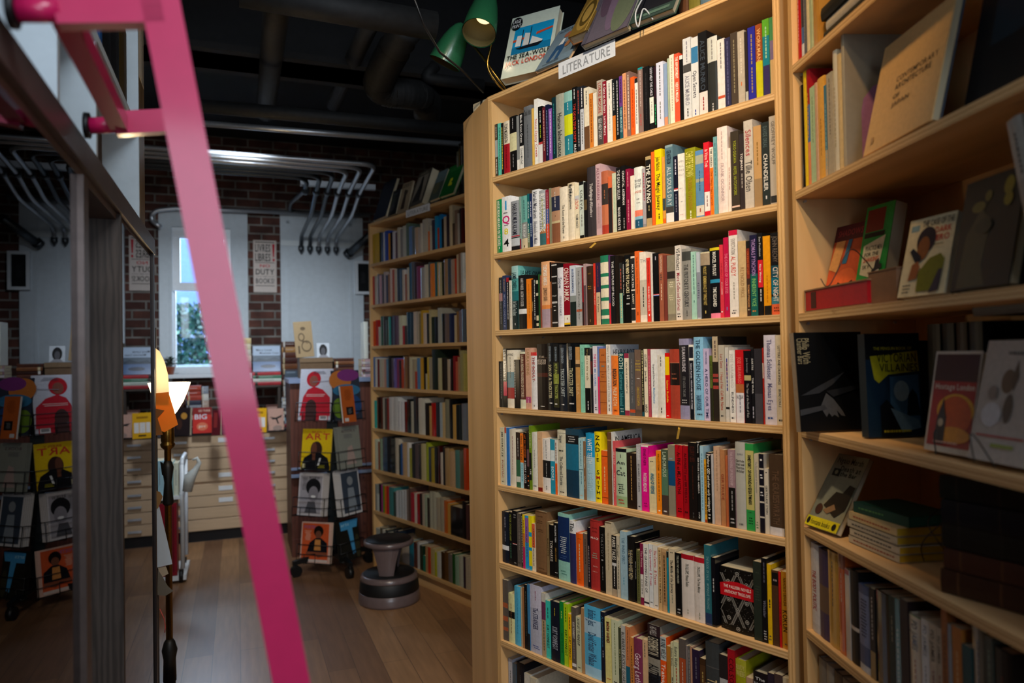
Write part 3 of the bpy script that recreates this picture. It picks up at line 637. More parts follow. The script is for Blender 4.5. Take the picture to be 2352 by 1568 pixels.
ROWS['A', 2] = [
 (20, 49, 190, 122, 0, '0c8a50', '', '~HARUKI MURAKAMI KAFKA ON THE SHORE:.03-.86:e0f0e0;*-:.88-.92:fff', None),
 (49, 96, 194, 124, 0, 'eef0f4', '', '1=.07-.24:2a9ad8:1;Q=.34-.48:d01870:1;8=.57-.68:e8d820:1;4=.76-.9:111:1;*-=.27-.32:444;*-=.5-.54:444', None),
 (96, 141, 171, 109, 0, '9aa0a8', '.7-.72:c03040;.75-.9:c4ccd4;.73-.75:222;.91-1:1a1a1e', '~HARUKI MURAKAMI:.06-.68:223;', None),
 (141, 150, 181, 116, 0, '8ea8a0', '.8-1:8c2c40', '*-:.3-.7:556', None),
 (150, 181, 180, 115, 0, '6fb0a8', '.5-.8:8c9290;.8-1:d8c8a8', '*-:.08-.45:345;~MURAKAMI:.54-.78:e8e8e8;*-:.93-.97:111', None),
 (181, 193, 183, 117, 0, '1e6a70', '.72-1:7a8060', '~MURAKAMI:.1-.5:c8e0e0;*-:.55-.9:c8e0d0', None),
 (193, 204, 182, 116, 0, '1c2c58', '', '~MURAKAMI:.1-.48:d8e0f0;*-:.55-.8:bcd', None),
 (204, 238, 191, 122, 0, 'e8eaee', '', '~Haruki Murakami:.04-.5:445;Absolutely on Music:.55-.95:667', None),
 (238, 270, 183, 117, 0, 'a8aeb4', '.7-.86:b07a50;.78-1:3a6a70', '~IRIS MURDOCH: THE:.06-.75:f4f4f0:.9;*-:.15-.8:a8b020:.4', None),
 (270, 286, 180, 115, 0, '8c2438', '.35-.62:3a5a9a;.62-1:d84828', '*-:.05-.9:d0a0a8', None),
 (286, 295, 183, 117, 0, '8a8c70', '', '', None),
 (295, 333, 181, 116, 0, 'b48c70', '.16-.42:2c3048;.6-.64:c8b890;.64-1:8a5a40', '*-:.08-.4:d0c8c0;*-:.5-.58:705040', None),
 (333, 369, 176, 113, 0, 'eae0cc', '', 'The Root and the Flower:.33-.85:4a4438:.35;*-:.9-.94:555', None),
 (369, 400, 183, 117, 0, 'e6dcc6', '.0-.06:d8c8a8', '~Martin Myers:.03-.26:333;The Assignment:.1-.46:333:.4', None),
 (400, 420, 176, 113, 0, 'eae0c4', '.22-.3:c8ccd0', '~LOLITA:.28-.46:c02820:.7;~VLADIMIR NABOKOV:.55-.8:555;*-:.9-.94:333', None),
 (420, 439, 178, 114, 0, 'c4d2ca', '0-.06:141414;.94-1:141414', '~SOLEVA:.15-.5:444;*-:.58-.8:777', None),
 (439, 453, 174, 112, 0, '161618', '.32-.5:5a4a30', '', None),
 (453, 489, 216, 139, 0, '3c383c', '', '~Vladimir Nabokov:.3-.72:b8b4b8:.4;The Original of Laura:.24-.66:d8d4d0:.4', None),
 (489, 510, 218, 139, 0, 'c8a8b0', '.6-.9:b89aa0', '~ALEXANDRIAN:.05-.5:8a5a6a;*-:.55-.85:a88890', None),
 (510, 538, 192, 123, 0, 'c47452', '0-.2:b8684a;.2-.53:3a3432;.85-1:b04030', '*-:.3-.45:a06040', None),
 (538, 554, 171, 109, 0, 'd86a40', '.2-1:2a2224', '', None),
 (554, 570, 178, 114, 0, 'c4ccb4', '', '*-:.1-.7:a0c0a8', None),
 (570, 589, 191, 122, 0, '141416', '', '~THE DREAM SELLER:.04-.5:d8d8d8;~MARIE NDIAYE:.62-.97:ddd', None),
 (589, 606, 193, 123, 0, '121214', '', '~CHANTAL AKERMAN:.08-.6:e0e0e0;*-:.8-.97:aaa', None),
 (606, 623, 180, 115, 0, '8c1a40', '', '*-:.05-.3:d08090;*-:.5-.9:d08090', None),
 (623, 636, 157, 101, 0, 'ece2d4', '', '', None),
 (636, 666, 178, 114, 0, 'dfe6e2', '.7-.8:f08068;.8-.85:88b8d0;.85-1:1a5272', '~TRAVELER=.2-.24:556:1;OF THE=.26-.28:556:1;CENTURY=.29-.33:556:1;~ANDRES=.38-.42:d08070:1;*-=.5-.54:888;*-=.56-.6:999;*-:.88-.97:8ac', None),
 (666, 679, 170, 109, 0, 'a8a4ac', '.94-1:888a90', '*-:.08-.6:a83040', None),
 (679, 699, 201, 128, 0, 'b09a6e', '.05-.88:1c1a18', '~THE LEAVING:.12-.66:f0ece0:.8;*-:.7-.82:b0a070', None),
 (699, 711, 210, 135, 0, 'f06826', '', '', None),
 (711, 736, 213, 137, 0, 'f4d814', '', '~John Nichols:.1-.28:332;The Magic Journey:.32-.8:222:.6;*-:.85-.96:222', None),
 (736, 747, 188, 120, 0, 'dc9a48', '.62-.8:3a4a50;.92-1:e86820', '', None),
 (747, 774, 217, 139, 0, '5c7c8a', '0-.03:88a0a8;.79-.87:404040;.87-1:e8e8e8', '~CEES NOOTEBOOM:.07-.24:223:.6;ALL SOULS DAY:.28-.78:c8d4d8:.6', None),
 (774, 789, 181, 116, 0, '16182c', '.49-.51:c04040;.51-.53:e8e8f0', '*-:.05-.3:ccd;*-:.58-.9:778', None),
 (789, 811, 184, 118, 0, 'e8e4de', '', 'OPEN=.1-.13:aaa:1;ALL=.17-.2:aaa:1;WHITE=.23-.26:aaa:1;WHAT=.3-.33:aaa:1;*-=.5-.53:bbb;*-=.7-.73:aaa;*-=.9-.91:c02020', None),
 (811, 845, 193, 123, 0, '8a8c12', '', '~CHRISTIE BROWN:.05-.4:d8d468:.8;~IN PURSUIT OF INNOCENTS:.42-.86:b08830:.4;*-:.88-.98:e8e8d0', None),
 (845, 871, 180, 115, 0, '5c8ab2', '0-.06:5a8cc0;.07-.2:a8ac98;.42-.47:a0a490;.82-.97:d8d0c0', '*-:.3-.6:3a5a80;*-:.86-.94:a05030', None),
 (871, 889, 197, 126, 0, 'd42030', '.67-.93:f0e8e4', '~In Vitro Trek:.1-.34:f8e0d8;*-:.72-.86:a08080', None),
 (889, 901, 180, 115, 0, 'ece4d4', '.3-1:f07818', '~TIM OBRIEN:.02-.28:333;The Things They Carried:.35-.85:a04010', None),
 (901, 912, 205, 131, 0, '6ea4aa', '', '*-:.08-.5:4a8088;', None),
 (912, 942, 226, 145, 0, 'ecdad4', '', '~FRANK OCONNOR:.42-.86:b8a0a0:.35;*-:.05-.38:c0aaa8:.3', None),
 (942, 952, 166, 107, 0, 'ece2d8', '', '*-:.3-.7:d0a8a0', None),
 (952, 976, 206, 132, 0, '40382e', '.93-.95:e8c8b8', '~YOKO OGAWA:.12-.4:a0a828:.4;~HOTEL HATCHWORK:.44-.8:a0a828:.4', None),
 (976, 990, 194, 124, 0, '342c2c', '', '~TOJMAN:.25-.48:e8e0d8:.5;*-:.52-.7:a09890', None),
 (990, 1016, 224, 143, 0, 'c4bcb0', '', 'Silences:.11-.4:a83840:.7;~Tillie Olsen:.46-.8:3a3634:.8', None),
 (1016, 1038, 204, 131, 0, 'c49a64', '.65-1:a0825a', '*-:.2-.5:8a6830', None),
 (1038, 1059, 208, 133, 0, '2c3230', '', '~DAVIDE OREAS:.05-.3:566;CHANDELIER:.38-.82:e4e0d8:.6;*-:.88-.94:ddd', None),
 (1059, 1080, 218, 140, 0, 'b4aa9c', '.9-.98:303030', '~GEOFFREY WOLFF:.06-.55:6a6258:.5', None),
]
ROWS['A', 3] = [
 (28, 47, 185, 118, 0, '2c3034', '.3-.45:b08080', '*-:.05-.9:888', None),
 (47, 67, 190, 122, 0, '2a3a62', '', 'WARLIGHT:.06-.3:a08868:.5;~MICHAEL ONDAATJE:.35-.95:8890b0:.5', None),
 (67, 82, 181, 116, 0, '161618', '0-.08:a81c28', '*-:.1-.8:c8c8d0', None),
 (82, 94, 170, 109, 0, 'e6e0d2', '', '*-:.1-.8:bbb4a8', None),
 (94, 128, 218, 140, 0, '60b0ac', '0-.2:a4d0d0;.2-.4:50a0a0;.4-.55:207078;.55-1:14282c', '~JAMIE ONEILL:.1-.38:1a3a40:.7;At Swim Two Boys:.56-.78:c0d0d0:.7;*-:.9-.96:ddd', '6cb8b4@JAMIE ONEILL@24484c'),
 (128, 170, 183, 117, 0, '151517', '.63-.72:e8eaec', '~HARRY PARKER:.06-.28:ccc:.4;ANATOMY OF A SOLDIER:.3-.58:ccc:.4', None),
 (170, 195, 167, 107, 0, 'f68820', '.28-.7:f0902c', '*-:.1-.8:c86a10;*-:.9-.94:fff', None),
 (195, 204, 164, 105, 0, '26181a', '', '~TENSION:.4-.7:d0a868', None),
 (204, 216, 166, 106, 0, '181818', '', '*-:.03-.85:ccc', None),
 (216, 228, 167, 107, 0, '141414', '.05-.12:c8c8b0;.3-.36:c8c8b0;.75-.85:d8d0b0;.9-.96:d8d0b0', '', None),
 (228, 236, 178, 114, 0, '285c30', '', '', None),
 (236, 242, 173, 110, 0, '8a4a38', '', '', None),
 (242, 283, 217, 139, 0, 'eab080', '.66-.72:e08a48;.72-1:ac98a8', 'THE MAN WHO:.05-.34:fcf4e8:.5;LOVED DOGS:.08-.36:fcf4e8:.45;~LEONARDO PADURA:.4-.6:5a4438:.5', None),
 (283, 291, 212, 135, 0, '6a4430', '0-.3:101010;.3-.7:b06a40', '', None),
 (291, 316, 207, 133, 0, '161414', '.02-.04:ccc;.2-.22:bbb;.6-.63:bbb;.92-.94:bbb', '~GRACE=.3-.32:ccc:1;~PALEY=.5-.52:ccc:1;*-=.66-.69:ddd;*-=.72-.76:ddd', None),
 (316, 345, 190, 121, 0, 'dcdee8', '', 'Snow:.17-.35:556:.6;~ORHAN PAMUK:.48-.82:99a:.4', None),
 (345, 372, 200, 128, 0, '8c1224', '.82-.94:f0ece0;.94-.97:e8c020;.97-1:141414', '~ORHAN PAMUK:.07-.6:f0e0d8:.9;*-:.86-.92:a04050', None),
 (372, 399, 191, 122, 0, 'ccd6e4', '.5-.6:8a9494;.6-1:202c2a', '~BREECE DJ PANCAKE:.06-.45:3a5a90:.4;~THE COLLECTED:.15-.38:556:.3', None),
 (399, 424, 183, 117, 0, 'a2a6aa', '.72-.76:b05838', '~The Collected Dorothy Parker:.05-.9:555:.3', None),
 (424, 431, 181, 116, 0, '8a1824', '.6-1:2a1818', '', None),
 (431, 442, 191, 122, 0, 'b0989a', '.35-1:5a4a50', '', None),
 (442, 472, 182, 117, 0, '3c2a20', '', '*-=.1-.16:7a5a30;*-=.33-.4:a07838;*-:.9-.95:8a6a40', None),
 (472, 482, 188, 120, 0, 'd63424', '', '~QUEENS TAKE ARMY:.16-.9:f0c8b8:.4', None),
 (482, 500, 189, 121, 0, '2c2444', '.48-1:d0b898', '*-:.05-.4:7a3848;~Kiss Palms:.55-.8:443:.4', None),
 (500, 533, 208, 133, 0, '247c5c', '.1-.26:e4dcc4;.31-.43:e4dcc4;.48-.61:e4dcc4;.66-.78:e4dcc4;.87-.92:e4dcc4', '', None),
 (533, 541, 207, 133, 0, '5a3868', '.7-1:d8303c', '', None),
 (541, 559, 203, 130, 0, '141416', '', 'THE NATURE OF BLOOD:.08-.74:d8d8d8:.5;~CARYL PHILLIPS:.25-.55:888:.3', None),
 (559, 574, 200, 128, 0, '1c1612', '', '', None),
 (574, 587, 179, 115, 0, '282a28', '.5-1:80b8a8', '*-:.1-.45:b05040;*-:.5-.95:d8c890', None),
 (587, 595, 182, 116, 0, '141414', '', '~HAROLD PINTER:.05-.34:ddd;The Dwarfs:.36-.55:ddd', None),
 (595, 618, 199, 127, 0, '121212', '', 'NEVER MIND THE POLLACKS:.06-.56:e8dcb0:.6;*-=.58-.66:ddd;*-=.7-.74:ccc', None),
 (618, 633, 193, 124, 0, 'dedad0', '.03-.5:26282a;.52-.78:26282a;.8-.97:26282a', '~MAX PORTER:.12-.48:ddd:.5;LANNY:.57-.72:e8e0d0:.5', None),
 (633, 650, 206, 132, 0, 'ea6a2c', '', '~The Mother Country Blues Alley Poet:.08-.6:a04018:.35;*-:.85-.92:a04018', None),
 (650, 675, 201, 129, 0, 'ece4d6', '.4-.9:c8c0b0', 'TH=.1-.15:999;*-:.5-.8:333', None),
 (675, 689, 182, 116, 0, 'e03a2c', '', '~ANTHONY POWELL:.04-.4:a82018:.5;FROM A VIEW TO A DEATH:.45-.83:f4e8e0:.5;*-:.88-.96:fff', None),
 (689, 697, 194, 124, 0, 'd8d4d0', '', '', None),
 (697, 718, 193, 123, 0, '131316', '.6-.61:c03040;.61-.62:e8e8f0;.62-.63:2040a0', '*-:.05-.1:aab', None),
 (718, 734, 189, 121, 0, 'a05c44', '', '~DAWN POWELL:.03-.28:e0c8b0:.5;*-=.3-.4:404848;*-:.45-.68:d8b8a0', None),
 (734, 746, 183, 117, 0, '7a3c34', '', '', None),
 (746, 773, 181, 116, 0, '86806e', '.25-.36:302c28;.4-.9:a09a80', '*-=.4-.5:e0d8c0;*-=.6-.7:d8d0b0', None),
 (773, 794, 205, 131, 0, 'dcd6ce', '', '~VS Pritchett:.04-.33:222:.7;More Collected Stories:.37-.87:9c2c40:.6;*-=.9-.97:222', None),
 (794, 824, 193, 123, 0, '8c8c88', '.04-.17:404240', 'THE PRITCHETT CENTURY:.22-.82:444:.5;*-:.87-.95:555', None),
 (824, 841, 182, 116, 0, 'a2d0c2', '', '*-:.05-.65:5a8880;*-:.72-.78:5a8880', None),
 (841, 853, 179, 114, 0, 'b8c4d0', '.3-.98:8a90a0', '*-=.45-.7:555c70', None),
 (853, 882, 177, 113, 0, '141312', '.02-.2:a0907a;.0-.02:d0c8a8', 'PROUST:.22-.34:c8b060:.4;~REMEMBRANCE OF THINGS PAST:.36-.8:c8b060:.4;*-:.88-.95:c8b060', None),
 (882, 912, 185, 118, 0, 'e0cc22', '.52-1:ee86a4;.04-.45:141418;.5-.93:141418;.45-.5:3090b8', '~MARCEL PROUST:.06-.4:e8e8e0:.4;TIME REGAINED:.56-.84:e8e8e0:.4', None),
 (912, 924, 190, 122, 0, 'd8384a', '', '~THE GREAT SWANN:.25-.6:a01c30:.4;~PRUDHOMME:.45-.75:f8e0e0:.3;*-=.9-.94:f0e8e8', None),
 (924, 940, 207, 132, 0, 'be1246', '', 'THE CANDLES OF YOUR EYES:.2-.7:e88098:.6;*-:.87-.92:7868a0', None),
 (940, 966, 223, 142, 0, 'e6e0da', '0-.06:cc1c44', '~EXPECTATION:.1-.28:8a8078:.5;~AL PURDY:.3-.53:d04838:.6;*-:.6-.8:a09a90;*-=.91-.97:222', None),
 (966, 989, 192, 123, 0, 'caae80', '', '~REYNOLD PRICE:.35-.75:a07c50:.5', None),
 (989, 999, 190, 122, 0, '3c2a24', '.0-.1:1a1a1a;.1-.5:7c2c20', 'CRYING OF LOT:.14-.45:c86030;~THOMAS PYNCHON:.58-.88:e0a060;*-=.9-.93:e0d0a0', None),
 (999, 1020, 203, 130, 0, '1c1c3c', '.48-1:186058', '~THOMAS PYNCHON:.05-.5:a888c0:.6;INHERENT VICE:.54-.88:80c070:.6;*-=.92-.96:c08040', None),
 (1020, 1035, 206, 132, 0, '141416', '.33-.66:d42430', '~Sue Poulsson:.03-.3:bbb:.4;~New Writing:.38-.6:eee:.4;*-:.68-.82:bbb', None),
 (1035, 1055, 196, 125, 0, 'e89c12', '.88-1:1c1a18', '*-:.5-.85:c87808', None),
 (1055, 1080, 201, 128, 0, '151416', '.4-.55:184858;.55-.75:14687c;.78-.87:3a7a88;.87-1:d86038', '~JOHN RECHY:.04-.36:6a6058:.6;CITY OF NIGHT:.42-.84:e0d8d0:.6;*-=.9-.97:602818', None),
]
ROWS['A', 4] = [
 (20, 43, 161, 103, 0, '1e2224', '', '*-:.05-.85:888', None),
 (43, 62, 205, 131, 0, '161616', '.04-.56:2a2a2a;.56-.8:c82050', '~Luke Rhinehart:.02-.54:f0f0ec:.9', None),
 (62, 100, 200, 128, 0, 'e8e0ce', '.38-.65:7c98a0;.65-.84:a83c38', '~LIVING=.06-.1:444;*-:.12-.5:776', None),
 (100, 109, 166, 106, 0, '141414', '', '*-:.05-.8:ccc', None),
 (109, 128, 166, 106, 0, '161616', '', '', None),
 (128, 158, 193, 123, 0, 'd6dac0', '.04-.84:5c2c22', '~LAURA RIDING PROGRESS OF STORIES:.06-.8:d8c8b0:.5', None),
 (158, 184, 206, 132, 0, 'd0a088', '.8-.9:b04878', '~LAURA RIDING:.03-.45:a07840:.6;*-:.82-.9:d8a0b8', None),
 (184, 213, 190, 121, 0, 'dfe0e4', '0-.06:d03030', '~THE BOULT:.08-.5:b83038:.5;*-:.1-.55:777:.3;*-:.92-.96:222', None),
 (213, 263, 217, 139, 0, '18100e', '.2-.22:3a2a20;.44-.5:4a2018', 'THE=.18-.21:b8a898;MOUNTAIN=.23-.27:c8b8a8:1;SHADOW=.27-.31:c8b8a8:1;*-=.93-.96:eee', None),
 (263, 291, 219, 140, 0, '12151a', '', '~EDEN ROBINSON:.05-.27:90a0b0:.4;SON OF A TRICKSTER:.32-.82:d0c8a0:.55;*-=.87-.91:eee', None),
 (291, 317, 217, 139, 0, '17181a', '.28-.95:3a3a24;.45-.6:808838', '~EDEN ROBINSON:.05-.26:90a0b0:.4;RETURN OF THE TRICKSTER:.3-.82:b0c060:.5;*-=.88-.92:eee', None),
 (317, 350, 213, 136, 0, '161d28', '', '~EDEN ROBINSON:.05-.28:90a0b0:.4;TRICKSTER DRIFT:.36-.78:b0bcc0:.55;*-=.88-.92:eee', None),
 (350, 390, 216, 138, 0, '101419', '', '~EDEN ROBINSON:.05-.24:90a0b0:.4;TRICKSTER DRIFT:.36-.77:c8c4a0:.5;*-=.86-.9:eee', None),
 (390, 410, 204, 130, 0, 'be8e50', '.2-.3:d0a878;.26-.31:403020', '~LISA:.5-.8:d8b080:.6', None),
 (410, 429, 211, 135, 0, '82c8b2', '', '~ROCIANY:.26-.48:5aa090:.5;*-:.05-.16:60a090', None),
 (429, 453, 201, 128, 0, 'e0d8c2', '0-.12:202020;.62-1:161616', '~Wired to the walls:.02-.5:8a7a50:.4;*-:.82-.95:ddd', None),
 (453, 463, 199, 127, 0, '141820', '.2-.4:5a2020', '', None),
 (463, 482, 206, 132, 0, 'dcdcea', '', 'THE DEVIL:.12-.32:d8286c:.6;~ME DANIEL:.34-.6:5a88c8:.4;~THEODORE REPLICA:.65-.86:445:.3;*-=.9-.96:222', None),
 (482, 490, 204, 131, 0, '6a80c0', '.45-1:e03060', '', None),
 (490, 517, 197, 126, 0, 'ba6a30', '.2-.21:7a3a18;.35-.36:7a3a18;.5-.51:7a3a18;.66-.67:7a3a18;.82-.83:7a3a18', '*-=.08-.12:7a3a18;*-=.24-.3:3a8090;*-=.38-.45:7a3a18', None),
 (517, 535, 209, 134, 0, 'e8e4de', '', '~Henry Roth:.02-.26:998:.5;MERCY OF A RUDE STREAM:.3-.82:a09890:.4;*-:.86-.97:544', 'b4c0cc@HENRY ROTH@3a4048'),
 (535, 564, 179, 115, 0, 'ea7c2c', '0-.02:c8c8c0', 'INDIGNATION:.24-.52:14202a:.6;~PHILIP ROTH:.55-.85:f8d8b0:.6;*-=.9-.96:8a3810', None),
 (564, 586, 184, 118, 0, '05424a', '', '~ROTH:.02-.26:c8d8c8:.8;Zuckerman Unbound:.3-.85:5098a0:.7;*-=.88-.96:a8c8c0', None),
 (586, 604, 182, 116, 0, 'e8dcc6', '0-.08:902c48;.92-1:902c48', '~GEORGE KOPSINTH:.14-.64:555:.4', None),
 (604, 625, 184, 118, 0, '56585c', '.9-.95:c05030', '~THE SMALL AND THE GREAT THING:.1-.8:88888c:.3', None),
 (625, 649, 192, 123, 0, '6e5a4e', '.9-1:5a4a40', 'THE=.16-.18:b8a038;SHADOW=.2-.23:c8b040:1;OF THE=.25-.27:b8a038;WIND=.29-.32:c8b040:1;*-=.42-.45:ddd;~CARLOS RUIZ ZAFON:.56-.84:c8a838:.4', None),
 (649, 658, 193, 124, 0, '181614', '.93-1:1a5060', '*-:.02-.85:d8d098:.9', None),
 (658, 672, 193, 124, 0, 'ece2ca', '', 'OUTLANDER:.08-.27:333:.7;~Jane Rule:.32-.48:333;NAIAD:.82-.94:222:.7', None),
 (672, 683, 193, 123, 0, 'ac4456', '', '*-:.1-.7:d08088', None),
 (683, 704, 192, 123, 0, 'e4e6e6', '', 'Grapes and Other Stories:.22-.55:333:.35;~Michael Rumaker:.57-.8:3a8ac0:.35', None),
 (704, 732, 176, 113, 0, 'dcdad2', '', '*-:.03-.2:777:.3;*-:.84-.93:333:.4', None),
 (732, 747, 181, 116, 0, 'd81818', '.06-.34:f0c810', '~Salman Rushdie:.42-.76:f0c830:.5;*-=.95-.98:eee', None),
 (747, 779, 191, 122, 0, 'a6402e', '.195-.205:d89070;.2-.52:1e1614', '*-=.34-.38:805040;*-=.4-.45:a05838', None),
 (779, 811, 219, 140, 0, '8e8cae', '.08-.83:1c1a20', '~SALMAN RUSHDIE:.1-.41:c8c4cc:.4;STEP ACROSS THIS LINE:.47-.72:777:.3;*-=.75-.81:aaa', None),
 (811, 826, 202, 129, 0, 'e6e4dc', '.03-.18:20202c;.21-1:10141e', 'HAROUN AND THE SEA OF STORIES:.47-.86:ccd:.4;~Salman Rushdie:.25-.45:dde:.4', None),
 (826, 856, 222, 142, 0, '82badc', '', 'THE GOLDEN HOUSE:.03-.64:2c4860:.5;~SALMAN RUSHDIE:.7-.88:2c4860:.6;*-=.91-.95:111', None),
 (856, 875, 191, 122, 0, 'c4b8dc', '', '~A HERO OF OUR TIME:.28-.97:1c2a58:.5;~VANYA ROSSIER:.04-.22:555a88:.3', None),
 (875, 884, 172, 110, 0, '5a6a2a', '.5-1:2a2a20', '~THE WITNESS:.05-.4:303818;', None),
 (884, 902, 222, 142, 0, '2a241e', '.0-.3:b8a88c;.44-.48:a04038;.5-.54:a04038;.58-.62:a84038', '*-:.05-.28:544', None),
 (902, 921, 199, 127, 0, 'bab4a6', '', '~Lucy Sante:.12-.3:a03828:.5;I Heard Her Call My Name:.36-.85:b0482c:.5;*-=.9-.95:444', None),
 (921, 933, 193, 123, 0, 'c8c6c0', '.8-.83:202020', 'CALLIGRAPHY:.2-.42:b83828:.4;*-:.15-.58:3a3a8a:.3', None),
 (933, 951, 185, 119, 0, 'e4e2de', '', '~JOSE SARAMAGO:.05-.52:c0bcb8:.5;BLINDNESS:.58-.87:222:.4;*-=.91-.97:444', None),
 (951, 975, 186, 119, 0, 'c41820', '.47-.59:b06838;.59-1:dcdae0', '~JOSE SARAMAGO:.1-.46:e87068:.5;~BALTASAR=.62-.67:555;*-:.62-.85:889:.4', None),
 (975, 995, 183, 117, 0, '17151a', '.34-.41:b8ac78', 'The Year of the Death of Reis:.45-.92:aaa:.35;~Jose Saramago:.1-.3:888:.3', None),
 (995, 1004, 186, 119, 0, '131318', '', '~SARTRE:.12-.28:ddd:.6;THE WALL:.38-.6:ddd:.6;*-:.77-.95:aab', None),
 (1004, 1026, 188, 120, 0, '2e2c32', '.6-1:45434a', '', None),
 (1026, 1030, 190, 121, 0, 'b02a20', '.2-.4:e8e0d0', '', None),
 (1030, 1062, 221, 141, 0, 'd2cede', '.0-1:d2cede', '~Thomas Schlesser:.05-.5:5a5a80:.45;~Monas Eyes:.54-.84:6a6a94:.45;*-=.9-.95:405a98', None),
 (1062, 1080, 220, 141, 0, 'ccc0a8', '', 'LETTERS AND DRAWINGS:.12-.55:444:.4;~BRUNO SCHULZ:.6-.8:555:.4;*-=.92-.97:333', None),
]
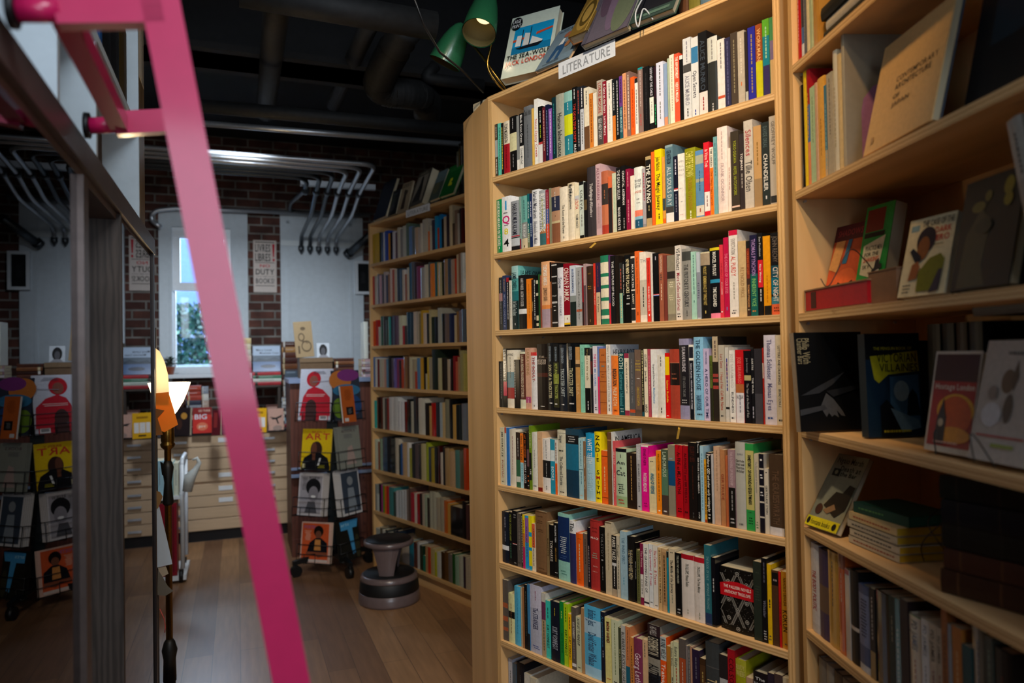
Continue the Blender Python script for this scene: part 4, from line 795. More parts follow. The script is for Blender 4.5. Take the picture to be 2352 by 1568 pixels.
ROWS['A', 5] = [
 (20, 44, 199, 127, 0, 'cfcdb4', '', '~JIM SCHUTZE:.06-.52:222:.4;PONTIAC:.57-.88:a85840:.4;*-=.93-.96:222', None),
 (44, 54, 201, 128, 0, 'e0e4e0', '0-.1:cc5038', '', None),
 (54, 68, 200, 128, 0, '2474c4', '', '', None),
 (68, 103, 197, 126, 0, 'e4ddcc', '', '*-:.12-.8:b08888:.3', None),
 (103, 124, 188, 121, 0, '3c3028', '.5-1:3a6a4c;.8-.9:d8dcd0', '*-:.1-.45:aaa', None),
 (124, 141, 185, 118, 0, 'ee7c1c', '.53-1:a0d4e4', '~Ideas The Fair:.04-.5:222;*-:.56-.9:489', None),
 (141, 157, 190, 121, 0, '181412', '', '~LAST WAY TO NOWHERE:.04-.45:d86a28;~ROBERT COLES:.5-.9:ddd', None),
 (157, 169, 192, 123, 0, '20181a', '.3-.6:6a4a50', '*-=.74-.8:e86a20;*-=.82-.88:e86a20;*-=.92-.95:eee', None),
 (169, 181, 214, 137, 0, '6a8a18', '.42-.85:181818', '~STEEPHEN:.05-.4:d0e0a0:.6;~LIFE:.6-.84:ddd', None),
 (181, 210, 193, 123, 0, 'dcdcd4', '.0-1:dcdcd4', '*-:.3-.6:a8a8a0;*-=.9-.94:345', None),
 (210, 232, 197, 126, 0, 'd8b088', '.93-1:7c2018', '*-=.1-.14:b88a60', None),
 (232, 270, 176, 112, 0, 'e4e2e0', '.4-.72:1a1a1c', '*-:.03-.38:888;*-:.45-.7:999;*-:.87-.95:222', None),
 (270, 291, 177, 113, 0, '2494b4', '.2-.4:d8e4e8', '~BOOKS:.5-.75:e0f0f4', None),
 (291, 302, 176, 113, 0, 'dcd8d0', '.43-1:ea6018', '*-:.05-.38:604040;CEREMONY:.46-.75:c04010', None),
 (302, 339, 209, 134, 0, 'ccc9b4', '.045-.05:333', '~Singer:.08-.2:555:.4;The Collected Stories:.4-.84:444:.4;*-=.29-.34:111;*-=.93-.96:333', None),
 (339, 396, 216, 138, 0, '1e4258', '.09-.22:14181c;.22-.6:1c6a8a;.6-1:163850', '*-=.1-.2:bbb', None),
 (396, 416, 190, 121, 0, 'a4ccd4', '.51-.52:204858', '*-:.04-.45:508090;*-:.55-.75:508090;*-=.92-.95:e0a060', None),
 (416, 426, 181, 116, 0, '8c6a4a', '', 'AUTUMN:.2-.5:d8c8a8:.6;~ALI SMITH:.55-.85:d8c8a8', None),
 (426, 462, 208, 133, 0, '2298d0', '.35-1:a4ccdc', 'WHITE TEETH:.08-.45:e8f4f8:.6;~ZADIE SMITH:.52-.85:b8dce8:.6', None),
 (462, 490, 214, 137, 0, 'f2dc18', '', 'Z=.05-.11:111:.5;A=.14-.2:111:.5;D=.22-.28:111:.5;I=.3-.35:c03020:.5;E=.37-.42:111:.5;S=.54-.6:111:.5;M=.62-.67:c03020:.5;I=.69-.74:111:.5;T=.76-.81:111:.5;H=.83-.88:111:.5;*-=.92-.96:333', None),
 (490, 515, 159, 102, 0, 'e86420', '.1-.11:401808;.88-.89:401808', '*-:.3-.8:f0c890:.4', None),
 (515, 531, 216, 138, 0, '6c4a30', '.1-.12:a07848', '', None),
 (531, 536, 218, 140, 0, 'dcdcd8', '0-1:dcdcd8', '', 'dcdcd8@IN AMERICA@14161a'),
 (536, 545, 191, 122, 0, 'da5c62', '', 'I AM A CAT:.08-.42:f8e0d8:.6;*-:.5-.8:f0b0a8', None),
 (545, 586, 171, 109, 0, 'b4ccae', '0-.06:14161c;.82-1:98b488', 'I=.1-.16:223;Am=.21-.27:223;a=.3-.35:223;Cat=.37-.46:223:.8;*-=.6-.78:1a2420;*-=.86-.96:b04030', None),
 (586, 624, 161, 103, 0, '241812', '', '*-:.05-.9:b08a50:.6', None),
 (624, 641, 189, 121, 0, 'b4b4ba', '', 'DUNBAR:.05-.24:dcdce0:.6;~EDWARD ST AUBYN:.3-.72:444:.4;*-=.92-.97:222', None),
 (641, 668, 187, 120, 0, 'e0108c', '0-.02:e8e8e8', '~EDWARD ST AUBYN:.05-.3:501038:.4;~PATRICK MELROSE:.42-.7:f0e0e8:.5;*-=.86-.94:901058', None),
 (668, 694, 155, 100, 0, 'dccc9e', '.0-1:dccc9e', '~WALLACE STEGNER:.3-.66:666:.4;ANGLE OF REPOSE:.28-.66:1a88a8:.6;*-=.05-.09:333', None),
 (694, 712, 177, 113, 0, 'f08818', '', '~WALLACE STEGNER:.05-.32:603010:.4;*-:.36-.8:a05a10;*-=.93-.97:fff', None),
 (712, 735, 182, 117, 0, '4c5a48', '.3-.7:55785f;.7-1:4a3a34', '~LABORIOUS:.04-.42:b8c8b0:.6;*-=.92-.97:ddd', None),
 (735, 759, 196, 125, 0, '8a8270', '.22-.57:1a4c78', '*-=.17-.21:8aa0b0', None),
 (759, 784, 198, 127, 0, 'b40a1a', '', '~As FINE as MELANCTHA:.1-.68:2a0808:.5;*-=.86-.93:300808', None),
 (784, 802, 198, 127, 0, '9c0a18', '', 'ALPHABETS and BIRTHDAYS:.1-.78:4a0810:.5;*-=.88-.94:300808', None),
 (802, 829, 208, 133, 0, '151010', '', '~ELLERY LEES:.05-.25:4a2018;*-:.3-.75:3a1810;*-:.9-.97:444', None),
 (829, 839, 212, 135, 0, '161616', '.0-.01:ddd', '~Thornton:.02-.14:ddd:.5;~GERTRUDE STEINS AMERICA:.2-.65:ddd:.5;~LUCE:.88-.97:ccc:.5', None),
 (839, 851, 202, 130, 0, 'a4cce0', '', '*-:.1-.85:6a98b0:.3', None),
 (851, 858, 167, 107, 0, 'e2a222', '.95-1:a02818', '*-:.08-.9:604018', None),
 (858, 873, 186, 119, 0, '141414', '.02-.03:caa', 'Fernhurst QED and other early writings by ~:.03-.84:ece8dc:.6;*-=.86-.95:ddd', None),
 (873, 881, 183, 117, 0, 'b8b8bc', '', '', None),
 (881, 900, 204, 130, 0, 'c8a488', '', '*-:.05-.6:a8886c;', None),
 (900, 915, 197, 126, 0, 'b47c50', '', '~GERTRUDE:.12-.86:8a3020:.6', None),
 (915, 923, 183, 117, 0, 'b46038', '', '', None),
 (923, 944, 200, 128, 0, '9a7c84', '.49-1:141210', 'THE FLOWERS OF FRIENDSHIP:.03-.46:c8b0b4:.4;*-:.53-.82:888;*-=.87-.96:bbb', None),
 (944, 973, 221, 141, 0, 'b4b4ac', '', '~Gertrude=.2-.23:222:.8;~Stein and=.24-.27:222:.8;~Thornton=.28-.31:222:.8;~Wilder=.32-.35:222:.8;*-=.12-.16:888;*-=.92-.97:666', None),
 (973, 997, 219, 140, 0, '30964a', '.08-.76:c2b870', 'A HISTORY OF HAVING A GREAT MANY:.13-.7:222:.5;TIMES NOT CONTINUED TO BE FRIENDS:.13-.7:222:.35;*-=.78-.8:1a5028;*-=.84-.93:123018', None),
 (997, 1010, 195, 125, 0, 'c8bca4', '', 'The Development of Abstraction:.1-.5:888:.5;*-=.86-.96:3a6a48', None),
 (1010, 1024, 196, 126, 0, 'cac2b4', '.0-.18:141420;.2-.4:141420;.42-.6:141420;.62-.79:141420;.81-1:141420', '*-=.05-.1:ddd;*-=.25-.32:ddd;*-=.47-.54:ddd', None),
 (1024, 1036, 161, 103, 0, 'd4ccbc', '', '~GERTRUDE STEIN:.16-.8:333:.5;*-=.04-.08:222', None),
 (1036, 1074, 198, 127, 0, '4a3828', '.9-1:d4d0d0', 'THE GRAPES:.2-.6:6a503c:.5;OF WRATH:.5-.86:6a503c:.5', None),
 (1074, 1080, 200, 128, 0, '100c0a', '', '', None),
]
ROWS['A', 6] = [
 (20, 58, 176, 113, 0, '141c2c', '.66-.75:e4e8f0', '*-:.1-.32:aab;*-:.38-.6:889', None),
 (58, 77, 180, 115, 0, '16161a', '', '~PETER DOLENKAMP:.05-.55:909838:.5;*-:.6-.88:488868', None),
 (77, 101, 187, 119, 0, '141316', '.595-.605:c04030;.605-.615:e8e8f0', '*-=.05-.14:999;*-=.93-.97:aaa', None),
 (101, 123, 182, 117, 0, '5e5650', '', '*-:.1-.7:8a827a;*-=.9-.95:222', None),
 (123, 129, 184, 118, 0, '303030', '', '*-:.05-.9:ccc', None),
 (129, 141, 181, 116, 0, 'ecd418', '.35-.6:e08838;.6-1:c81870', '*-:.1-.8:a05818', None),
 (141, 159, 180, 115, 0, '9464b0', '.5-1:22a0e0;.0-.04:28a8e8', '*-:.2-.8:503870', None),
 (159, 175, 182, 116, 0, 'f0e020', '.3-.38:20a8d8;.58-.64:20a8d8;.92-1:20a8d8', '', None),
 (175, 191, 158, 101, 0, 'e8dcc0', '0-.5:e06840', '*-:.1-.9:504838', None),
 (191, 245, 204, 130, 0, '7c5c3e', '.0-.02:5a4028;.96-1:5a4028', '*-=.06-.1:5a3c24;*-=.14-.2:5a3c24;*-=.28-.34:5a3c24;*-=.9-.93:5a3c24', None),
 (245, 258, 175, 112, 0, '86704e', '', '*-:.3-.66:443018', None),
 (258, 278, 168, 108, 0, '131313', '', '~TOM HARRIS:.3-.7:c8c0b4:.7', None),
 (278, 297, 178, 114, 0, '161616', '', '~MADELEINE THIEN:.05-.35:ddd:.4;SIMPLE RECIPES:.45-.7:a07838:.4;*-=.88-.92:ccc', None),
 (297, 348, 213, 137, 0, '8cc4ba', '.05-.71:142c5c', '*-=.34-.6:d0dce0;*-=.62-.68:3a5890;*-=.84-.92:508880', None),
 (348, 376, 196, 126, 0, 'dadce0', '.2-1:2c2c5c', 'The:.03-.17:222:.7', None),
 (376, 408, 162, 104, 0, 'ea6018', '.1-.9:ea6018', '*-:.2-.8:d8c8a0:.4;*-=.1-.11:401808;*-=.88-.89:401808', None),
 (408, 426, 165, 105, 0, '6c5a50', '', '*-:.1-.6:443830', None),
 (426, 437, 187, 120, 0, '16141f', '', '*-:.3-.9:9a8a8a', None),
 (437, 476, 213, 137, 0, 'a8302e', '.01-.02:702020', 'WAR=.1-.12:702020;AND=.15-.17:702020;PEACE=.24-.27:f0e0d8:1;*-=.46-.55:88b098;*-=.64-.68:c88078;*-=.72-.75:c88078', None),
 (476, 498, 198, 127, 0, '151312', '', '~TOLSTOY:.1-.46:666:.5;*-=.48-.53:aaa;*-:.6-.85:666', None),
 (498, 524, 216, 138, 0, 'c2b498', '.0-.02:6a5c48', '*-:.15-.7:9a8c70', None),
 (524, 542, 180, 116, 0, '242220', '.45-.5:ccc;.88-1:a89880', '~PARIS TALES:.03-.4:e0dcd0:.8;*-:.5-.85:ccc', None),
 (542, 556, 182, 116, 0, 'c0b8a4', '', '~Prosper:.15-.35:554;*-:.4-.85:776', None),
 (556, 582, 198, 127, 0, '98b8c8', '', 'THE WIND SPIRIT:.09-.48:5a7c90:.5;*-:.68-.8:5090a8', None),
 (582, 610, 188, 121, 0, '131212', '', 'THE FOUR WISE MEN:.2-.65:b8a880:.6;*-:.22-.68:888:.3', None),
 (610, 617, 173, 111, 0, '101010', '', '~MICHEL TOURNIER:.02-.9:888', None),
 (617, 630, 154, 100, 0, '6a6c40', '', '*-:.03-.95:3a3c20', None),
 (630, 642, 175, 112, 0, '7c1c44', '.5-.88:d8d4cc;.88-1:7c1c44', '~The Prime:.04-.46:e0b0b8:.6;*-:.58-.82:888', None),
 (642, 661, 177, 113, 0, 'dcdcd8', '.93-.96:2a2a34', 'THE GROWING PAINS OF ~:.06-.78:333:.5', None),
 (661, 676, 179, 115, 0, 'd4dadf', '', 'Government:.08-.42:b82c40:.6;~B Traven:.46-.65:b82c40:.6;*-=.9-.93:222', None),
 (676, 693, 179, 115, 0, 'dcd8d0', '', 'The Carreta:.08-.35:b82c40:.6;~B Traven:.4-.62:b82c40:.6;*-=.93-.96:222', None),
 (693, 707, 174, 111, 0, 'c8a878', '', '~B TRAVEN:.04-.26:5a3818:.5;MARCH TO THE MONTERIA:.3-.88:5a3818:.5', None),
 (707, 723, 174, 111, 0, 'c09c70', '.05-.9:a8845c', '*-:.1-.85:443018', None),
 (723, 730, 169, 108, 0, '158aa4', '0-.1:181818', '', None),
 (730, 751, 179, 114, 0, 'cabca0', '', 'The Middle of the Journey:.17-.68:222:.5;*-=.04-.07:222;*-:.7-.85:887', None),
 (751, 771, 172, 110, 0, '121212', '', '~TRILLING THE GODS CHILDREN:.04-.48:a8a898:.4;*-=.87-.97:bbb', None),
 (771, 811, 173, 111, 0, 'd8d0ca', '0-.075:a81828', '~TROLLOPE:.14-.3:554:.3;~Phineas Redux:.32-.5:554:.3;*-:.85-.95:998', None),
 (811, 845, 173, 111, 0, 'd6cec8', '0-.08:b01828', '~TROLLOPE:.14-.3:554:.3;The Prime Minister:.32-.55:554:.3;*-:.85-.95:998', None),
 (845, 866, 211, 135, 0, '2c6874', '.85-1:2c3c60', 'THE BOOK OF SALT:.14-.44:7aa8ac:.4;~MONIQUE TRUONG:.48-.8:7aa8ac:.4', None),
 (866, 879, 181, 116, 0, '14141a', '', '*-:.3-.55:aaa', None),
 (987, 1010, 196, 125, 0, '283028', '', '*-=.12-.16:3a4438;*-=.3-.5:3c463a', None),
 (1010, 1025, 208, 133, 0, '101014', '', '*-:.05-.3:556;~Whistler:.5-.7:778;*-=.85-.97:ccc', None),
 (1025, 1037, 196, 126, 0, 'e4b812', '', '*-:.44-.56:222:.5;*-=.88-.96:444', None),
 (1037, 1055, 184, 118, 0, '4e3420', '.03-.2:161312', '*-=.1-.16:988', None),
 (1055, 1062, 184, 118, 0, 'c41a1c', '', '*-:.4-.7:801010', None),
 (1062, 1080, 186, 119, 0, 'b87c20', '', '~NAHOKO UEHASHI:.08-.44:5a3c10:.5;KOKUN:.5-.78:3a2408:.8;*-=.92-.96:444', None),
]
ROWS['A', 7] = [
 (20, 47, 209, 134, 0, '5a5450', '.38-.46:a85838;.6-.68:a85838;.78-.84:a85838', '', None),
 (47, 79, 168, 108, 0, 'dcdca4', '.36-.5:141414', '*-:.2-.8:8a5838:.6', None),
 (79, 113, 200, 128, 0, '52b4de', '', '*-:.1-.8:3a90b8', None),
 (113, 121, 199, 127, 0, 'c8b898', '', '', None),
 (121, 131, 204, 130, 0, 'a8744a', '', '', None),
 (131, 146, 216, 138, 0, '121214', '', '*-:.1-.8:554', None),
 (146, 158, 221, 141, 0, '3c82b4', '.75-1:181c20', '', None),
 (158, 215, 224, 143, 0, 'c4c4da', '.35-1:b4b8cc', '*-:.08-.22:904060:.4;The STRANGER:.33-.65:4a4a68:.5;*-=.88-.94:3a4a90', None),
 (215, 235, 208, 133, 0, 'c8c8c0', '.14-.42:6c3458;.42-1:b09a78', '*-:.44-.9:332', None),
 (235, 255, 188, 121, 0, '3cccc0', '', '*-:.12-.3:105050;~KURT VONNEGUT:.42-.82:0c3030:.6', None),
 (255, 299, 191, 122, 0, '101828', '', '*-:.1-.28:b8a828;~KURT VONNEGUT:.42-.8:a8b0c0:.6', None),
 (299, 317, 200, 128, 0, '108838', '', '*-:.15-.3:c0d860;*-:.5-.85:0a4820', None),
 (317, 336, 198, 127, 0, 'aed420', '', '*-:.06-.3:303808;~KURT VONNEGUT:.42-.83:202808:.6', None),
 (336, 351, 170, 109, 0, 'f4c010', '', '*-:.06-.3:403008;~KURT VONNEGUT:.42-.85:302408:.6', None),
 (351, 370, 195, 125, 0, '5c544c', '.9-.95:ddd', '~KURT VONNEGUT:.24-.5:e8e4dc:.5;*-:.56-.85:988', None),
 (370, 393, 170, 109, 0, 'c8ccac', '', '~AS DECEIT TO FRIENDSHIP:.03-.52:222:.5;*-=.9-.94:443', None),
 (393, 405, 202, 129, 0, 'b0885c', '', '', None),
 (405, 474, 216, 138, 0, '52b4e2', '.18-.4:a8cce4;.85-1:a0d0ec', 'Infinite Jest:.05-.27:3a5a78:.55;~David Foster Wallace:.37-.83:3a5a78:.55', None),
 (474, 490, 211, 135, 0, '161c2c', '', '~Argumentation:.06-.5:3a6a88:.6;*-:.55-.65:99a', None),
 (490, 516, 199, 127, 0, 'dcd488', '', '~MARINA WARNER:.06-.38:332;~ESMOND AND ILIA:.06-.38:b03828:.35;*-=.9-.93:c05020', None),
 (516, 543, 199, 127, 0, 'ccd4b4', '', '*-:.04-.85:889870:.4;*-=.9-.95:222', None),
 (543, 553, 182, 116, 0, '3c4430', '', '~THE STRANGE:.1-.9:a8a878', None),
 (553, 570, 191, 122, 0, 'b8b8b4', '', '~BLUEBERRY BUCKLE GUARD:.1-.9:444:.8', None),
 (570, 586, 192, 123, 0, 'ca7e4e', '.6-1:186078', '*-:.05-.5:8a5030', None),
 (586, 599, 165, 106, 0, 'cc8440', '', '*-:.15-.9:5a3818', None),
 (599, 632, 167, 107, 0, '7c3454', '', '~Georg Letham:.25-.88:e8d0d8:.7', None),
 (632, 650, 172, 110, 0, 'd4b088', '', '*-:.05-.3:665', None),
 (650, 695, 222, 142, 0, '8c887c', '0-.14:302024;.14-.42:141418;.62-1:20242c', '~HG WELLS:.02-.13:b8b4b0;EXPERIMENT IN:.16-.38:c8c0a8:.9;AUTOBIOGRAPHY:.5-1:141418:.9', None),
 (695, 716, 198, 127, 0, 'e85818', '0-.33:b8c4c4', '~IRVINE WELSH:.03-.3:1a1a1a:.9;Trainspotting:.38-.95:f4e8e0:.7', None),
 (716, 730, 177, 114, 0, 'b07428', '', '', None),
 (730, 739, 191, 122, 0, 'cac8a0', '', '~Eudora Welty:.07-.35:333:.6;*-:.5-.9:333', None),
 (739, 758, 196, 126, 0, 'ccd0a8', '.6-1:2c7464', '~Eudora Welty:.07-.35:333:.6;*-:.36-.8:a84828', None),
 (758, 780, 210, 134, 0, '5c5450', '.25-.6:a84c28', '*-:.3-.9:c0a090', None),
 (780, 788, 196, 126, 0, '7c7474', '', '', None),
 (788, 794, 197, 126, 0, '5c5a58', '', '*-:.05-.9:999', None),
 (794, 801, 197, 126, 0, 'b48870', '', '', None),
 (801, 824, 193, 124, 0, '271c38', '', '*-:.1-.4:667;~COUNT DRACO:.55-.95:b08828:.4', None),
 (824, 842, 176, 113, 0, '3c2818', '.1-.9:4c3420', '*-:.2-.5:b09858;*-=.6-.8:a08848', None),
 (842, 884, 226, 145, 0, '3a3e40', '.28-.29:555', '~Tigers of Anubis:.42-.98:d4bc88:.8', None),
 (884, 909, 204, 131, 0, '242022', '.3-.95:b0b0b0', '*-:.35-.95:333', None),
 (909, 931, 225, 144, 0, 'a41420', '', '~COLSON WHITEHEAD:.1-.98:4a0810:.7', None),
 (931, 961, 206, 132, 0, 'a0a018', '.0-.2:a8a830', '~RUDY=.06-.12:ccc070;~WIEBE=.13-.2:ccc070;~The Tomb:.32-.9:dcd868:.6', None),
 (961, 980, 169, 108, 0, 'b89478', '.1-1:14120f', '', None),
 (980, 1020, 190, 122, 0, '14131a', '', 'The=.06-.1:ddd;Weaver=.12-.3:ddd', None),
 (1020, 1038, 199, 127, 0, '2c2434', '', '', None),
 (1038, 1060, 202, 129, 0, '4a3a38', '', '', None),
 (1060, 1080, 200, 128, 0, 'c0b090', '', '', None),
]
ROWS['F', 1] = [
 (33, 127, 195, 125, 0.0, 'c8a414', '', '', None),
 (127, 147, 196, 125, 0, '303a30', '', '', None),
 (147, 176, 193, 124, 0, '1c3060', '', '', None),
 (176, 195, 189, 121, 0, 'c4c4c8', '', '', None),
 (195, 244, 194, 124, 0, '2c4aa4', '', '', None),
 (244, 270, 172, 110, 0, 'd09030', '', '', None),
 (270, 296, 176, 113, 0, '22222e', '', '', None),
 (296, 334, 176, 112, 0, 'd4d0d4', '', '', None),
 (334, 357, 167, 107, 0, '6a5058', '', '', None),
 (357, 392, 191, 122, 0, 'c4bca8', '', '', None),
 (392, 423, 179, 115, 0, '8a8480', '', '', None),
 (423, 463, 192, 123, 0, 'b4b4a8', '', '', None),
 (463, 496, 203, 130, 0, '5c7060', '', '', None),
 (496, 532, 178, 114, 0, '6282b4', '', '', None),
 (532, 565, 172, 110, 0, '60686a', '', '', None),
 (565, 606, 161, 103, 0, 'c4a890', '', '', None),
 (606, 628, 155, 100, 0, 'b4a8a0', '', '', None),
 (628, 656, 178, 114, 0, 'd4ccbc', '', '', None),
 (656, 718, 197, 126, 0, 'b8b0a0', '', '', None),
 (718, 736, 119, 100, 0, 'e07030', '', '', None),
 (736, 757, 149, 100, 0, 'c4bca8', '', '', None),
 (757, 792, 178, 114, 0, '3c3040', '', '', None),
 (792, 818, 195, 125, 0, '2494c4', '', '', None),
 (818, 839, 124, 100, 0, 'b04838', '', '', None),
 (839, 863, 197, 126, 0, '1c82c4', '', '', None),
 (863, 886, 168, 108, 0, '222222', '', '', None),
 (886, 913, 177, 113, 0, 'c4b4a0', '', '', None),
 (913, 940, 185, 119, 0, '302028', '', '', None),
 (940, 973, 231, 148, 0, 'c4b494', '', '', None),
 (973, 998, 126, 100, 0, '504030', '', '', None),
 (998, 1023, 196, 126, 0, '887060', '', '', None),
 (1023, 1044, 174, 111, 0, 'b4b0ac', '', '', None),
 (1044, 1060, 198, 127, 0, '302428', '', '', None),
 (1060, 1078, 198, 127, 0, '521818', '', '', None),
]
ROWS['F', 2] = [
 (20, 50, 189, 121, 0, 'b43434', '', '', None),
 (50, 87, 187, 119, 0, 'c4bcb0', '', '', None),
 (87, 116, 197, 126, 0, '706058', '', '', None),
 (116, 146, 187, 120, 0, 'c4949a', '', '', None),
 (146, 175, 192, 123, 0, '504848', '', '', None),
 (175, 207, 203, 130, 0, 'b4a4a0', '', '', None),
 (207, 232, 179, 114, 0, '304060', '', '', None),
 (232, 256, 183, 117, 0, 'a47c60', '', '', None),
 (256, 288, 216, 138, 0, 'd4bca8', '', '', None),
 (288, 311, 206, 132, 0, 'b45434', '', '', None),
 (311, 344, 203, 130, 0, 'c4bca0', '', '', None),
 (344, 377, 207, 132, 0, '303840', '', '', None),
 (377, 413, 203, 130, 0, '42586a', '', '', None),
 (413, 437, 193, 123, 0, 'd4ccc4', '', '', None),
 (437, 466, 163, 104, 0, 'a47060', '', '', None),
 (466, 496, 201, 129, 0, 'c4bca8', '', '', None),
 (496, 518, 225, 144, 0, '3c6a88', '', '', None),
 (518, 550, 229, 147, 0, '606060', '', '', None),
 (550, 578, 222, 142, 0, '3c2828', '', '', None),
 (578, 624, 196, 125, 0, '84345a', '', '', None),
 (624, 667, 184, 118, 0, 'a8a8a8', '', '', None),
 (667, 715, 196, 125, 0, 'ccc4b0', '', '', None),
 (715, 730, 207, 133, 0, '506062', '', '', None),
 (730, 780, 196, 125, 0, 'e48420', '', '', None),
 (780, 810, 200, 128, 0, '206064', '', '', None),
 (810, 821, 196, 126, 0, 'c0a060', '', '', None),
 (821, 857, 192, 123, 0, 'c4bc98', '', '', None),
 (857, 878, 191, 122, 0, '303828', '', '', None),
 (878, 916, 205, 131, 0, 'a48462', '', '', None),
 (916, 948, 203, 130, 0, '404c58', '', '', None),
 (948, 989, 197, 126, 0, 'a89080', '', '', None),
 (989, 1008, 195, 125, 0, 'c44420', '', '', None),
 (1008, 1027, 217, 139, 0, 'c4b4a0', '', '', None),
 (1027, 1048, 221, 142, 0, '907062', '', '', None),
 (1048, 1065, 222, 142, 0, 'b8c0c8', '', '', None),
 (1065, 1081, 220, 141, 0, 'e0e8f0', '', '', None),
]
ROWS['F', 3] = [
 (20, 56, 163, 104, 0, 'cc4c20', '', '', None),
 (56, 97, 168, 108, 0, 'b42018', '', '', None),
 (97, 123, 123, 100, 0, 'b8b8a8', '', '', None),
 (123, 155, 190, 122, 0, '2c5c48', '', '', None),
 (155, 188, 189, 121, 0, '404040', '', '', None),
 (188, 226, 162, 104, 0, '44504a', '', '', None),
 (226, 261, 181, 116, 0, '34a8a4', '', '', None),
 (261, 282, 180, 115, 0, '303858', '', '', None),
 (282, 309, 186, 119, 0, '607084', '', '', None),
 (309, 330, 184, 118, 0, '503048', '', '', None),
 (330, 357, 183, 117, 0, '6a5064', '', '', None),
 (357, 401, 182, 116, 0, 'ccccb4', '', '', None),
 (401, 431, 117, 100, 0, 'b42222', '', '', None),
 (431, 456, 116, 100, 0, '403c34', '', '', None),
 (456, 494, 197, 126, 0, '2a4a60', '', '', None),
 (494, 533, 194, 124, 0, '203848', '', '', None),
 (533, 568, 196, 125, 0, 'c4b4a4', '', '', None),
 (568, 603, 194, 124, 0, 'b0a494', '', '', None),
 (603, 622, 182, 116, 0, '8a8068', '', '', None),
 (622, 647, 200, 128, 0, 'c49c34', '', '', None),
 (647, 683, 182, 117, 0, 'c4b4a8', '', '', None),
 (683, 714, 177, 113, 0, '1a1a1c', '', '', None),
 (714, 740, 198, 127, 0, 'b8ac84', '', '', None),
 (740, 766, 154, 100, 0, '2c3a30', '', '', None),
 (766, 805, 153, 100, 0, '161618', '', '', None),
 (805, 846, 202, 129, 0, 'a8aaa4', '', '', None),
 (846, 876, 168, 107, 0, '222222', '', '', None),
 (876, 922, 166, 106, 0, '6c5a52', '', '', None),
 (922, 972, 164, 105, 0, '1a2048', '', '', None),
 (972, 1000, 152, 100, 0, 'b4a484', '', '', None),
 (1000, 1020, 172, 110, 0, '8a6a48', '', '', None),
 (1020, 1048, 177, 113, 0, '706878', '', '', None),
 (1048, 1079, 181, 116, 0, '505a6a', '', '', None),
]
ROWS['F', 4] = [
 (20, 41, 197, 126, 0, '5272a4', '', '', None),
 (41, 71, 190, 121, 0, 'c8c8c4', '', '', None),
 (71, 104, 182, 117, 0, '721a1a', '', '', None),
 (104, 129, 182, 116, 0, 'b4b4a4', '', '', None),
 (129, 168, 182, 116, 0, 'c4b8a4', '', '', None),
 (168, 193, 182, 116, 0, 'c49484', '', '', None),
 (193, 217, 181, 116, 0, '5a88a4', '', '', None),
 (217, 258, 203, 130, 0, '1a1a1c', '', '', None),
 (258, 286, 188, 120, 0, '584c58', '', '', None),
 (286, 330, 188, 120, 0, '6a5cac', '', '', None),
 (330, 350, 181, 116, 0, '8a3a60', '', '', None),
 (350, 380, 173, 111, 0, '302c34', '', '', None),
 (380, 409, 180, 115, 0, 'b44424', '', '', None),
 (409, 455, 197, 126, 0, '906c4a', '', '', None),
 (455, 476, 193, 124, 0, '604428', '', '', None),
 (476, 511, 193, 124, 0, 'c0b89c', '', '', None),
 (511, 546, 179, 115, 0, 'a89c84', '', '', None),
 (546, 568, 105, 100, 0, 'b4442c', '', '', None),
 (568, 604, 186, 119, 0, '5282b4', '', '', None),
 (604, 646, 186, 119, 0, 'c49424', '', '', None),
 (646, 666, 192, 123, 0, '121212', '', '', None),
 (666, 685, 93, 100, 0, 'c8c0a0', '', '', None),
 (685, 702, 191, 123, 0, 'c0a434', '', '', None),
 (702, 737, 188, 120, 0, '9a927e', '', '', None),
 (737, 799, 236, 151, 0, '1c2a22', '', '', None),
 (799, 842, 184, 118, 0, 'b8b490', '', '', None),
 (842, 867, 184, 118, 0, '302820', '', '', None),
 (867, 894, 184, 117, 0, '2a2418', '', '', None),
 (894, 923, 177, 113, 0, 'b4a490', '', '', None),
 (923, 958, 177, 113, 0, '221a18', '', '', None),
 (958, 981, 195, 125, 0, '841a1c', '', '', None),
 (981, 1004, 164, 105, 0, 'b4583a', '', '', None),
 (1004, 1020, 189, 121, 0, 'a08060', '', '', None),
 (1020, 1056, 225, 144, 0, '928c62', '', '', None),
 (1056, 1076, 207, 132, 0, 'a49c54', '', '', None),
]
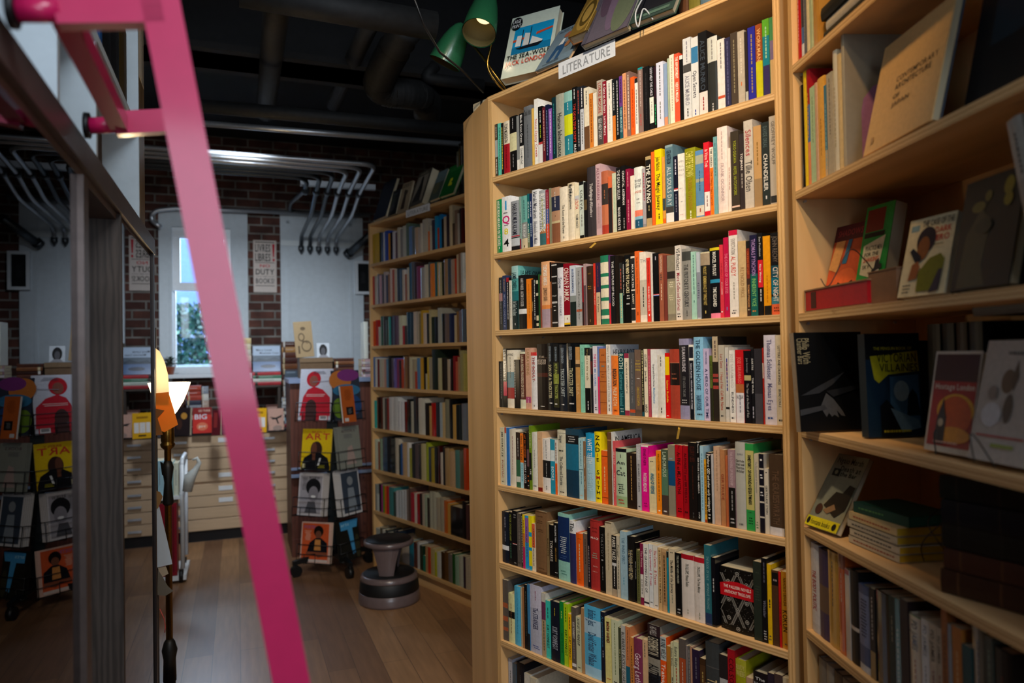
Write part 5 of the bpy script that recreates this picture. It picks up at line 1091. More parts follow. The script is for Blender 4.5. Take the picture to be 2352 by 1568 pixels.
ROWS['F', 5] = [
 (20, 57, 180, 116, 0, '22a8a4', '', '', None),
 (57, 111, 204, 130, 0, '281a12', '', '', None),
 (111, 140, 206, 132, 0, '5a2820', '', '', None),
 (140, 167, 203, 130, 0, 'b4b4a8', '', '', None),
 (167, 188, 201, 128, 0, '504c48', '', '', None),
 (188, 219, 201, 129, 0, '8c3028', '', '', None),
 (219, 275, 210, 134, 0, 'd8dce0', '', '', None),
 (275, 330, 212, 135, 0, 'd0d4d8', '', '', None),
 (330, 371, 189, 121, 0, 'dce0e8', '', '', None),
 (371, 410, 191, 122, 0, 'e0e4f0', '', '', None),
 (410, 443, 189, 121, 0, '702018', '', '', None),
 (443, 489, 204, 130, 0, '182022', '', '', None),
 (489, 520, 192, 123, 0, 'b4b4a8', '', '', None),
 (520, 549, 220, 141, 0, '383c44', '', '', None),
 (549, 577, 221, 142, 0, '282a30', '', '', None),
 (577, 651, 216, 138, 0, 'd0d0c8', '', '', None),
 (651, 701, 189, 121, 0, '201a18', '', '', None),
 (701, 722, 175, 112, 0, 'c49c60', '', '', None),
 (722, 769, 192, 123, 0, 'b4180f', '', '', None),
 (769, 809, 197, 126, 0, '303842', '', '', None),
 (809, 840, 199, 127, 0, 'a0b0c0', '', '', None),
 (840, 865, 200, 128, 0, 'c4ac80', '', '', None),
 (865, 909, 220, 141, 0, '848472', '', '', None),
 (909, 942, 222, 142, 0, '121418', '', '', None),
 (942, 975, 192, 123, 0, 'c49c50', '', '', None),
 (975, 1004, 193, 124, 0, '1a2022', '', '', None),
 (1004, 1032, 194, 124, 0, '202a30', '', '', None),
 (1032, 1074, 202, 129, 0, '70788a', '', '', None),
]
ROWS['F', 6] = [
 (20, 67, 195, 125, 0, 'c4ccb8', '', '', None),
 (67, 90, 184, 118, 0, '843a12', '', '', None),
 (90, 126, 204, 131, 0, '90a890', '', '', None),
 (126, 185, 218, 140, 0, '304a68', '', '', None),
 (185, 227, 223, 143, 0, '1a2028', '', '', None),
 (227, 291, 219, 140, 0, '121a18', '', '', None),
 (291, 339, 224, 143, 0, 'ccc4b4', '', '', None),
 (339, 359, 186, 119, 0, '102228', '', '', None),
 (359, 380, 195, 125, 0, '3060a0', '', '', None),
 (380, 433, 204, 130, 0, 'c4a47a', '', '', None),
 (433, 466, 208, 133, 0, 'e0e0e0', '', '', None),
 (466, 491, 177, 113, 0, 'a4a430', '', '', None),
 (491, 530, 206, 132, 0, '303238', '', '', None),
 (530, 568, 209, 134, 0, '605458', '', '', None),
 (568, 599, 206, 132, 0, '3a3434', '', '', None),
 (599, 655, 215, 138, 0, 'c4bc90', '', '', None),
 (655, 685, 227, 145, 0, 'a4b430', '', '', None),
 (685, 709, 203, 130, 0, '303c44', '', '', None),
 (709, 745, 199, 127, 0, 'a49430', '', '', None),
 (745, 780, 208, 133, 0, '121212', '', '', None),
 (780, 809, 218, 140, 0, '421212', '', '', None),
 (809, 838, 182, 117, 0, 'd4ccc4', '', '', None),
 (838, 857, 217, 139, 0, '2a2a30', '', '', None),
 (857, 905, 212, 136, 0, 'b49464', '', '', None),
 (905, 959, 198, 127, 0, 'c4a484', '', '', None),
 (959, 1003, 209, 134, 0, '528484', '', '', None),
 (1003, 1045, 213, 136, 0, '605a48', '', '', None),
 (1045, 1071, 229, 147, 0, 'c44414', '', '', None),
]
ROWS['F', 7] = [
 (20, 43, 172, 110, 0, '848c8c', '', '', None),
 (43, 69, 109, 100, 0, 'c4ccc8', '', '', None),
 (69, 102, 178, 114, 0, '201a28', '', '', None),
 (102, 126, 176, 113, 0, 'a43a82', '', '', None),
 (126, 147, 176, 112, 0, '62a022', '', '', None),
 (147, 173, 175, 112, 0, 'e47420', '', '', None),
 (173, 200, 179, 114, 0, 'c42222', '', '', None),
 (200, 262, 176, 112, 0, '428486', '', '', None),
 (262, 287, 152, 100, 0, '3a4a42', '', '', None),
 (287, 321, 162, 104, 0, 'c4c8d0', '', '', None),
 (321, 355, 167, 107, 0, 'bcc4cc', '', '', None),
 (355, 389, 172, 110, 0, 'c0c8d0', '', '', None),
 (389, 425, 177, 113, 0, 'c8ccd4', '', '', None),
 (425, 449, 188, 120, 0, '84726a', '', '', None),
 (449, 471, 203, 130, 0, '604a42', '', '', None),
 (471, 517, 176, 112, 0, 'b42a3a', '', '', None),
 (517, 540, 182, 117, 0, 'd4ccc4', '', '', None),
 (540, 573, 179, 115, 0, 'a41a1a', '', '', None),
 (573, 606, 184, 118, 0, '302222', '', '', None),
 (606, 629, 189, 121, 0, 'b4a898', '', '', None),
 (629, 661, 186, 119, 0, 'a4b4a0', '', '', None),
 (661, 684, 173, 111, 0, '121212', '', '', None),
 (684, 714, 211, 135, 0, 'b0b0a0', '', '', None),
 (714, 756, 216, 138, 0, 'b4b4a4', '', '', None),
 (756, 797, 187, 120, 0, 'aca492', '', '', None),
 (797, 838, 193, 123, 0, 'a8a090', '', '', None),
 (838, 878, 182, 116, 0, 'c46420', '', '', None),
 (878, 902, 171, 109, 0, 'c49444', '', '', None),
 (902, 1022, 163, 104, 0, '161616', '', '', None),
 (1022, 1059, 204, 130, 0, '120a0a', '', '', None),
 (1059, 1082, 193, 123, 0, '503232', '', '', None),
]
ROWS['F', 8] = [
 (20, 81, 155, 100, 0, 'a4aca8', '', '', None),
 (81, 107, 166, 106, 0, '504c40', '', '', None),
 (107, 152, 158, 101, 0, 'd4d4c8', '', '', None),
 (152, 178, 166, 106, 0, '3a4040', '', '', None),
 (178, 252, 151, 100, 0, 'b8bab0', '', '', None),
 (252, 288, 178, 114, 0, '2a3444', '', '', None),
 (288, 325, 185, 118, 0, '203044', '', '', None),
 (325, 360, 160, 103, 0, '8a7a60', '', '', None),
 (360, 442, 148, 100, 0, 'c4b4a4', '', '', None),
 (442, 498, 146, 100, 0, '20829a', '', '', None),
 (498, 537, 151, 100, 0, '5a2a24', '', '', None),
 (537, 565, 159, 101, 0, 'c4c4c4', '', '', None),
 (565, 608, 146, 100, 0, '0c3222', '', '', None),
 (608, 634, 95, 100, 0, '128068', '', '', None),
 (634, 661, 154, 100, 0, 'c49464', '', '', None),
 (661, 688, 154, 100, 0, 'c44424', '', '', None),
 (688, 734, 153, 100, 0, 'b4a472', '', '', None),
 (734, 755, 139, 100, 0, 'b4b422', '', '', None),
 (755, 800, 144, 100, 0, 'c4c8c8', '', '', None),
 (800, 835, 153, 100, 0, '402a0c', '', '', None),
 (835, 874, 161, 103, 0, '604222', '', '', None),
 (874, 917, 157, 101, 0, '706a68', '', '', None),
 (917, 941, 167, 107, 0, '205422', '', '', None),
 (941, 979, 161, 103, 0, '88aa98', '', '', None),
 (979, 1024, 169, 108, 0, 'b4bab0', '', '', None),
 (1024, 1047, 173, 111, 0, '3a2a3a', '', '', None),
 (1047, 1074, 172, 110, 0, 'b4a898', '', '', None),
]
ROWS['B', 0] = [
 (20, 39, 256, 164, 0, 'b40c1a', '', '*-:.2-.8:e0a0a0', None),
 (39, 53, 256, 164, 0, '3a3a44', '.7-.85:4a6490;.85-1:c8c8cc', '', None),
 (53, 65, 256, 164, 0, '5a5a60', '', '*-:.2-.9:888', None),
 (65, 84, 256, 164, 0, 'd4c8a0', '', '', None),
 (84, 96, 231, 148, 0, 'a8b894', '', '', None),
 (96, 125, 208, 133, 0, 'b8863c', '', '*-:.4-.5:806020', None),
]
ROWS['B', 1] = [
 (20, 42, 246, 157, 0, '17130f', '', '', None),
 (42, 57, 272, 174, 0, 'dcbc1c', '', '', None),
 (57, 75, 270, 173, 0, '9a1620', '.3-.62:4a6aa0;.62-1:d8865c', '*-:.2-.6:d8a040', None),
 (75, 99, 223, 143, 0, 'a8c49c', '', '*-:.1-.6:7a9a70', None),
 (99, 109, 225, 144, 0, 'c8a488', '', '', None),
 (109, 141, 229, 147, 0, 'dca448', '', '*-:.4-.8:b07828', None),
 (141, 153, 204, 130, 0, '3c7890', '.7-1:c8b090', '*-:.2-.9:80b0b8', None),
 (153, 179, 223, 143, 0, 'aaa08c', '', '*-:.05-.6:6a6458', None),
 (179, 198, 262, 168, 0, 'cfcab8', '', '*-:.3-.8:a09878', None),
 (198, 215, 247, 158, 0, 'ccb484', '', '', None),
]
ROWS['B', 5] = [
 (20, 59, 203, 130, 0, 'd4d2d6', '.9-1:c8c8cc', 'THE BODY POLITIC:.3-.75:b02030:.5', None),
 (59, 102, 200, 128, 0, '46385a', '.4-.7:6a5448', '', None),
 (102, 146, 207, 132, 0, 'c0943c', '.0-.02:d8b060', '*-:.1-.6:302010', None),
 (146, 178, 214, 137, 0, 'c8602a', '0-.15:8a5040', '*-:.2-.5:c8a890', None),
 (178, 196, 187, 120, 0, 'c4bcb4', '0-.06:a02028', '', None),
 (196, 229, 192, 123, 0, '141416', '.6-.64:c8c0b8', '', None),
 (229, 272, 173, 111, 0, '4c5c84', '.1-.7:7a88b0;.92-1:c8d0dc', '*-=.15-.6:1a2030', None),
 (272, 291, 178, 114, 0, '201e20', '.7-1:a0885c', '*-:.1-.6:bbb', None),
 (291, 340, 181, 116, 0, '1c2018', '', '', None),
 (340, 360, 185, 118, 0, '16302a', '', '*-:.2-.5:887', None),
 (360, 376, 186, 119, 0, '1c706e', '', '*-:.3-.95:a8d0c8', None),
 (376, 401, 191, 122, 0, '2a1c20', '', '', None),
 (401, 439, 174, 111, 0, 'd8d0bc', '0-.01:30803a', '~PD JAMES:.06-.36:222:.5;*-:.45-.9:a05030', None),
 (439, 461, 177, 113, 0, 'c8c0ac', '', '~PD JAMES:.06-.36:222:.5;*-:.45-.9:665', None),
 (461, 481, 177, 113, 0, 'c4b8a4', '', '~PD JAMES:.06-.36:222:.5;*-:.45-.9:855', None),
 (481, 495, 177, 113, 0, 'bcb09c', '', '~PD JAMES:.06-.36:222:.5;*-:.45-.9:855', None),
 (495, 511, 214, 137, 0, 'a0602c', '', '*-:.2-.9:604020', None),
 (511, 522, 194, 124, 0, '5c584e', '', '', None),
 (522, 546, 195, 125, 0, 'b4702c', '', '*-:.2-.9:d8b080', None),
 (546, 569, 174, 111, 0, '1a4c50', '', '', None),
 (569, 600, 214, 137, 0, '6a675c', '', '*-:.1-.9:3a3a34', None),
 (600, 616, 209, 134, 0, '4a5048', '', '*-:.1-.9:787', None),
 (616, 653, 199, 127, 0, '14100e', '', '*-:.2-.8:602020', None),
]

GROUPS = {'A': 'books on the wide bookcase', 'F': 'books on the farther bookcase', 'B': 'books on the shadowy bookcase'}
for key, row in ROWS.items():
    F, k = key
    shelf_row({'A': FA, 'F': FF, 'B': FB}[F], row, {'A': LA, 'F': LF, 'B': LB}[F][k - 1 if F != 'B' else k], {'A': 'wide bookcase', 'F': 'farther bookcase', 'B': 'shadowy bookcase'}[F],
              {('B', 0): 'top', ('B', 1): 'upper', ('B', 5): 'low'}.get(key, ORD[k - 1]), .012, GROUPS[F], F != 'F')

def MQ(q):
    o = Vector(q[0:3]); x = Vector(q[3:6]); z = Vector(q[6:9]); return frame(o + Vector((0, 0, .001)), x, z.cross(x), z), q[9], q[10]
def cover_book(q, th, label, art, col='222', side=None, name='paperback_book', hard=False, gloss=False, group=None, spine=True, cat='book'):
    """a book stood with its front cover towards the room; local y runs from cover to back"""
    M, w, h = q if isinstance(q[0], Matrix) else MQ(q)
    M = Matrix.Translation((0, 0, max(0, -M.col[1][2]) * th)) @ M          # the back edge of a leaning book rests on the shelf
    t = thing(name, label, cat, M, group); c = .0025 if hard else .0008; mb = MB(); s = side or col
    mb.box(0, 0, 0, w, c, h, col); mb.box(0, th - c, 0, w, th, h, s); mb.box(0, c, 0, c, th - c, h, s)
    draw(mb, art, 0, 0, w, h, 0)
    mb.build('cover', GLOSS if gloss else BOOK, t)
    i = .004 if hard else .0008
    MB().box(c, c, i, w - i, th - c, h - i).build('pages', PAGES, t)
    return t
def lying(F, x0, x1, y, z, th, dp, col, label, bands='', texts='', hard=True, group=None, pm=None):
    return book_mesh('hardback_book' if hard else 'paperback_book', label, F @ frame((x1, y, z + .0008), Vector((0, 0, 1)), Vector((0, 1, 0)), Vector((-1, 0, 0))), th - .0012, dp, x1 - x0, col, bands, texts, None, hard, group=group, pm=pm)
def bar(mb, P0, P1, w, t, side, col='888'):
    """rectangular bar: w across, t along side"""
    P0, P1 = Vector(P0), Vector(P1); d = (P1 - P0).normalized(); s = Vector(side).normalized(); a = d.cross(s).normalized()
    mb.loft([[p + a * i * w / 2 + s * j * t / 2 for i, j in ((-1, -1), (1, -1), (1, 1), (-1, 1))] for p in (P0, P1)], col)

# ------------------------------------------------------------------ pink library ladder, hooked on the cabinet rail
t = thing('library_ladder', 'bright pink metal library ladder hooked over the brown cabinet rail', 'ladder', ROOM.copy())
SN, SF = .935, 1.36; rt, zt, lean = -.0815, 1.812, .168
for s in (SN, SF):
    mb = MB(); bar(mb, (rt, s, zt), (rt + lean * zt, s, .005), .042, .022, (0, 1, 0)); mb.build('stile', PINK, t)
    mb = MB(); bar(mb, (rt + .004, s, zt - .019), (rt - .105, s, zt - .019 - .105 * lean), .038, .022, (0, 1, 0)); mb.build('arm', PINK, t)
    mb = MB(); mb.tube([(rt - .10, s, zt - .036), (rt - .142, s, zt - .042)], .0135, 16); mb.build('hook_pin', PINK, t)
    MB().tube([(rt - .142, s, zt - .042), (rt - .150, s, zt - .042)], .021, 16).build('hook_roller', BLACK, t)
mb = MB(); bar(mb, (rt - .098, SN + .012, zt - .036), (rt - .098, SF - .012, zt - .036), .026, .026, (1, 0, 0)); mb.build('crossbar', PINK, t)
for k in range(6):
    z = 1.56 - .27 * k; MB().tube([(rt + lean * (zt - z), SN, z), (rt + lean * (zt - z), SF, z)], .013, 12).build('rung', PINK, t)

# ------------------------------------------------------------------ glazed partition cabinet on the ladder side
t = thing('glazed_cabinet', 'long glass-fronted cabinet with brown rail beside the pink ladder', 'cabinet', ROOM.copy())
RC = -.24; SE = 2.5473; SP = 1.8392; S1 = 1.4102; S2 = 1.4535; S3 = 1.4658; S4 = 1.5128
mb = MB(); mb.box(RC - .08, -.8, 1.715, RC, SE, 1.762); mb.box(RC - .07, -.8, 1.70, RC - .012, SE - .01, 1.715); mb.build('rail', BROWNMETAL, t)
MB().box(RC - .018, -.8, .02, RC - .012, S1, 1.70).build('glass_pane', DARKGLASS, t)
MB().box(RC - .03, S1, 0, RC - .002, S2, 1.70).build('metal_stile', BROWNMETAL, t)
MB().box(RC - .035, S3, 0, RC - .012, S4, 1.70).build('pale_stile', mat('brushed_aluminium', 'a8b0bc', .5, metal=.3), t)
MB().box(RC - .095, SP, 0, RC - .003, SP + .02, 1.712).build('oak_post', DARKWOOD, t)
MB().box(RC - .012, SP + .024, .02, RC - .006, SE - .045, 1.70).build('glass_pane', DARKGLASS, t)
MB().box(RC - .024, SE - .045, 0, RC - .001, SE - .012, 1.714).build('end_stile', mat('dark_bronze', '2a2220', .4, metal=.5), t)
MB().box(RC - .6, -.8, 0, RC - .57, SE - .02, 1.70).box(RC - .57, -.8, 0, RC - .1, SE - .02, .02).build('inner_panel', mat('black_lining', '060606', .9), t)
MB().box(RC - .57, SE - .04, .02, RC - .03, SE - .02, 1.69).build('inner_end', mat('black_lining', '060606', .9), t)

# white shelving above it
t = thing('white_shelving', 'pale blue-white open shelving above the brown cabinet rail', 'shelf', ROOM.copy())
RW = -.27
sA, sB, sC, sD = 1.379, 1.7275, 2.4401, 2.5877
for s in (sA, sB, sC): MB().box(RW - .34, s - .018, 1.764, RW, s, 3.0).build('divider', WHITE, t)
za, zb = 2.0496, 2.0578
MB().box(RW - .34, -.3, za, RW, sA - .0185, za + .018).build('shelf', WHITE, t)
MB().box(RW - .34, sA + .0005, za, RW, sB - .0185, za + .018).build('shelf', WHITE, t)
MB().box(RW - .34, sB + .0005, zb, RW, sC - .0185, zb + .018).build('shelf', WHITE, t)
MB().box(RW - .34, sB + .0005, zb + .42, RW, sC - .0185, zb + .438).build('shelf', WHITE, t)
MB().box(RW - .36, -.3, 1.764, RW - .345, sC, 3.0).build('back_panel', WHITE, t)
zc = 2.2508
MB().box(RW - .02, sC + .002, 1.764, RW - .002, sD, zc).build('side_board', wave_mat('scuffed_gold_board', '7a6240', 'a08658', 5, 'X', .4, 5, 3, (6, 6, .6), .4), t)
FW = ROOM @ frame((RW - .012, 0, 0), Vector((0, 1, 0)), Vector((-1, 0, 0)), Vector((0, 0, 1)))   # u runs along the cabinet, depth into the shelving
def wb(u0, u1, z, h, col, lab, lean=0, bands='', hard=True): book_mesh('hardback_book', lab, FW @ TR(u0, 0, z + .001, 0, 0, lean), u1 - u0, .2, h, col, bands, '', None, hard, group='books in the white shelving')
u = 1.8578; v = 1.8866; x = 2.0055; y = 2.149; z2 = 2.2894
wb(u, v - .001, zb + .018, .30, '1c4c84', 'Narrow blue ledger at one end of the white shelving bay')
wb(v, x - .001, zb + .018, .33, '14161c', 'Tall black ledger next to the blue one in white shelving')
wb(x, y - .001, zb + .018, .33, '1a1c22', 'Tall black ledger between a black one and a brown one, white shelving')
wb(y, z2, zb + .018, .23, '4c3c18', 'Round-backed brown book standing in the white shelving')
wb(sB + .03, sB + .075, 1.764, .17, '14442c', 'Green book leaning against white divider on the cabinet top', .12)
wb(sB + .11, sB + .145, 1.764, .13, '3c2c20', 'Small dark brown book on the cabinet top beside green one')
book_mesh('hardback_book', 'Cream book standing on the scuffed gold board beside pink ladder', ROOM @ frame((RW, sC + .006, zc + .001), Vector((0, 1, 0)), Vector((-1, 0, 0)), Vector((0, 0, 1))), (sD - sC) * .55, .16, .25, 'e0d8c4', hard=True)
book_mesh('hardback_book', 'Grey-spined book standing next to a cream one on gold board', ROOM @ frame((RW, sC + .009 + (sD - sC) * .55, zc + .001), Vector((0, 1, 0)), Vector((-1, 0, 0)), Vector((0, 0, 1))), (sD - sC) * .4, .16, .24, 'a89c88', hard=True)

# ------------------------------------------------------------------ papers taped on the end of the cabinet
def sheet(name, label, P, s, col, m=THINPAPER, curl=0.0, extra=''):
    mb = MB(); zs = [p[1] for p in P]; lo, hi = min(zs), max(zs)
    f = lambda p, y: (p[0], y + curl * ((p[1] - lo) / (hi - lo)) ** 2, p[1])
    n = len(P); a = mb.pts([f(p, s) for p in P]); b = mb.pts([f(p, s + .0006) for p in P])
    mb.face([a + i for i in range(n)][::-1], col); mb.face([b + i for i in range(n)], col)
    for i in range(n): j = (i + 1) % n; mb.face([a + i, a + j, b + j, b + i], col)
    return props(mb.build(name, m, None, ROOM.copy()), label, 'paper', 'papers taped to the cabinet end')
sheet('paper_sheet', 'tall cream paper with rounded head, taped highest on the cabinet end', [(-0.2828, 1.2261), (-0.2357, 1.2178), (-0.2324, 1.2653), (-0.2362, 1.3288), (-0.2473, 1.3766), (-0.2641, 1.4149), (-0.2811, 1.4294)], 2.92, 'f4ecd8')
sheet('paper_sheet', 'orange paper glowing in front of the lit lamp', [(-0.2826, 1.1342), (-0.2486, 1.1213), (-0.2039, 1.1458), (-0.2192, 1.2098), (-0.2345, 1.2658), (-0.2815, 1.2627)], 2.91, 'f0a040')
sheet('paper_sheet', 'folded kraft corner below the orange paper', [(-0.2823, 1.1111), (-0.2539, 1.1127), (-0.2705, 1.1731), (-0.2475, 1.2003), (-0.2815, 1.2081)], 2.905, 'a87848')
sheet('paper_sheet', 'brown paper tip curling out above the long white sheet', [(-0.2816, 0.8427), (-0.2703, 0.8525), (-0.2558, 0.8903), (-0.2642, 0.9067), (-0.281, 0.9159)], 2.905, 'b08a5c')
sheet('paper_sheet', 'long white sheet hanging off the cabinet end', [(-0.2781, 0.6371), (-0.2269, 0.6435), (-0.2447, 0.7395), (-0.2692, 0.8593), (-0.2792, 0.8524)], 2.91, 'dce4ec')
sheet('paper_sheet', 'small printed cream slip under the long white sheet', [(-0.2648, 0.5983), (-0.2405, 0.6093), (-0.2488, 0.637), (-0.2758, 0.6371)], 2.915, 'd0c0a8')
sheet('paper_sheet', 'grey curved paper scrap, lowest on the cabinet end', [(-0.2775, 0.539), (-0.2507, 0.5323), (-0.2249, 0.5461), (-0.2433, 0.5673), (-0.2586, 0.6004), (-0.274, 0.6288)], 2.91, '8c8478')
props(MB().tube([(-0.2695, 2.91, 0.4881), (-0.2556, 2.91, 0.4519), (-0.2516, 2.91, 0.4202), (-0.2546, 2.91, 0.4019)], .0016, 6).build('ribbon', mat('coral_ribbon', 'c85048', .6), None, ROOM.copy()), 'thin coral ribbon dangling below the taped papers', 'ribbon')

# ------------------------------------------------------------------ brass floor lamp
SL = 3.09; xl = -0.2536
ZL = lambda y: 1.2589 - (y - 900) * 0.0017
t = thing('floor_lamp', 'brass floor lamp with glowing white glass bowl at the cabinet end', 'lamp', ROOM @ TR(xl, SL, 0))
rb = 0.083
opal = mat('opal_glass', 'fff4e0', .3, emit='ffe2b0', estr=7)
z0, z1 = ZL(962), ZL(879); mb = MB(); mb.lathe([(.012, z0), (rb * .42, z0 + (z1 - z0) * .22), (rb * .68, z0 + (z1 - z0) * .48), (rb * .87, z0 + (z1 - z0) * .76), (rb, z1), (rb - .003, z1), (rb * .84, z0 + (z1 - z0) * .76), (rb * .4, z0 + (z1 - z0) * .26)], 32, cap=False); mb.build('glass_bowl', opal, t)
mb = MB(); mb.lathe([(.0125, 0.30), (.0125, ZL(1030)), (.024, ZL(1024)), (.027, ZL(1018)), (.022, ZL(1014)), (.024, ZL(1010)), (.024, ZL(978)), (.012, ZL(962))], 24); mb.build('pole', BRASS, t)
mb = MB(); mb.lathe([(.015, ZL(1155)), (.02, ZL(1150)), (.013, ZL(1105)), (.021, ZL(1070)), (.011, ZL(1052))], 16); mb.loft([[(-.02, -.012, ZL(1085)), (-.006, -.02, ZL(1092)), (-.004, -.016, ZL(1092))], [(-.026, -.012, ZL(1055)), (-.018, -.018, ZL(1058)), (-.016, -.014, ZL(1058))]], cap=True); mb.build('black_sleeve', INK, t)
mb = MB(); mb.lathe([(.17, 0), (.17, .012), (.06, .03), (.022, .05), (.02, .2), (.024, ZL(1490) - .1), (.022, ZL(1500)), (.028, ZL(1480)), (.02, ZL(1462)), (.0125, ZL(1455))], 24); mb.build('base_stem', INK, t)
light('POINT', 'floor_lamp_bulb', room(xl, SL, z1 + .03), 5, (1, .78, .5), shadow_soft_size=.03)

# ------------------------------------------------------------------ white book cart
t = thing('book_cart', 'white metal book cart behind the brass floor lamp', 'cart', ROOM.copy())
cs = 4.97; cr = -0.3288; zt_ = 0.7623; zs_ = 0.5382; zb_ = 0.0698
for x in (cr - .62, cr):
    for y in (cs, cs + .34): MB().tube([(x, y, .09), (x, y, zt_ - .03)], .0125, 12).build('upright', WHITEWOOD, t)
    MB().tube(path([(x, cs, zt_ - .04), (x, cs + .02, zt_), (x, cs + .32, zt_), (x, cs + .34, zt_ - .04)], .03), .0125, 12).build('handle_bar', WHITEWOOD, t)
MB().box(cr - .62, cs, zs_ - .02, cr, cs + .34, zs_).build('tray', WHITEWOOD, t)
MB().box(cr - .64, cs - .01, zb_ - .05, cr + .02, cs + .35, zb_ - .02).build('tray', WHITEWOOD, t)
for x in (cr - .6, cr - .01):
    for y in (cs + .02, cs + .32): MB().tube([(x - .012, y, .04), (x + .012, y, .04)], .04, 16).build('caster', BLACK, t)
FC = ROOM @ TR(0, cs + .02, 0)
xx = cr - .02
for k, (w, h, c, n) in enumerate(((.03, .2, 'd8dcc8', 'Ivory paperback on the cart tray, nearest the outer upright'), (.02, .21, '88b4b8', 'Grey-green paperback on the cart tray beside ivory one'), (.035, .215, 'a8c8d0', 'Pale blue hardback in the middle of the cart tray'), (.045, .22, '9cc4d4', 'Thick pale blue hardback on the cart tray beside the lamp pole'), (.05, .21, 'b8d4dc', 'Thick icy blue hardback at the inner end of cart tray'))):
    xx -= w; book_mesh('hardback_book' if w > .025 else 'paperback_book', n, FC @ TR(xx, 0, zs_ + .001), w - .001, .16, h, c, '', '*-:.2-.7:667', None, w > .025, group='books on the white cart')
cover_book((FC @ TR(cr - .30, -.03, zb_ - .018), .27, zs_ - zb_ - .02), .12, 'crimson binder box on the low tray of the white cart', 'r .03 .02 .97 .98 8c1428;r .9 .05 .94 .95 6a0c1c', '8a1226', name='hardback_book', hard=True)
mb = MB(); P = [(-0.2957, 4.9, 0.5744), (-0.2802, 4.9, 0.6613), (-0.2453, 4.9, 0.7042), (-0.2252, 4.9, 0.7457), (-0.2397, 4.9, 0.7736), (-0.2645, 4.9, 0.7645)]
mb.tube(P, [.028, .034, .018, .013, .011, .006], 12)
props(mb.build('cloth_bag', mat('white_canvas', 'd4dad8', .9, noise=.1), None, ROOM.copy()), 'white canvas bag hooked on the end of the white cart', 'bag')

# ------------------------------------------------------------------ flat-file cabinet
t = thing('flat_file_cabinet', 'long beige flat-file cabinet with shallow drawers under the window', 'cabinet', ROOM.copy())
c1 = .42; c0 = 2 * -0.1264 - .42; CS = 5.97; CZ = .83
MB().box(c0, CS + .06, 0, c1, CS + .68, .10).build('plinth', mat('navy_plinth', '14181f', .6), t)
MB().box(c0, CS + .02, .10, c1, CS + .69, .81).build('carcass', BIRCHFRONT, t)
MB().box(c0 - .01, CS - .01, .812, c1 + .01, CS + .69, CZ).build('worktop', mat('dark_linoleum', '34323c', .45, noise=.1), t)
hl, hr = -0.4036, 0.2209
for k in range(8):
    zt2 = .808 - .0885 * k - (.012 if k > 3 else 0)
    d = MB().bev(c0 + .004, CS, zt2 - .083, c1 - .004, CS + .02, zt2, .002).build('drawer', BIRCHFRONT, t)
    for x in (hl, hr):
        mb = MB(); mb.box(x - .045, CS - .018, zt2 - .052, x + .045, CS - .012, zt2 - .036); mb.box(x - .045, CS - .014, zt2 - .052, x - .04, CS, zt2 - .036); mb.box(x + .04, CS - .014, zt2 - .052, x + .045, CS, zt2 - .036)
        h_ = mb.build('handle', STEEL, d)
    mc = (hl + hr) / 2
    if k in (0, 3, 4, 5): MB().box(mc - .05, CS - .004, zt2 - .055, mc + .05, CS, zt2 - .022).build('label_holder', LABELPAPER, d)
FR_ = ROOM
def pile(name, rr, s, dp, z0, z1, cols, where, width_jit=.004):
    n = len(cols); th = (z1 - z0) / n
    for k, c in enumerate(cols):
        a = random.uniform(-width_jit, width_jit)
        lab = clip_unique([x.format(C=cname(c).capitalize(), O=number(k + 1)) for x in ('{C} book lying in ' + where, '{C} book lying {O} from the bottom of ' + where)])
        lying(ROOM, rr[0] + a, rr[1] + a, s + random.uniform(-.008, .008), z0 + th * k, th, dp, c, lab, '.1-.2:%s' % random.choice(('c8b890', '40302a', 'd8d4cc')), '*-:.25-.75:%s' % random.choice(('222', 'ddd')), th > .022, name)
g = (-0.0137, 0.1078, 1.0014, 1.5552)
pile('books piled by the window', g, 6.38, .16, CZ, g[3], ['b8484c', 'd8c8c0', '7c3030', 'e0d0c8', 'c8a8a8', 'e8e0d8', 'd8d0dc', 'b0303c', 'd8d8d8', 'a03838', 'c89090', 'e0c8b8', 'd8d0c0', 'e4d8b8', 'e0c890'], 'the tall pile near the window')
g = (0.35, 0.4807, 0.985, 1.5231)
pile('brown books piled beside the kraft sign', g, 6.4, .18, CZ, g[3], ['3a2018', '5a3018', '6c3c20', '4a2418', 'a07040', '50281a', '3c1c14', '8c5c30', '5a2c1c', '46221a', '7a4828', '4a2018', '5c2c1c', 'b08048', '502818'], 'the tall brown pile')
g = (0.1122, 0.336, 1.1643, 1.2716)
ri = thing('riser_table', 'low wooden riser carrying red and green books on the worktop', 'stand', ROOM.copy())
MB().box(g[0] + .006, 6.26, g[2] - .015, g[1] - .004, 6.46, g[2]).build('top', DARKWOOD, ri)
for x in (g[0] + .008, g[1] - .026):
    for y in (6.27, 6.43): MB().box(x, y, CZ + .001, x + .02, y + .02, g[2] - .0155).build('leg', DARKWOOD, ri)
pile('books on the wooden riser', g, 6.28, .16, g[2] + .001, g[3], ['b83038', 'd0dcd0', '4c8468', 'c83840'], 'the pile on the wooden riser')
def face(px, z, th, lab, art, col, **k): return cover_book(px, th, lab, art, col, **k)
zz = g[3] + .003
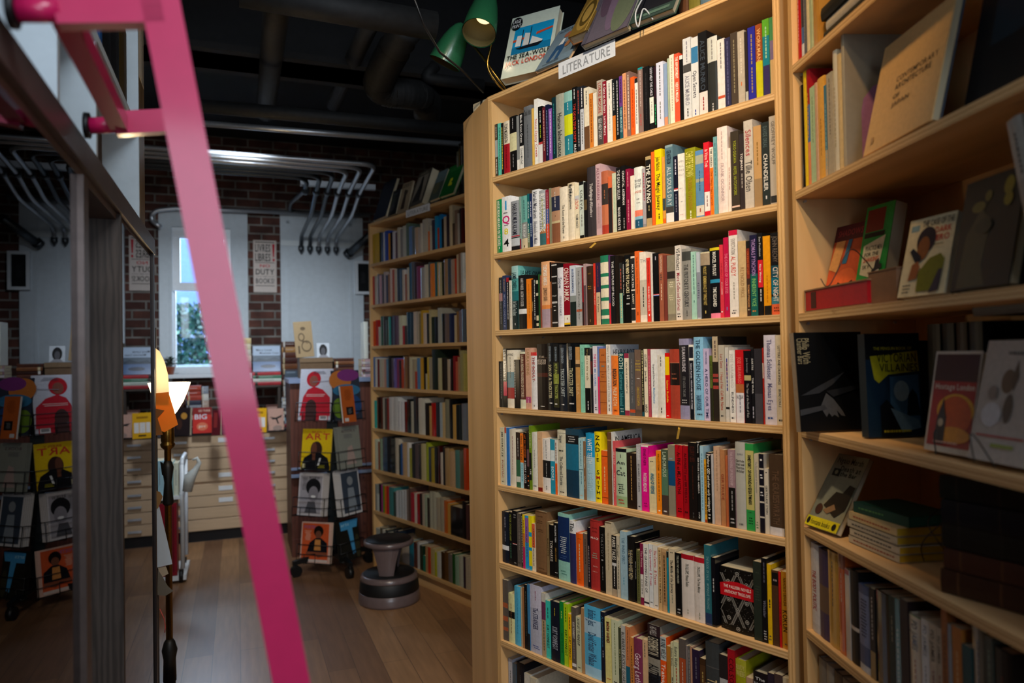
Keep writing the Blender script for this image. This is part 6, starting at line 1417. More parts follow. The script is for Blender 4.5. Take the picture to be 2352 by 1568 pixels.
face((RT(*(0.1204, 6.29, 0.2135, 0.213)[:2], g[3] + .003, 0, R(-9)), (0.1204, 6.29, 0.2135, 0.213)[2], (0.1204, 6.29, 0.2135, 0.213)[3]), 0, .012, 'pale blue picture book of misty mountains and lake on the riser pile', 'r 0 0 1 .38 5878a8;r 0 .38 1 .62 5c6c7c;p 3c4c5c 0 .38 .2 .52 .5 .46 .8 .55 1 .44 1 .38;e .55 .2 .28 .07 2c3850;r 0 .62 1 1 b4c8e0;t .12 .8 .7 .88 223 Misty Lands;t .25 .68 .95 .76 223 Mountains Coast', 'a0b4cc', gloss=True)
SURF = [
 ((0, 0), (400,1000),(436,1000),(402,932),.2,'dark photo paperback with a golden spot, partly behind the lamp','r 0 0 1 1 2c2224;e .6 .7 .2 .12 c89040;e .3 .4 .2 .2 4a3028','2a2024'),
 ((0, 0), (443,996),(486,994),(441,934),.2,'red paperback with big white letters standing on the worktop','r 0 0 1 1 cc3028;r 0 .72 1 1 8c2020;t .3 .84 .95 .92 e8d0c0 GO THINK;t .1 .55 .75 .75 d8e0ec BIG;e .5 .26 .3 .16 e07858;t .3 .22 .7 .3 eed JOY','c83028'),
 ((0, 0), (573,994),(612,993),(573,933),.19,'yellow paperback with white columns standing on the worktop','r 0 0 1 1 e8b018;r .08 .22 .92 .62 e8e4e0;r .3 .22 .34 .62 e8b018;r .63 .22 .67 .62 e8b018;r .2 .78 .8 .86 a87810;r .3 .08 .7 .14 443010','e0a814'),
 ((0, 0), (616,989),(652,987),(620,936),.18,'pale pink paperback with a black dragonfly standing beside yellow one','r 0 0 1 1 c8a090;p 181818 .2 .5 .5 .58 .9 .7 .85 .6 .55 .5;p 181818 .1 .62 .5 .58 .55 .5 .3 .52;p 181818 .5 .5 .6 .3 .7 .28 .6 .52;e .6 .1 .3 .12 a08a80','c09a8c'),
]
cover_book((-2.4777, 5.3075, 0.832, 0.9876, -0.1573, 0.0, 0.0105, 0.0659, 0.9978, 0.1247, 0.2), .02, SURF[0][5], SURF[0][6], SURF[0][7])
cover_book((-2.3856, 5.4087, 0.832, 0.9516, 0.3073, 0.0, -0.0173, 0.0535, 0.9984, 0.1291, 0.19), .02, SURF[1][5], SURF[1][6], SURF[1][7])
cover_book((-1.9609, 5.3987, 0.832, 0.9969, 0.079, 0.0, -0.0049, 0.0615, 0.9981, 0.1232, 0.18), .015, SURF[2][5], SURF[2][6], SURF[2][7])
cover_book((-1.8683, 5.5367, 0.832, 0.9165, 0.4, 0.0, -0.0225, 0.0514, 0.9984, 0.1145, 0.165), .012, SURF[3][5], SURF[3][6], SURF[3][7])
cover_book((-2.6119, 7.0225, 0.832, 0.9652, 0.2613, 0.0, -0.0123, 0.0456, 0.9989, 0.1074, 0.16), .02, 'turquoise paperback behind the yellow one on the worktop', 'r 0 .6 1 1 58b4c4;r 0 0 1 .6 90bcc0;r .1 .7 .7 .8 c8e4e8', '70b0bc')
cover_book((-2.1851, 5.2609, 0.832, 0.9876, -0.1573, 0.0, 0.014, 0.088, 0.996, 0.0682, 0.18), .02, 'dark red paperback half hidden by the pink ladder', 'r 0 0 1 1 5c1c24;r .2 .3 .6 .9 8c3030', '541a20')
g = (-0.3796, -0.2717, 1.0399, 1.1747)
pile('red books beside the lamp bowl', g, 6.3, .16, CZ, g[3], ['502028', '2a2a30', 'c8b8a8', '5c2020', '8c9098', '34384a', 'b04030', 'a83c2c', 'b04430'], 'the rust-red pile behind the lamp')
g = (-0.2685, -0.2205, 1.0366, 1.1652)
pile('pale books beside the rust-red pile', g, 6.32, .12, CZ, g[3], ['c0b8b0', '88909c', 'd0c8bc', 'b8a090', 'd8d4cc', '9098a4'], 'the narrow pale pile')
g = (0.3337, 0.4751, 0.8908, 1.0592)
pile('magazines piled at the worktop corner', (g[0], .42), 6.1, .22, CZ, g[3], ['8c2838', '7c8c98', '4090a8', '20242c', 'c8ccd0', '30343c', 'b0b4bc', 'd0d4d8', 'a8acb4'], 'the pile beside the rack', .004)
cover_book((RT(*(0.3593, 6.12, 0.1182, 0.2202)[:2], g[3] + .003, 0, R(-8)), (0.3593, 6.12, 0.1182, 0.2202)[2], (0.3593, 6.12, 0.1182, 0.2202)[3]), .02, 'dark blue-grey book with a soft black starburst above the corner pile', 'r 0 0 1 1 3c4c5c;e .5 .45 .35 .28 2c3a48;e .5 .45 .18 .16 10181f;r .1 .9 .7 .94 8090a0', '384858', name='hardback_book', hard=True)
cover_book((-2.0159, 5.9333, 0.832, 0.8112, 0.5848, 0.0, -0.0276, 0.0383, 0.9989, 0.0996, 0.17), .015, 'rose-brown paperback standing behind the yellow and pink ones', 'r 0 0 1 1 6c4c44;r .1 .6 .9 .9 b89488;e .5 .3 .3 .15 3a2828', '6c4c44')
cover_book((-2.2528, 6.3627, 0.832, 0.6375, 0.7705, 0.0, -0.024, 0.0199, 0.9995, 0.0932, 0.2), .015, 'dark paperback with tan figure standing under the riser', 'r 0 0 1 1 241c1c;e .5 .5 .3 .25 6c5440;r .1 .85 .9 .92 a08870', '241c1c')
# small plant on the sill
pt = thing('potted_plant', 'small potted plant with dark green leaves on the window sill', 'plant', ROOM @ TR(-0.5223, 6.60, z0 * 0 + 1.2634 + .002))
MB().lathe([(.03, 0), (.042, .06), (.044, .062), (.038, .062), (.036, .05)], 18, 'a85a3c').build('pot', PAINT, pt)
mb = MB()
for i in range(60):
    a = random.uniform(0, 6.28); e = random.uniform(.2, 1.4); L_ = random.uniform(.04, .10); c = Vector((math.cos(a) * math.cos(e), math.sin(a) * math.cos(e), math.sin(e))) * L_ + Vector((0, 0, .06))
    d = Vector((-math.sin(a), math.cos(a), 0)) * .012; f = Vector((math.cos(a), math.sin(a), .4)) * .022
    mb.poly([c - f, c + d, c + f, c - d], random.choice(('2c4a30', '3a5c38', '1f3826')))
mb.tube([(0, 0, .04), (.005, 0, .12)], .003, 6, '3a5030'); mb.build('leaves', PAINT, pt)

# ------------------------------------------------------------------ mahogany counter behind the rack
KS = 5.28; k0, k1 = 0.3435, 0.9548; KZ = 1.235
t = thing('counter', 'reddish mahogany counter between the magazine rack and farther bookcase', 'counter', ROOM.copy())
MB().box(k0, KS + .02, 0, k1, KS + .5, KZ - .03).build('carcass', REDWOOD, t)
MB().box(k0 - .01, KS - .01, KZ - .03, k1 + .01, KS + .51, KZ).build('worktop', mat('bluish_laminate', '8090b0', .35), t)
z_ = 0.5503
MB().box(k0, KS - .012, z_, k1, KS + .02, z_ + .02).box(k0, KS - .004, z_ + .05, k1, KS + .02, z_ + .065).build('trim_strip', mat('bluish_laminate', '8090b0', .35), t)
MB().box(k0, KS, 0, k1, KS + .02, .12).build('plinth', REDWOOD, t)
g = (0.846, 0.9126, 1.2449, 1.3662)
pile('books on the counter beside the bookcase', (g[0], g[0] + .11), 5.32, .16, KZ, g[3], ['c8a8b0', 'd8d0d8', '8c5c68', 'd8d0dc', 'a07884', 'c8c0c8', 'b89098'], 'the pale counter pile', .002)
book_mesh('hardback_book', 'white tall book standing on the counter pile against the bookcase', ROOM @ TR(0.8659, 5.33, g[3] + .002), .03, .15, .27, 'd8dcd4', '', '', None, True)
g = (0.4199, 0.6469, 1.2399, 1.3791)
bx = thing('cardboard_box', 'brown cardboard box on the counter behind the red magazine', 'box', ROOM.copy())
MB().box(g[0], 5.40, KZ + .001, g[1], 5.64, g[3]).build('carton', mat('cardboard', '6c543c', .9, noise=.15), bx)
MB().box(g[0] - .002, 5.394, g[3] - .03, g[1] + .002, 5.399, g[3] + .002).build('flap', mat('cardboard_light', '7c644a', .9, noise=.1), bx)
cover_book((RT(*(0.3988, 5.45, 0.128, 0.2615)[:2], g[3] + .003, 0, R(-8), R(-4)), (0.3988, 5.45, 0.128, 0.2615)[2], (0.3988, 5.45, 0.128, 0.2615)[3]), .012, 'kraft paper bag with dark scrolling letters standing on the box', 'r 0 0 1 1 9c8460;e .5 .8 .14 .05 5a4830;e .38 .56 .18 .12 5a4830;e .38 .56 .12 .08 9c8460;e .62 .3 .28 .16 5a4830;e .62 .3 .22 .12 9c8460;r .15 .1 .25 .32 5a4830;t .4 .38 .75 .5 5a4830 re', '94805c', name='paper_bag', cat='bag')
cover_book((RT(*(0.5442, 5.45, 0.0899, 0.106)[:2], g[3] + .003, 0, R(-8)), (0.5442, 5.45, 0.0899, 0.106)[2], (0.5442, 5.45, 0.0899, 0.106)[3]), .004, 'black and white portrait card propped on the cardboard box', 'r 0 0 1 1 c4ccd4;e .5 .5 .32 .42 18181a;e .5 .42 .18 .26 55555a;p 8c8c92 .1 0 .3 .18 .7 .18 .95 0', 'c0c8d0', name='photo_card', cat='card')
g = (0.6618, 0.8073, 1.2339, 1.3754)
pile('brown books on the counter', g, 5.42, .18, KZ, g[3], ['4a2418', '8c5c34', '5a3020', '3c1c14', '7c4c2c', '502818'], 'the low brown counter pile')

# ------------------------------------------------------------------ magazine rack
RX, RY = -1.19, 4.76
TANPAGES = wave_mat('old_page_block', '7c6444', '94794f', 300, 'X', .85, .3, 1, (1, 1, .02), .1, spec=.15)
GOLDPAGES = wave_mat('yellow_page_block', 'b8921c', 'ccaa34', 300, 'X', .8, .3, 1, (1, 1, .02), .1, spec=.15)
t = thing('magazine_rack', 'black wire spinner rack full of magazines on a wheeled base', 'rack', TR(RX, RY, 0, R(8)))
MB().box(-.035, .02, .1, .035, .09, 1.26).build('column', mat('dark_teal_metal', '101c22', .4, metal=.4), t)
for k in range(4):
    a = k * math.pi / 2 + .5; mb = MB(); mb.M = Matrix.Rotation(a, 4, 'Z')
    mb.loft([[(.02, -.02, .1), (.02, .02, .1), (.02, .02, .14), (.02, -.02, .14)], [(.27, -.014, .075), (.27, .014, .075), (.27, .014, .1), (.27, -.014, .1)]]); mb.build('foot_arm', BLACK, t)
    MB_ = MB(); MB_.M = Matrix.Rotation(a, 4, 'Z'); MB_.tube([(.25, -.016, .036), (.25, .016, .036)], .036, 18); MB_.tube([(.262, 0, .05), (.262, 0, .085)], .008, 8); MB_.build('caster', BLACK, t)
POCK = [
 ((-1.382, 4.66, 0.9767, 0.966, -0.2585, 0.0, 0.036, 0.1344, 0.9903, 0.2321, 0.3339), 1, 'magazine with a red-hooded figure on pale ground, highest in the rack', 'r 0 0 1 1 c8ccdc;e .42 .8 .22 .15 b82430;e .42 .77 .13 .1 8c5448;p c02838 .04 .1 .12 .45 .25 .6 .45 .66 .72 .6 .95 .45 .98 .1;r .1 0 .92 .1 c02838;e .38 .25 .17 .16 4c3434;r .22 0 .56 .2 4c3434;r .22 .5 .8 .51 e8c8c8;r .22 .47 .76 .48 e8c8c8;r .66 .02 .9 .1 e8e8ec;r .69 .04 .87 .09 8c8c90;g .25 .9 .9 .96 445;p 889 .4 .74 .9 .76 .9 .77 .4 .75', 'c8ccdc'),
 ((-1.1273, 4.6, 0.9749, 0.719, 0.695, 0.0, -0.0967, 0.1001, 0.9903, 0.2014, 0.3224), 1, 'magazine with a dark rainbow swirl behind the orange book', 'r 0 0 1 1 303848;e .3 .8 .4 .2 c87838;e .6 .9 .4 .12 803880;e .5 .6 .5 .12 3878a0;e .2 .25 .25 .2 6c8c30;e .7 .3 .3 .2 284c80', '303848'),
 ((-1.3692, 4.66, 0.662, 0.9596, -0.2813, 0.0, 0.0391, 0.1336, 0.9903, 0.2133, 0.2633), 1, 'yellow art magazine with a man covering his face', 'r 0 0 1 1 e8c418;t .25 .9 .85 .95 c85030 BRIEFLY;t .1 .74 .94 .9 d04030 ART;e .5 .5 .2 .2 3a2420;p 16161c .02 .1 .1 .3 .35 .42 .65 .42 .9 .3 .98 .1 .98 0 .02 0;e .42 .52 .1 .16 6a4030;r .38 .25 .48 .5 6a4030;p ddd .56 .12 .62 .3 .68 .3 .62 .12;r .06 .06 .16 .16 d8d0a0;g .5 .06 .9 .14 c8c030', 'e8c418'),
 ((-1.0957, 4.6, 0.6667, 0.6139, 0.7894, 0.0, -0.1099, 0.0854, 0.9903, 0.1774, 0.2698), 3, 'grey-green cultural magazine with a pale figure, beside the art magazine', 'r 0 0 1 1 8c9088;t .2 .86 .8 .92 5a4850 BOOKS;g .2 .72 .8 .82 556;p b09a94 .3 .1 .4 .5 .6 .55 .75 .1', '8c9088'),
 ((-1.3951, 4.66, 0.3737, 0.9441, -0.3296, 0.0, 0.0459, 0.1314, 0.9903, 0.182, 0.2688), 5, 'newsprint journal with grey drawing of a curly-haired smiling man', 'r 0 0 1 1 d0ccd0;r .06 .06 .94 .94 a8a4ac;t .42 .86 .84 .93 333 REVIEW;g .1 .6 .4 .9 444;e .6 .68 .3 .2 1c1c20;e .62 .52 .2 .18 8c8890;e .62 .46 .1 .03 eee;p 55555c .3 .08 .42 .34 .7 .34 .8 .08', 'd8d4d4'),
 ((-1.0805, 4.6, 0.3704, 0.5387, 0.8425, 0.0, -0.1173, 0.075, 0.9903, 0.1662, 0.2878), 5, 'newsprint journal with a blue-grey figure drawing, beside another journal', 'r 0 0 1 1 d4d4d8;r .06 .06 .94 .94 3c4858;e .5 .75 .15 .1 8c949c;p 8c98a4 .3 .1 .35 .6 .65 .6 .75 .1', 'd4d0cc'),
 ((-1.3822, 4.66, 0.0743, 0.9605, -0.2781, 0.0, 0.0387, 0.1337, 0.9903, 0.2157, 0.2548), 2, 'magazine with smiling woman in dark jacket on orange, lowest in rack', 'r 0 0 1 1 e0b8a8;r .04 .04 .92 .97 d85c30;t .1 .84 .55 .92 8c60a0 POETRY;g .08 .55 .4 .8 e8c8b0;e .58 .78 .16 .14 18100e;e .58 .7 .1 .1 7c4c38;p 14141c .2 .2 .3 .5 .5 .62 .68 .62 .88 .5 .9 .2;p d8904c .46 .32 .48 .58 .66 .58 .68 .32;p 8c4c34 .2 .2 .5 .24 .6 .14 .8 .2 .9 .2 .9 .28 .2 .28;r .04 .04 .92 .1 e0d0c8', 'e0c8bc'),
 ((-1.0926, 4.6, 0.0863, 0.5482, 0.8364, 0.0, -0.1164, 0.0763, 0.9903, 0.1674, 0.2503), 3, 'magazine with a big sky-blue T on black, lowest beside the woman cover', 'r 0 0 1 1 1c1c18;p 4aa0d8 .05 .98 .98 .98 .9 .78 .66 .78 .72 .15 .58 .12 .42 .76 .08 .76;t .1 .86 .5 .94 a8d8f0 arts;e .85 .3 .12 .3 3c3a28', '20201c'),
]
for k, (q, n, lab, art, col) in enumerate(POCK):
    M, w, h = MQ(q)
    for j in range(n):
        Mj = M @ Matrix.Translation((.004 * j * (1 if k % 2 == 0 else -1), .008 * j + .001 * j, .001 * j))
        cover_book((Mj, w, h), .0065, lab if j == 0 else lab.split(' with ')[0] + ' copy tucked ' + ('directly' if j == 1 else number(j) + ' in line') + ' behind ' + ('red-hooded one', 'rainbow one', 'yellow one', 'grey-green one', 'curly-haired one', 'blue-grey figure', 'orange one', 'big blue T')[k], art, col, name='magazine', cat='magazine', gloss=False, group='magazines in the wire rack')
    mb = MB(); mb.M = TR(RX, RY, 0, R(8)).inverted() @ M
    e = .004 * n + .006; yb = .009 * n + .014
    for z in (.004, .055, .115):
        mb.tube([(-e, yb, z), (-e, -.016, z), (w + e, -.016, z), (w + e, yb, z)], .0027, 6)
    for x in (-e, w * .18, w * .55, w + e): mb.tube([(x, yb, -.005), (x, -.016, -.005), (x, -.016, .115 if x in (-e, w + e) else .055)], .0024, 6)
    mb.build('wire_pocket', BLACK, t)
cover_book((-1.0607, 4.55, 0.9675, 0.5531, 0.8331, 0.0, -0.1159, 0.077, 0.9903, 0.108, 0.2307), .012, 'orange paperback leaning in the highest wire pocket', 'r 0 0 1 1 c86428;r .3 .2 .85 .42 14141a;g .35 .24 .8 .38 999;g .1 .6 .9 .9 8c4018;r .1 .03 .4 .12 ddd', 'c86428', side='e8e4e0')

# ------------------------------------------------------------------ kick stool
t = thing('kick_stool', 'round two-step kick stool with black rubber band, brown-grey', 'stool', TR(-.722, 4.15, 0, R(-20)))
TAUPE = mat('taupe_enamel', '6e5f60', .3, noise=.08, coat=.3); RUB = mat('ribbed_rubber', '0c0e12', .55, noise=.3, scale=(1, 1, 30), nscale=20)
MB().lathe([(.172, .0), (.174, .012), (.17, .06), (.168, .062)], 40).build('base_ring', TAUPE, t)
MB().lathe([(.167, .062), (.168, .066), (.163, .124), (.161, .126)], 40).build('rubber_bumper', RUB, t)
MB().lathe([(.162, .126), (.163, .132), (.158, .15), (.148, .156), (.10, .157)], 40).build('lower_step_rim', TAUPE, t)
MB().lathe([(.145, .157), (.143, .16), (.02, .16)], 40).build('lower_tread', RUB, t)
for a0 in (-1.22, 1.92):
    mb = MB(); N_ = 8
    rings = [[(r_ * math.cos(a0 + (i / N_ - .5) * wd) , r_ * math.sin(a0 + (i / N_ - .5) * wd), z) for i in range(N_ + 1)] + [((r_ - .004) * math.cos(a0 + (i / N_ - .5) * wd), (r_ - .004) * math.sin(a0 + (i / N_ - .5) * wd), z) for i in range(N_, -1, -1)] for r_, wd, z in ((.098, .85, .16), (.105, 1.05, .23), (.118, 1.4, .318))]
    mb.loft(rings); mb.build('neck_panel', TAUPE, t)
MB().lathe([(.045, .16), (.055, .318)], 24, cap=False).build('inner_column', BLACK, t)
MB().lathe([(.12, .312), (.138, .318), (.141, .328), (.139, .34), (.13, .344)], 40).build('upper_step_rim', TAUPE, t)
MB().lathe([(.128, .3445), (.126, .349), (.01, .349)], 40).build('upper_tread', RUB, t)

# ------------------------------------------------------------------ on top of the wide bookcase
TA = 2.296
cover_book((-0.0237, 2.5388, 2.335, 0.8695, -0.494, 0.0, 0.1731, 0.3046, 0.9366, 0.1919, 0.27), .035, 'white large-print hardback with a schooner on blue, highest display', 'r .12 .36 .93 .8 189ad0;e .12 .79 .02 .01 189ad0;r .12 .36 .93 .47 1878a8;p d05030 .12 .56 .4 .585 .4 .62 .12 .6;p d05030 .6 .61 .93 .66 .93 .69 .6 .65;p e8e8e4 .18 .48 .2 .66 .3 .65 .31 .48;p dcdcd8 .34 .47 .36 .68 .47 .66 .49 .47;p e0e0dc .5 .47 .52 .6 .76 .5 .74 .47;p 181c24 .2 .45 .3 .42 .68 .42 .78 .48 .6 .47;r .305 .44 .32 .74 181c24;r .475 .44 .49 .76 181c24;e .14 .87 .12 .105 16161a;t .05 .88 .22 .94 ddd LARGE;t .05 .8 .24 .86 ddd PRINT;t .06 .27 .95 .345 141414 THE SEA-WOLF;t .06 .175 .92 .25 d04028 JACK LONDON', 'd4dccc', name='hardback_book', hard=True, gloss=True)
lying(FA, .045, .21, .075, TA, .035, .14, '6a3c28', 'Brown book lying under the white large-print hardback', '.05-.1:3a2018')
cover_book((0.0913, 2.3644, 2.299, 0.6673, -0.7448, 0.0, 0.4316, 0.3867, 0.815, 0.1498, 0.2), .012, 'blue-grey hardback with a figure in blue overalls, leaning in front', 'r 0 0 1 1 6c8090;t .1 .88 .95 .96 2c3844 ACRES AND PAINS;p 284c74 .25 .12 .3 .5 .5 .55 .62 .5 .6 .12 .5 .1 .48 .36 .42 .36 .36 .1;p d8d8d8 .36 .5 .4 .66 .48 .66 .5 .5;e .5 .74 .12 .07 9c5c40;p 9c6040 .6 .75 .8 .86 .9 .84 .62 .7;e .68 .45 .08 .08 9c6c48;g .1 .03 .9 .1 2c3844', '687c8c', side='c8a078', name='hardback_book', hard=True)
cover_book((0.1905, 2.2334, 2.34, 0.7207, -0.6933, 0.0, 0.3828, 0.3979, 0.8338, 0.0766, 0.2), .03, 'ornate gold-tooled antique book behind the blue-grey one', 'r 0 0 1 1 6c5424;e .5 .5 .4 .42 8c7034;e .5 .5 .3 .32 4c3c18;e .5 .5 .2 .22 94783c;r 0 .9 1 .93 a88c48;r .85 0 .9 1 a88c48', '5a4420', side='8c5c38', name='hardback_book', hard=True)
cover_book((0.2252, 2.1798, 2.299, 0.6787, -0.7344, 0.0, 0.3503, 0.3237, 0.8789, 0.1741, 0.36), .02, 'tall muted purple art book with blurred green figure, leaning on bookcase top', 'r 0 0 1 1 57505c;e .3 .6 .2 .34 4c3c4c;e .55 .45 .2 .4 645468;e .75 .3 .22 .3 5c6450;e .6 .8 .2 .14 6c6060;r .0 0 .1 1 4c4854', '504a56', side='8a8478', name='hardback_book', hard=True)
cover_book((0.3486, 2.0467, 2.299, 0.7304, -0.683, 0.0, 0.3587, 0.3836, 0.851, 0.1404, 0.3), .02, 'dark green framed photo book beside the purple art book', 'r 0 0 1 1 30403c;r .06 .12 .94 .97 1c1c22;e .4 .6 .25 .2 4c4c54;e .65 .4 .2 .12 3c3c44;r .1 .04 .9 .08 50685c', '30483f', name='hardback_book', hard=True)
book_mesh('hardback_book', 'brown leather book standing on wide bookcase top past the photo book', FA @ TR(0.7772, .05, TA), .03, .15, .2, '5c3a24', '', '', None, True)
book_mesh('hardback_book', 'Olive book standing on bookcase top beside brown leather one', FA @ TR(0.7772 + .032, .05, TA), .035, .15, .2, '7c7430', '', '', None, True)
book_mesh('hardback_book', 'Steel blue book standing on bookcase top beside olive one', FA @ TR(0.7772 + .069, .05, TA), .03, .15, .2, '5c7888', '', '', None, True)
# the sign
def sign(F, u0, u1, z0, z1, y, label, roll=0):
    t = props(None or MB().box(0, -.0012, 0, u1 - u0, 0, z1 - z0, 'd4d8e0').build('paper_sign', PAPER, None, F @ TR(u0, y, z0, 0, 0, roll)), label, 'sign')
    me = MB(); me.text('LITERATURE', .008, u1 - u0 - .008, .009, z1 - z0 - .012, -.0016, '8a8e94'); me.build('lettering', PAPER, t)
sign(FA, 0.356, 0.5898, 2.252, 2.302, -.003, 'hand-lettered white paper sign on the front of wide bookcase top')
sign(FF, 0.4952, 0.7671, 2.224, 2.268, -.003, 'small hand-lettered white paper sign on farther bookcase top')
# cream books leaning over the end panel
lying(FA, -.16, -.02, .06, TA, .03, .2, 'c8bca0', 'Cream-paged book lying on the end panel beneath the green lamp', '.3-.4:2a2a2a')
cover_book((FA @ TR(-.16, .27, TA + .001, R(-40), R(-24)), .13, .17), .02, 'cream paperback leaning off the bookcase end behind the green lamp', 'r 0 0 1 1 b8ac94;r .1 .1 .9 .9 a89c84', 'b8ac94')

# ------------------------------------------------------------------ green double reading lamp
base = FA @ Vector((-.02, .12, TA + .032))
t = thing('reading_lamp', 'vintage double lamp with green speckled shades on brass goosenecks', 'lamp', Matrix.Translation(base))
GREEN = mat('green_speckled_enamel', '2c7048', .35, noise=.35, nscale=60, coat=.2)
def L3(p): return Vector(p) - base
a0, a1 = L3((-0.063, 2.62, 2.6998)), L3((-0.0966, 2.52, 2.5056))
b0, b1 = L3((-0.1626, 2.66, 2.5984)), L3((-0.2325, 2.68, 2.4652))
def shade(P0, P1):
    prof = [(0, .018), (.06, .026), (.2, .037), (.4, .047), (.65, .055), (.85, .059), (1, .061)]
    mb = MB(); mb.tube([P0.lerp(P1, q) for q, r_ in prof], [r_ for q, r_ in prof], 32, cap=False)
    mb.tube([P0.lerp(P1, q * .985 + .01) for q, r_ in prof], [r_ - .0025 for q, r_ in prof], 32, m=1, cap=False)
    mb.tube([P0.lerp(P1, -.03), P0.lerp(P1, .02)], [.012, .0185], 20); return mb.build('lamp_shade', [GREEN, mat('dull_olive_lining', '4a4420', .6, noise=.2, nscale=40)], t)
shade(a0, a1); shade(b0, b1)
BULB = mat('lit_bulb', 'fff0d0', .3, emit='ffd9a0', estr=1.6)
bc = a0.lerp(a1, .66) + Vector((.008, 0, .012)); mb = MB(); ax = (a1 - a0).normalized()
mb.tube([bc - ax * .034, bc - ax * .022, bc - ax * .005, bc + ax * .01, bc + ax * .02, bc + ax * .027], [.014, .024, .032, .029, .018, .004], 20); mb.build('bulb', BULB, t)
light('SPOT', 'green_lamp_bulb_light', base + a0.lerp(a1, .86), .22, (1, .78, .5), base + a1 + (a1 - a0), spot_size=R(120), spot_blend=.4, shadow_soft_size=.02)
N1 = [Vector((0, 0, 0)), L3((-0.0679, 2.62, 2.4157)), L3((-0.0567, 2.62, 2.5112)), L3((-0.0585, 2.63, 2.6117)), a0]
N2 = [Vector((.01, 0, 0)), L3((-0.0463, 2.64, 2.4072)), L3((-0.084, 2.65, 2.4681)), L3((-0.1268, 2.66, 2.5248)), L3((-0.1601, 2.66, 2.5497)), b0.lerp(b1, .25)]
def smooth(P, n=6):
    out = []
    for i in range(len(P) - 1):
        p0 = P[max(i - 1, 0)]; p1 = P[i]; p2 = P[i + 1]; p3 = P[min(i + 2, len(P) - 1)]
        for k in range(n):
            q = k / n; out.append(.5 * ((2 * p1) + (-p0 + p2) * q + (2 * p0 - 5 * p1 + 4 * p2 - p3) * q * q + (-p0 + 3 * p1 - 3 * p2 + p3) * q ** 3))
    return out + [P[-1]]
for P in (N1, N2):
    S = smooth(P, 10); MB().tube(S, [.0042 + (.0007 if i % 2 else 0) for i in range(len(S))], 10).build('gooseneck', BRASS, t)
MB().lathe([(.035, -.002), (.036, .004), (.02, .01), (.008, .016)], 24).build('base', BRASS, t)
props(MB().tube(smooth([Vector((0.3946, 2.05, 2.3947)), Vector((0.3597, 2.0, 2.3216)), Vector((0.3662, 2.0, 2.2825)), Vector((0.3856, 2.02, 2.3429)), Vector((0.4077, 2.0, 2.3024))]), .0022, 6).build('power_cable', mat('white_cable', 'b0b4b8', .5)), 'thin white cable looped in front of the dark photo book', 'cable')
def ribbon(P, lab):
    mb = MB(); n = len(P)
    a = [Vector(p) for p in P]; w = Vector((.0035, .002, 0))
    mb.loft([[p - w, p + w, p + w + Vector((0, .0006, .0006)), p - w + Vector((0, .0006, .0006))] for p in a]); props(mb.build('ribbon', mat('gold_ribbon', 'b89038', .5)), lab, 'ribbon')
ribbon([(0.2698, 2.22, 1.7233), (0.2587, 2.195, 1.7129), (0.2415, 2.185, 1.6972)], 'gold bookmark ribbon curling over edge of second shelf')
ribbon([(0.457, 2.0, 1.1858), (0.4497, 1.975, 1.1694), (0.4444, 1.975, 1.1424)], 'gold bookmark ribbon hanging under edge of fourth shelf')

# patterned boxed set in the sixth row
q = PAL = (0.8830, 0.9920, 0.1610)
t = thing('boxed_set', 'boxed set in black and white lattice print with red title panel', 'book', FA @ TR(q[0] + .0025, .02, LA[5] + .001))
w, h = q[1] - q[0] - .005, q[2]
mb = MB(); mb.loft([[(0, .004, z_), (w * .3, 0, z_), (w * .7, 0, z_), (w, .004, z_), (w, .13, z_), (0, .13, z_)] for z_ in (0, h)], '100e0c')
def clipline(x0, z0, x1, z1, wd, col, y=-.0003):
    n = 10; d = Vector((x1 - x0, z1 - z0)); L_ = d.length; p = Vector((-d.y, d.x)) / L_ * wd / 2
    for i in range(n):
        a = Vector((x0, z0)) + d * (i / n); b = Vector((x0, z0)) + d * ((i + 1) / n)
        if min(a.x, b.x) < .001 or max(a.x, b.x) > w - .001 or min(a.y, b.y) < .001 or max(a.y, b.y) > h - .001: continue
        mb.poly([(a.x - p.x, y, a.y - p.y), (b.x - p.x, y, b.y - p.y), (b.x + p.x, y, b.y + p.y), (a.x + p.x, y, a.y + p.y)], col)
for k in range(-3, 5):
    for sgn in (1, -1):
        x = w * (k * .5 + .25)
        for o_, wd, c in ((-.0035, .0008, 'a8a49c'), (-.0015, .0006, 'a8a49c'), (.0015, .0006, 'a8a49c'), (.0035, .0008, 'a8a49c')):
            clipline(x + o_, 0, x + o_ + sgn * h * .5, h, wd, c)
for i in range(7):
    for j in range(3):
        cx = w * (.25 * (1 + 2 * (j - 1)) + (.25 if i % 2 else 0) + .0) + w * .25; cz = h * (.06 + i * .145)
        for r_, c in ((.0055, 'b0aca4'), (.0042, '100e0c'), (.002, 'b0aca4')):
            if cx - r_ > .001 and cx + r_ < w - .001: mb.poly([(cx + r_ * math.cos(a * math.pi / 6), -.0005 - (.0002 if c != 'b0aca4' else 0) - (.0003 if r_ < .003 else 0), cz + r_ * math.sin(a * math.pi / 6)) for a in range(12)], c)
for i in range(160):
    x, z_ = random.uniform(.003, w - .003), random.uniform(.003, h - .003); mb.poly([(x, -.0002, z_), (x + .0016, -.0002, z_ + .0008), (x + .0012, -.0002, z_ + .0016)], 'a8a49c')
arch = [(.003, h * .55), (w * .985, h * .55), (w * .985, h * .74)] + [(w * (.985 - .97 * i / 10), h * (.74 + .06 * math.sin(math.pi * i / 10))) for i in range(1, 11)]
mb.poly([(x, -.0014, z_) for x, z_ in arch], 'c01420')
mb.text('THE PALLISER NOVELS', w * .08, w * .92, h * .685, h * .735, -.0018, 'f0e4dc'); mb.text('ANTHONY TROLLOPE', w * .1, w * .9, h * .6, h * .65, -.0018, 'f0e4dc')
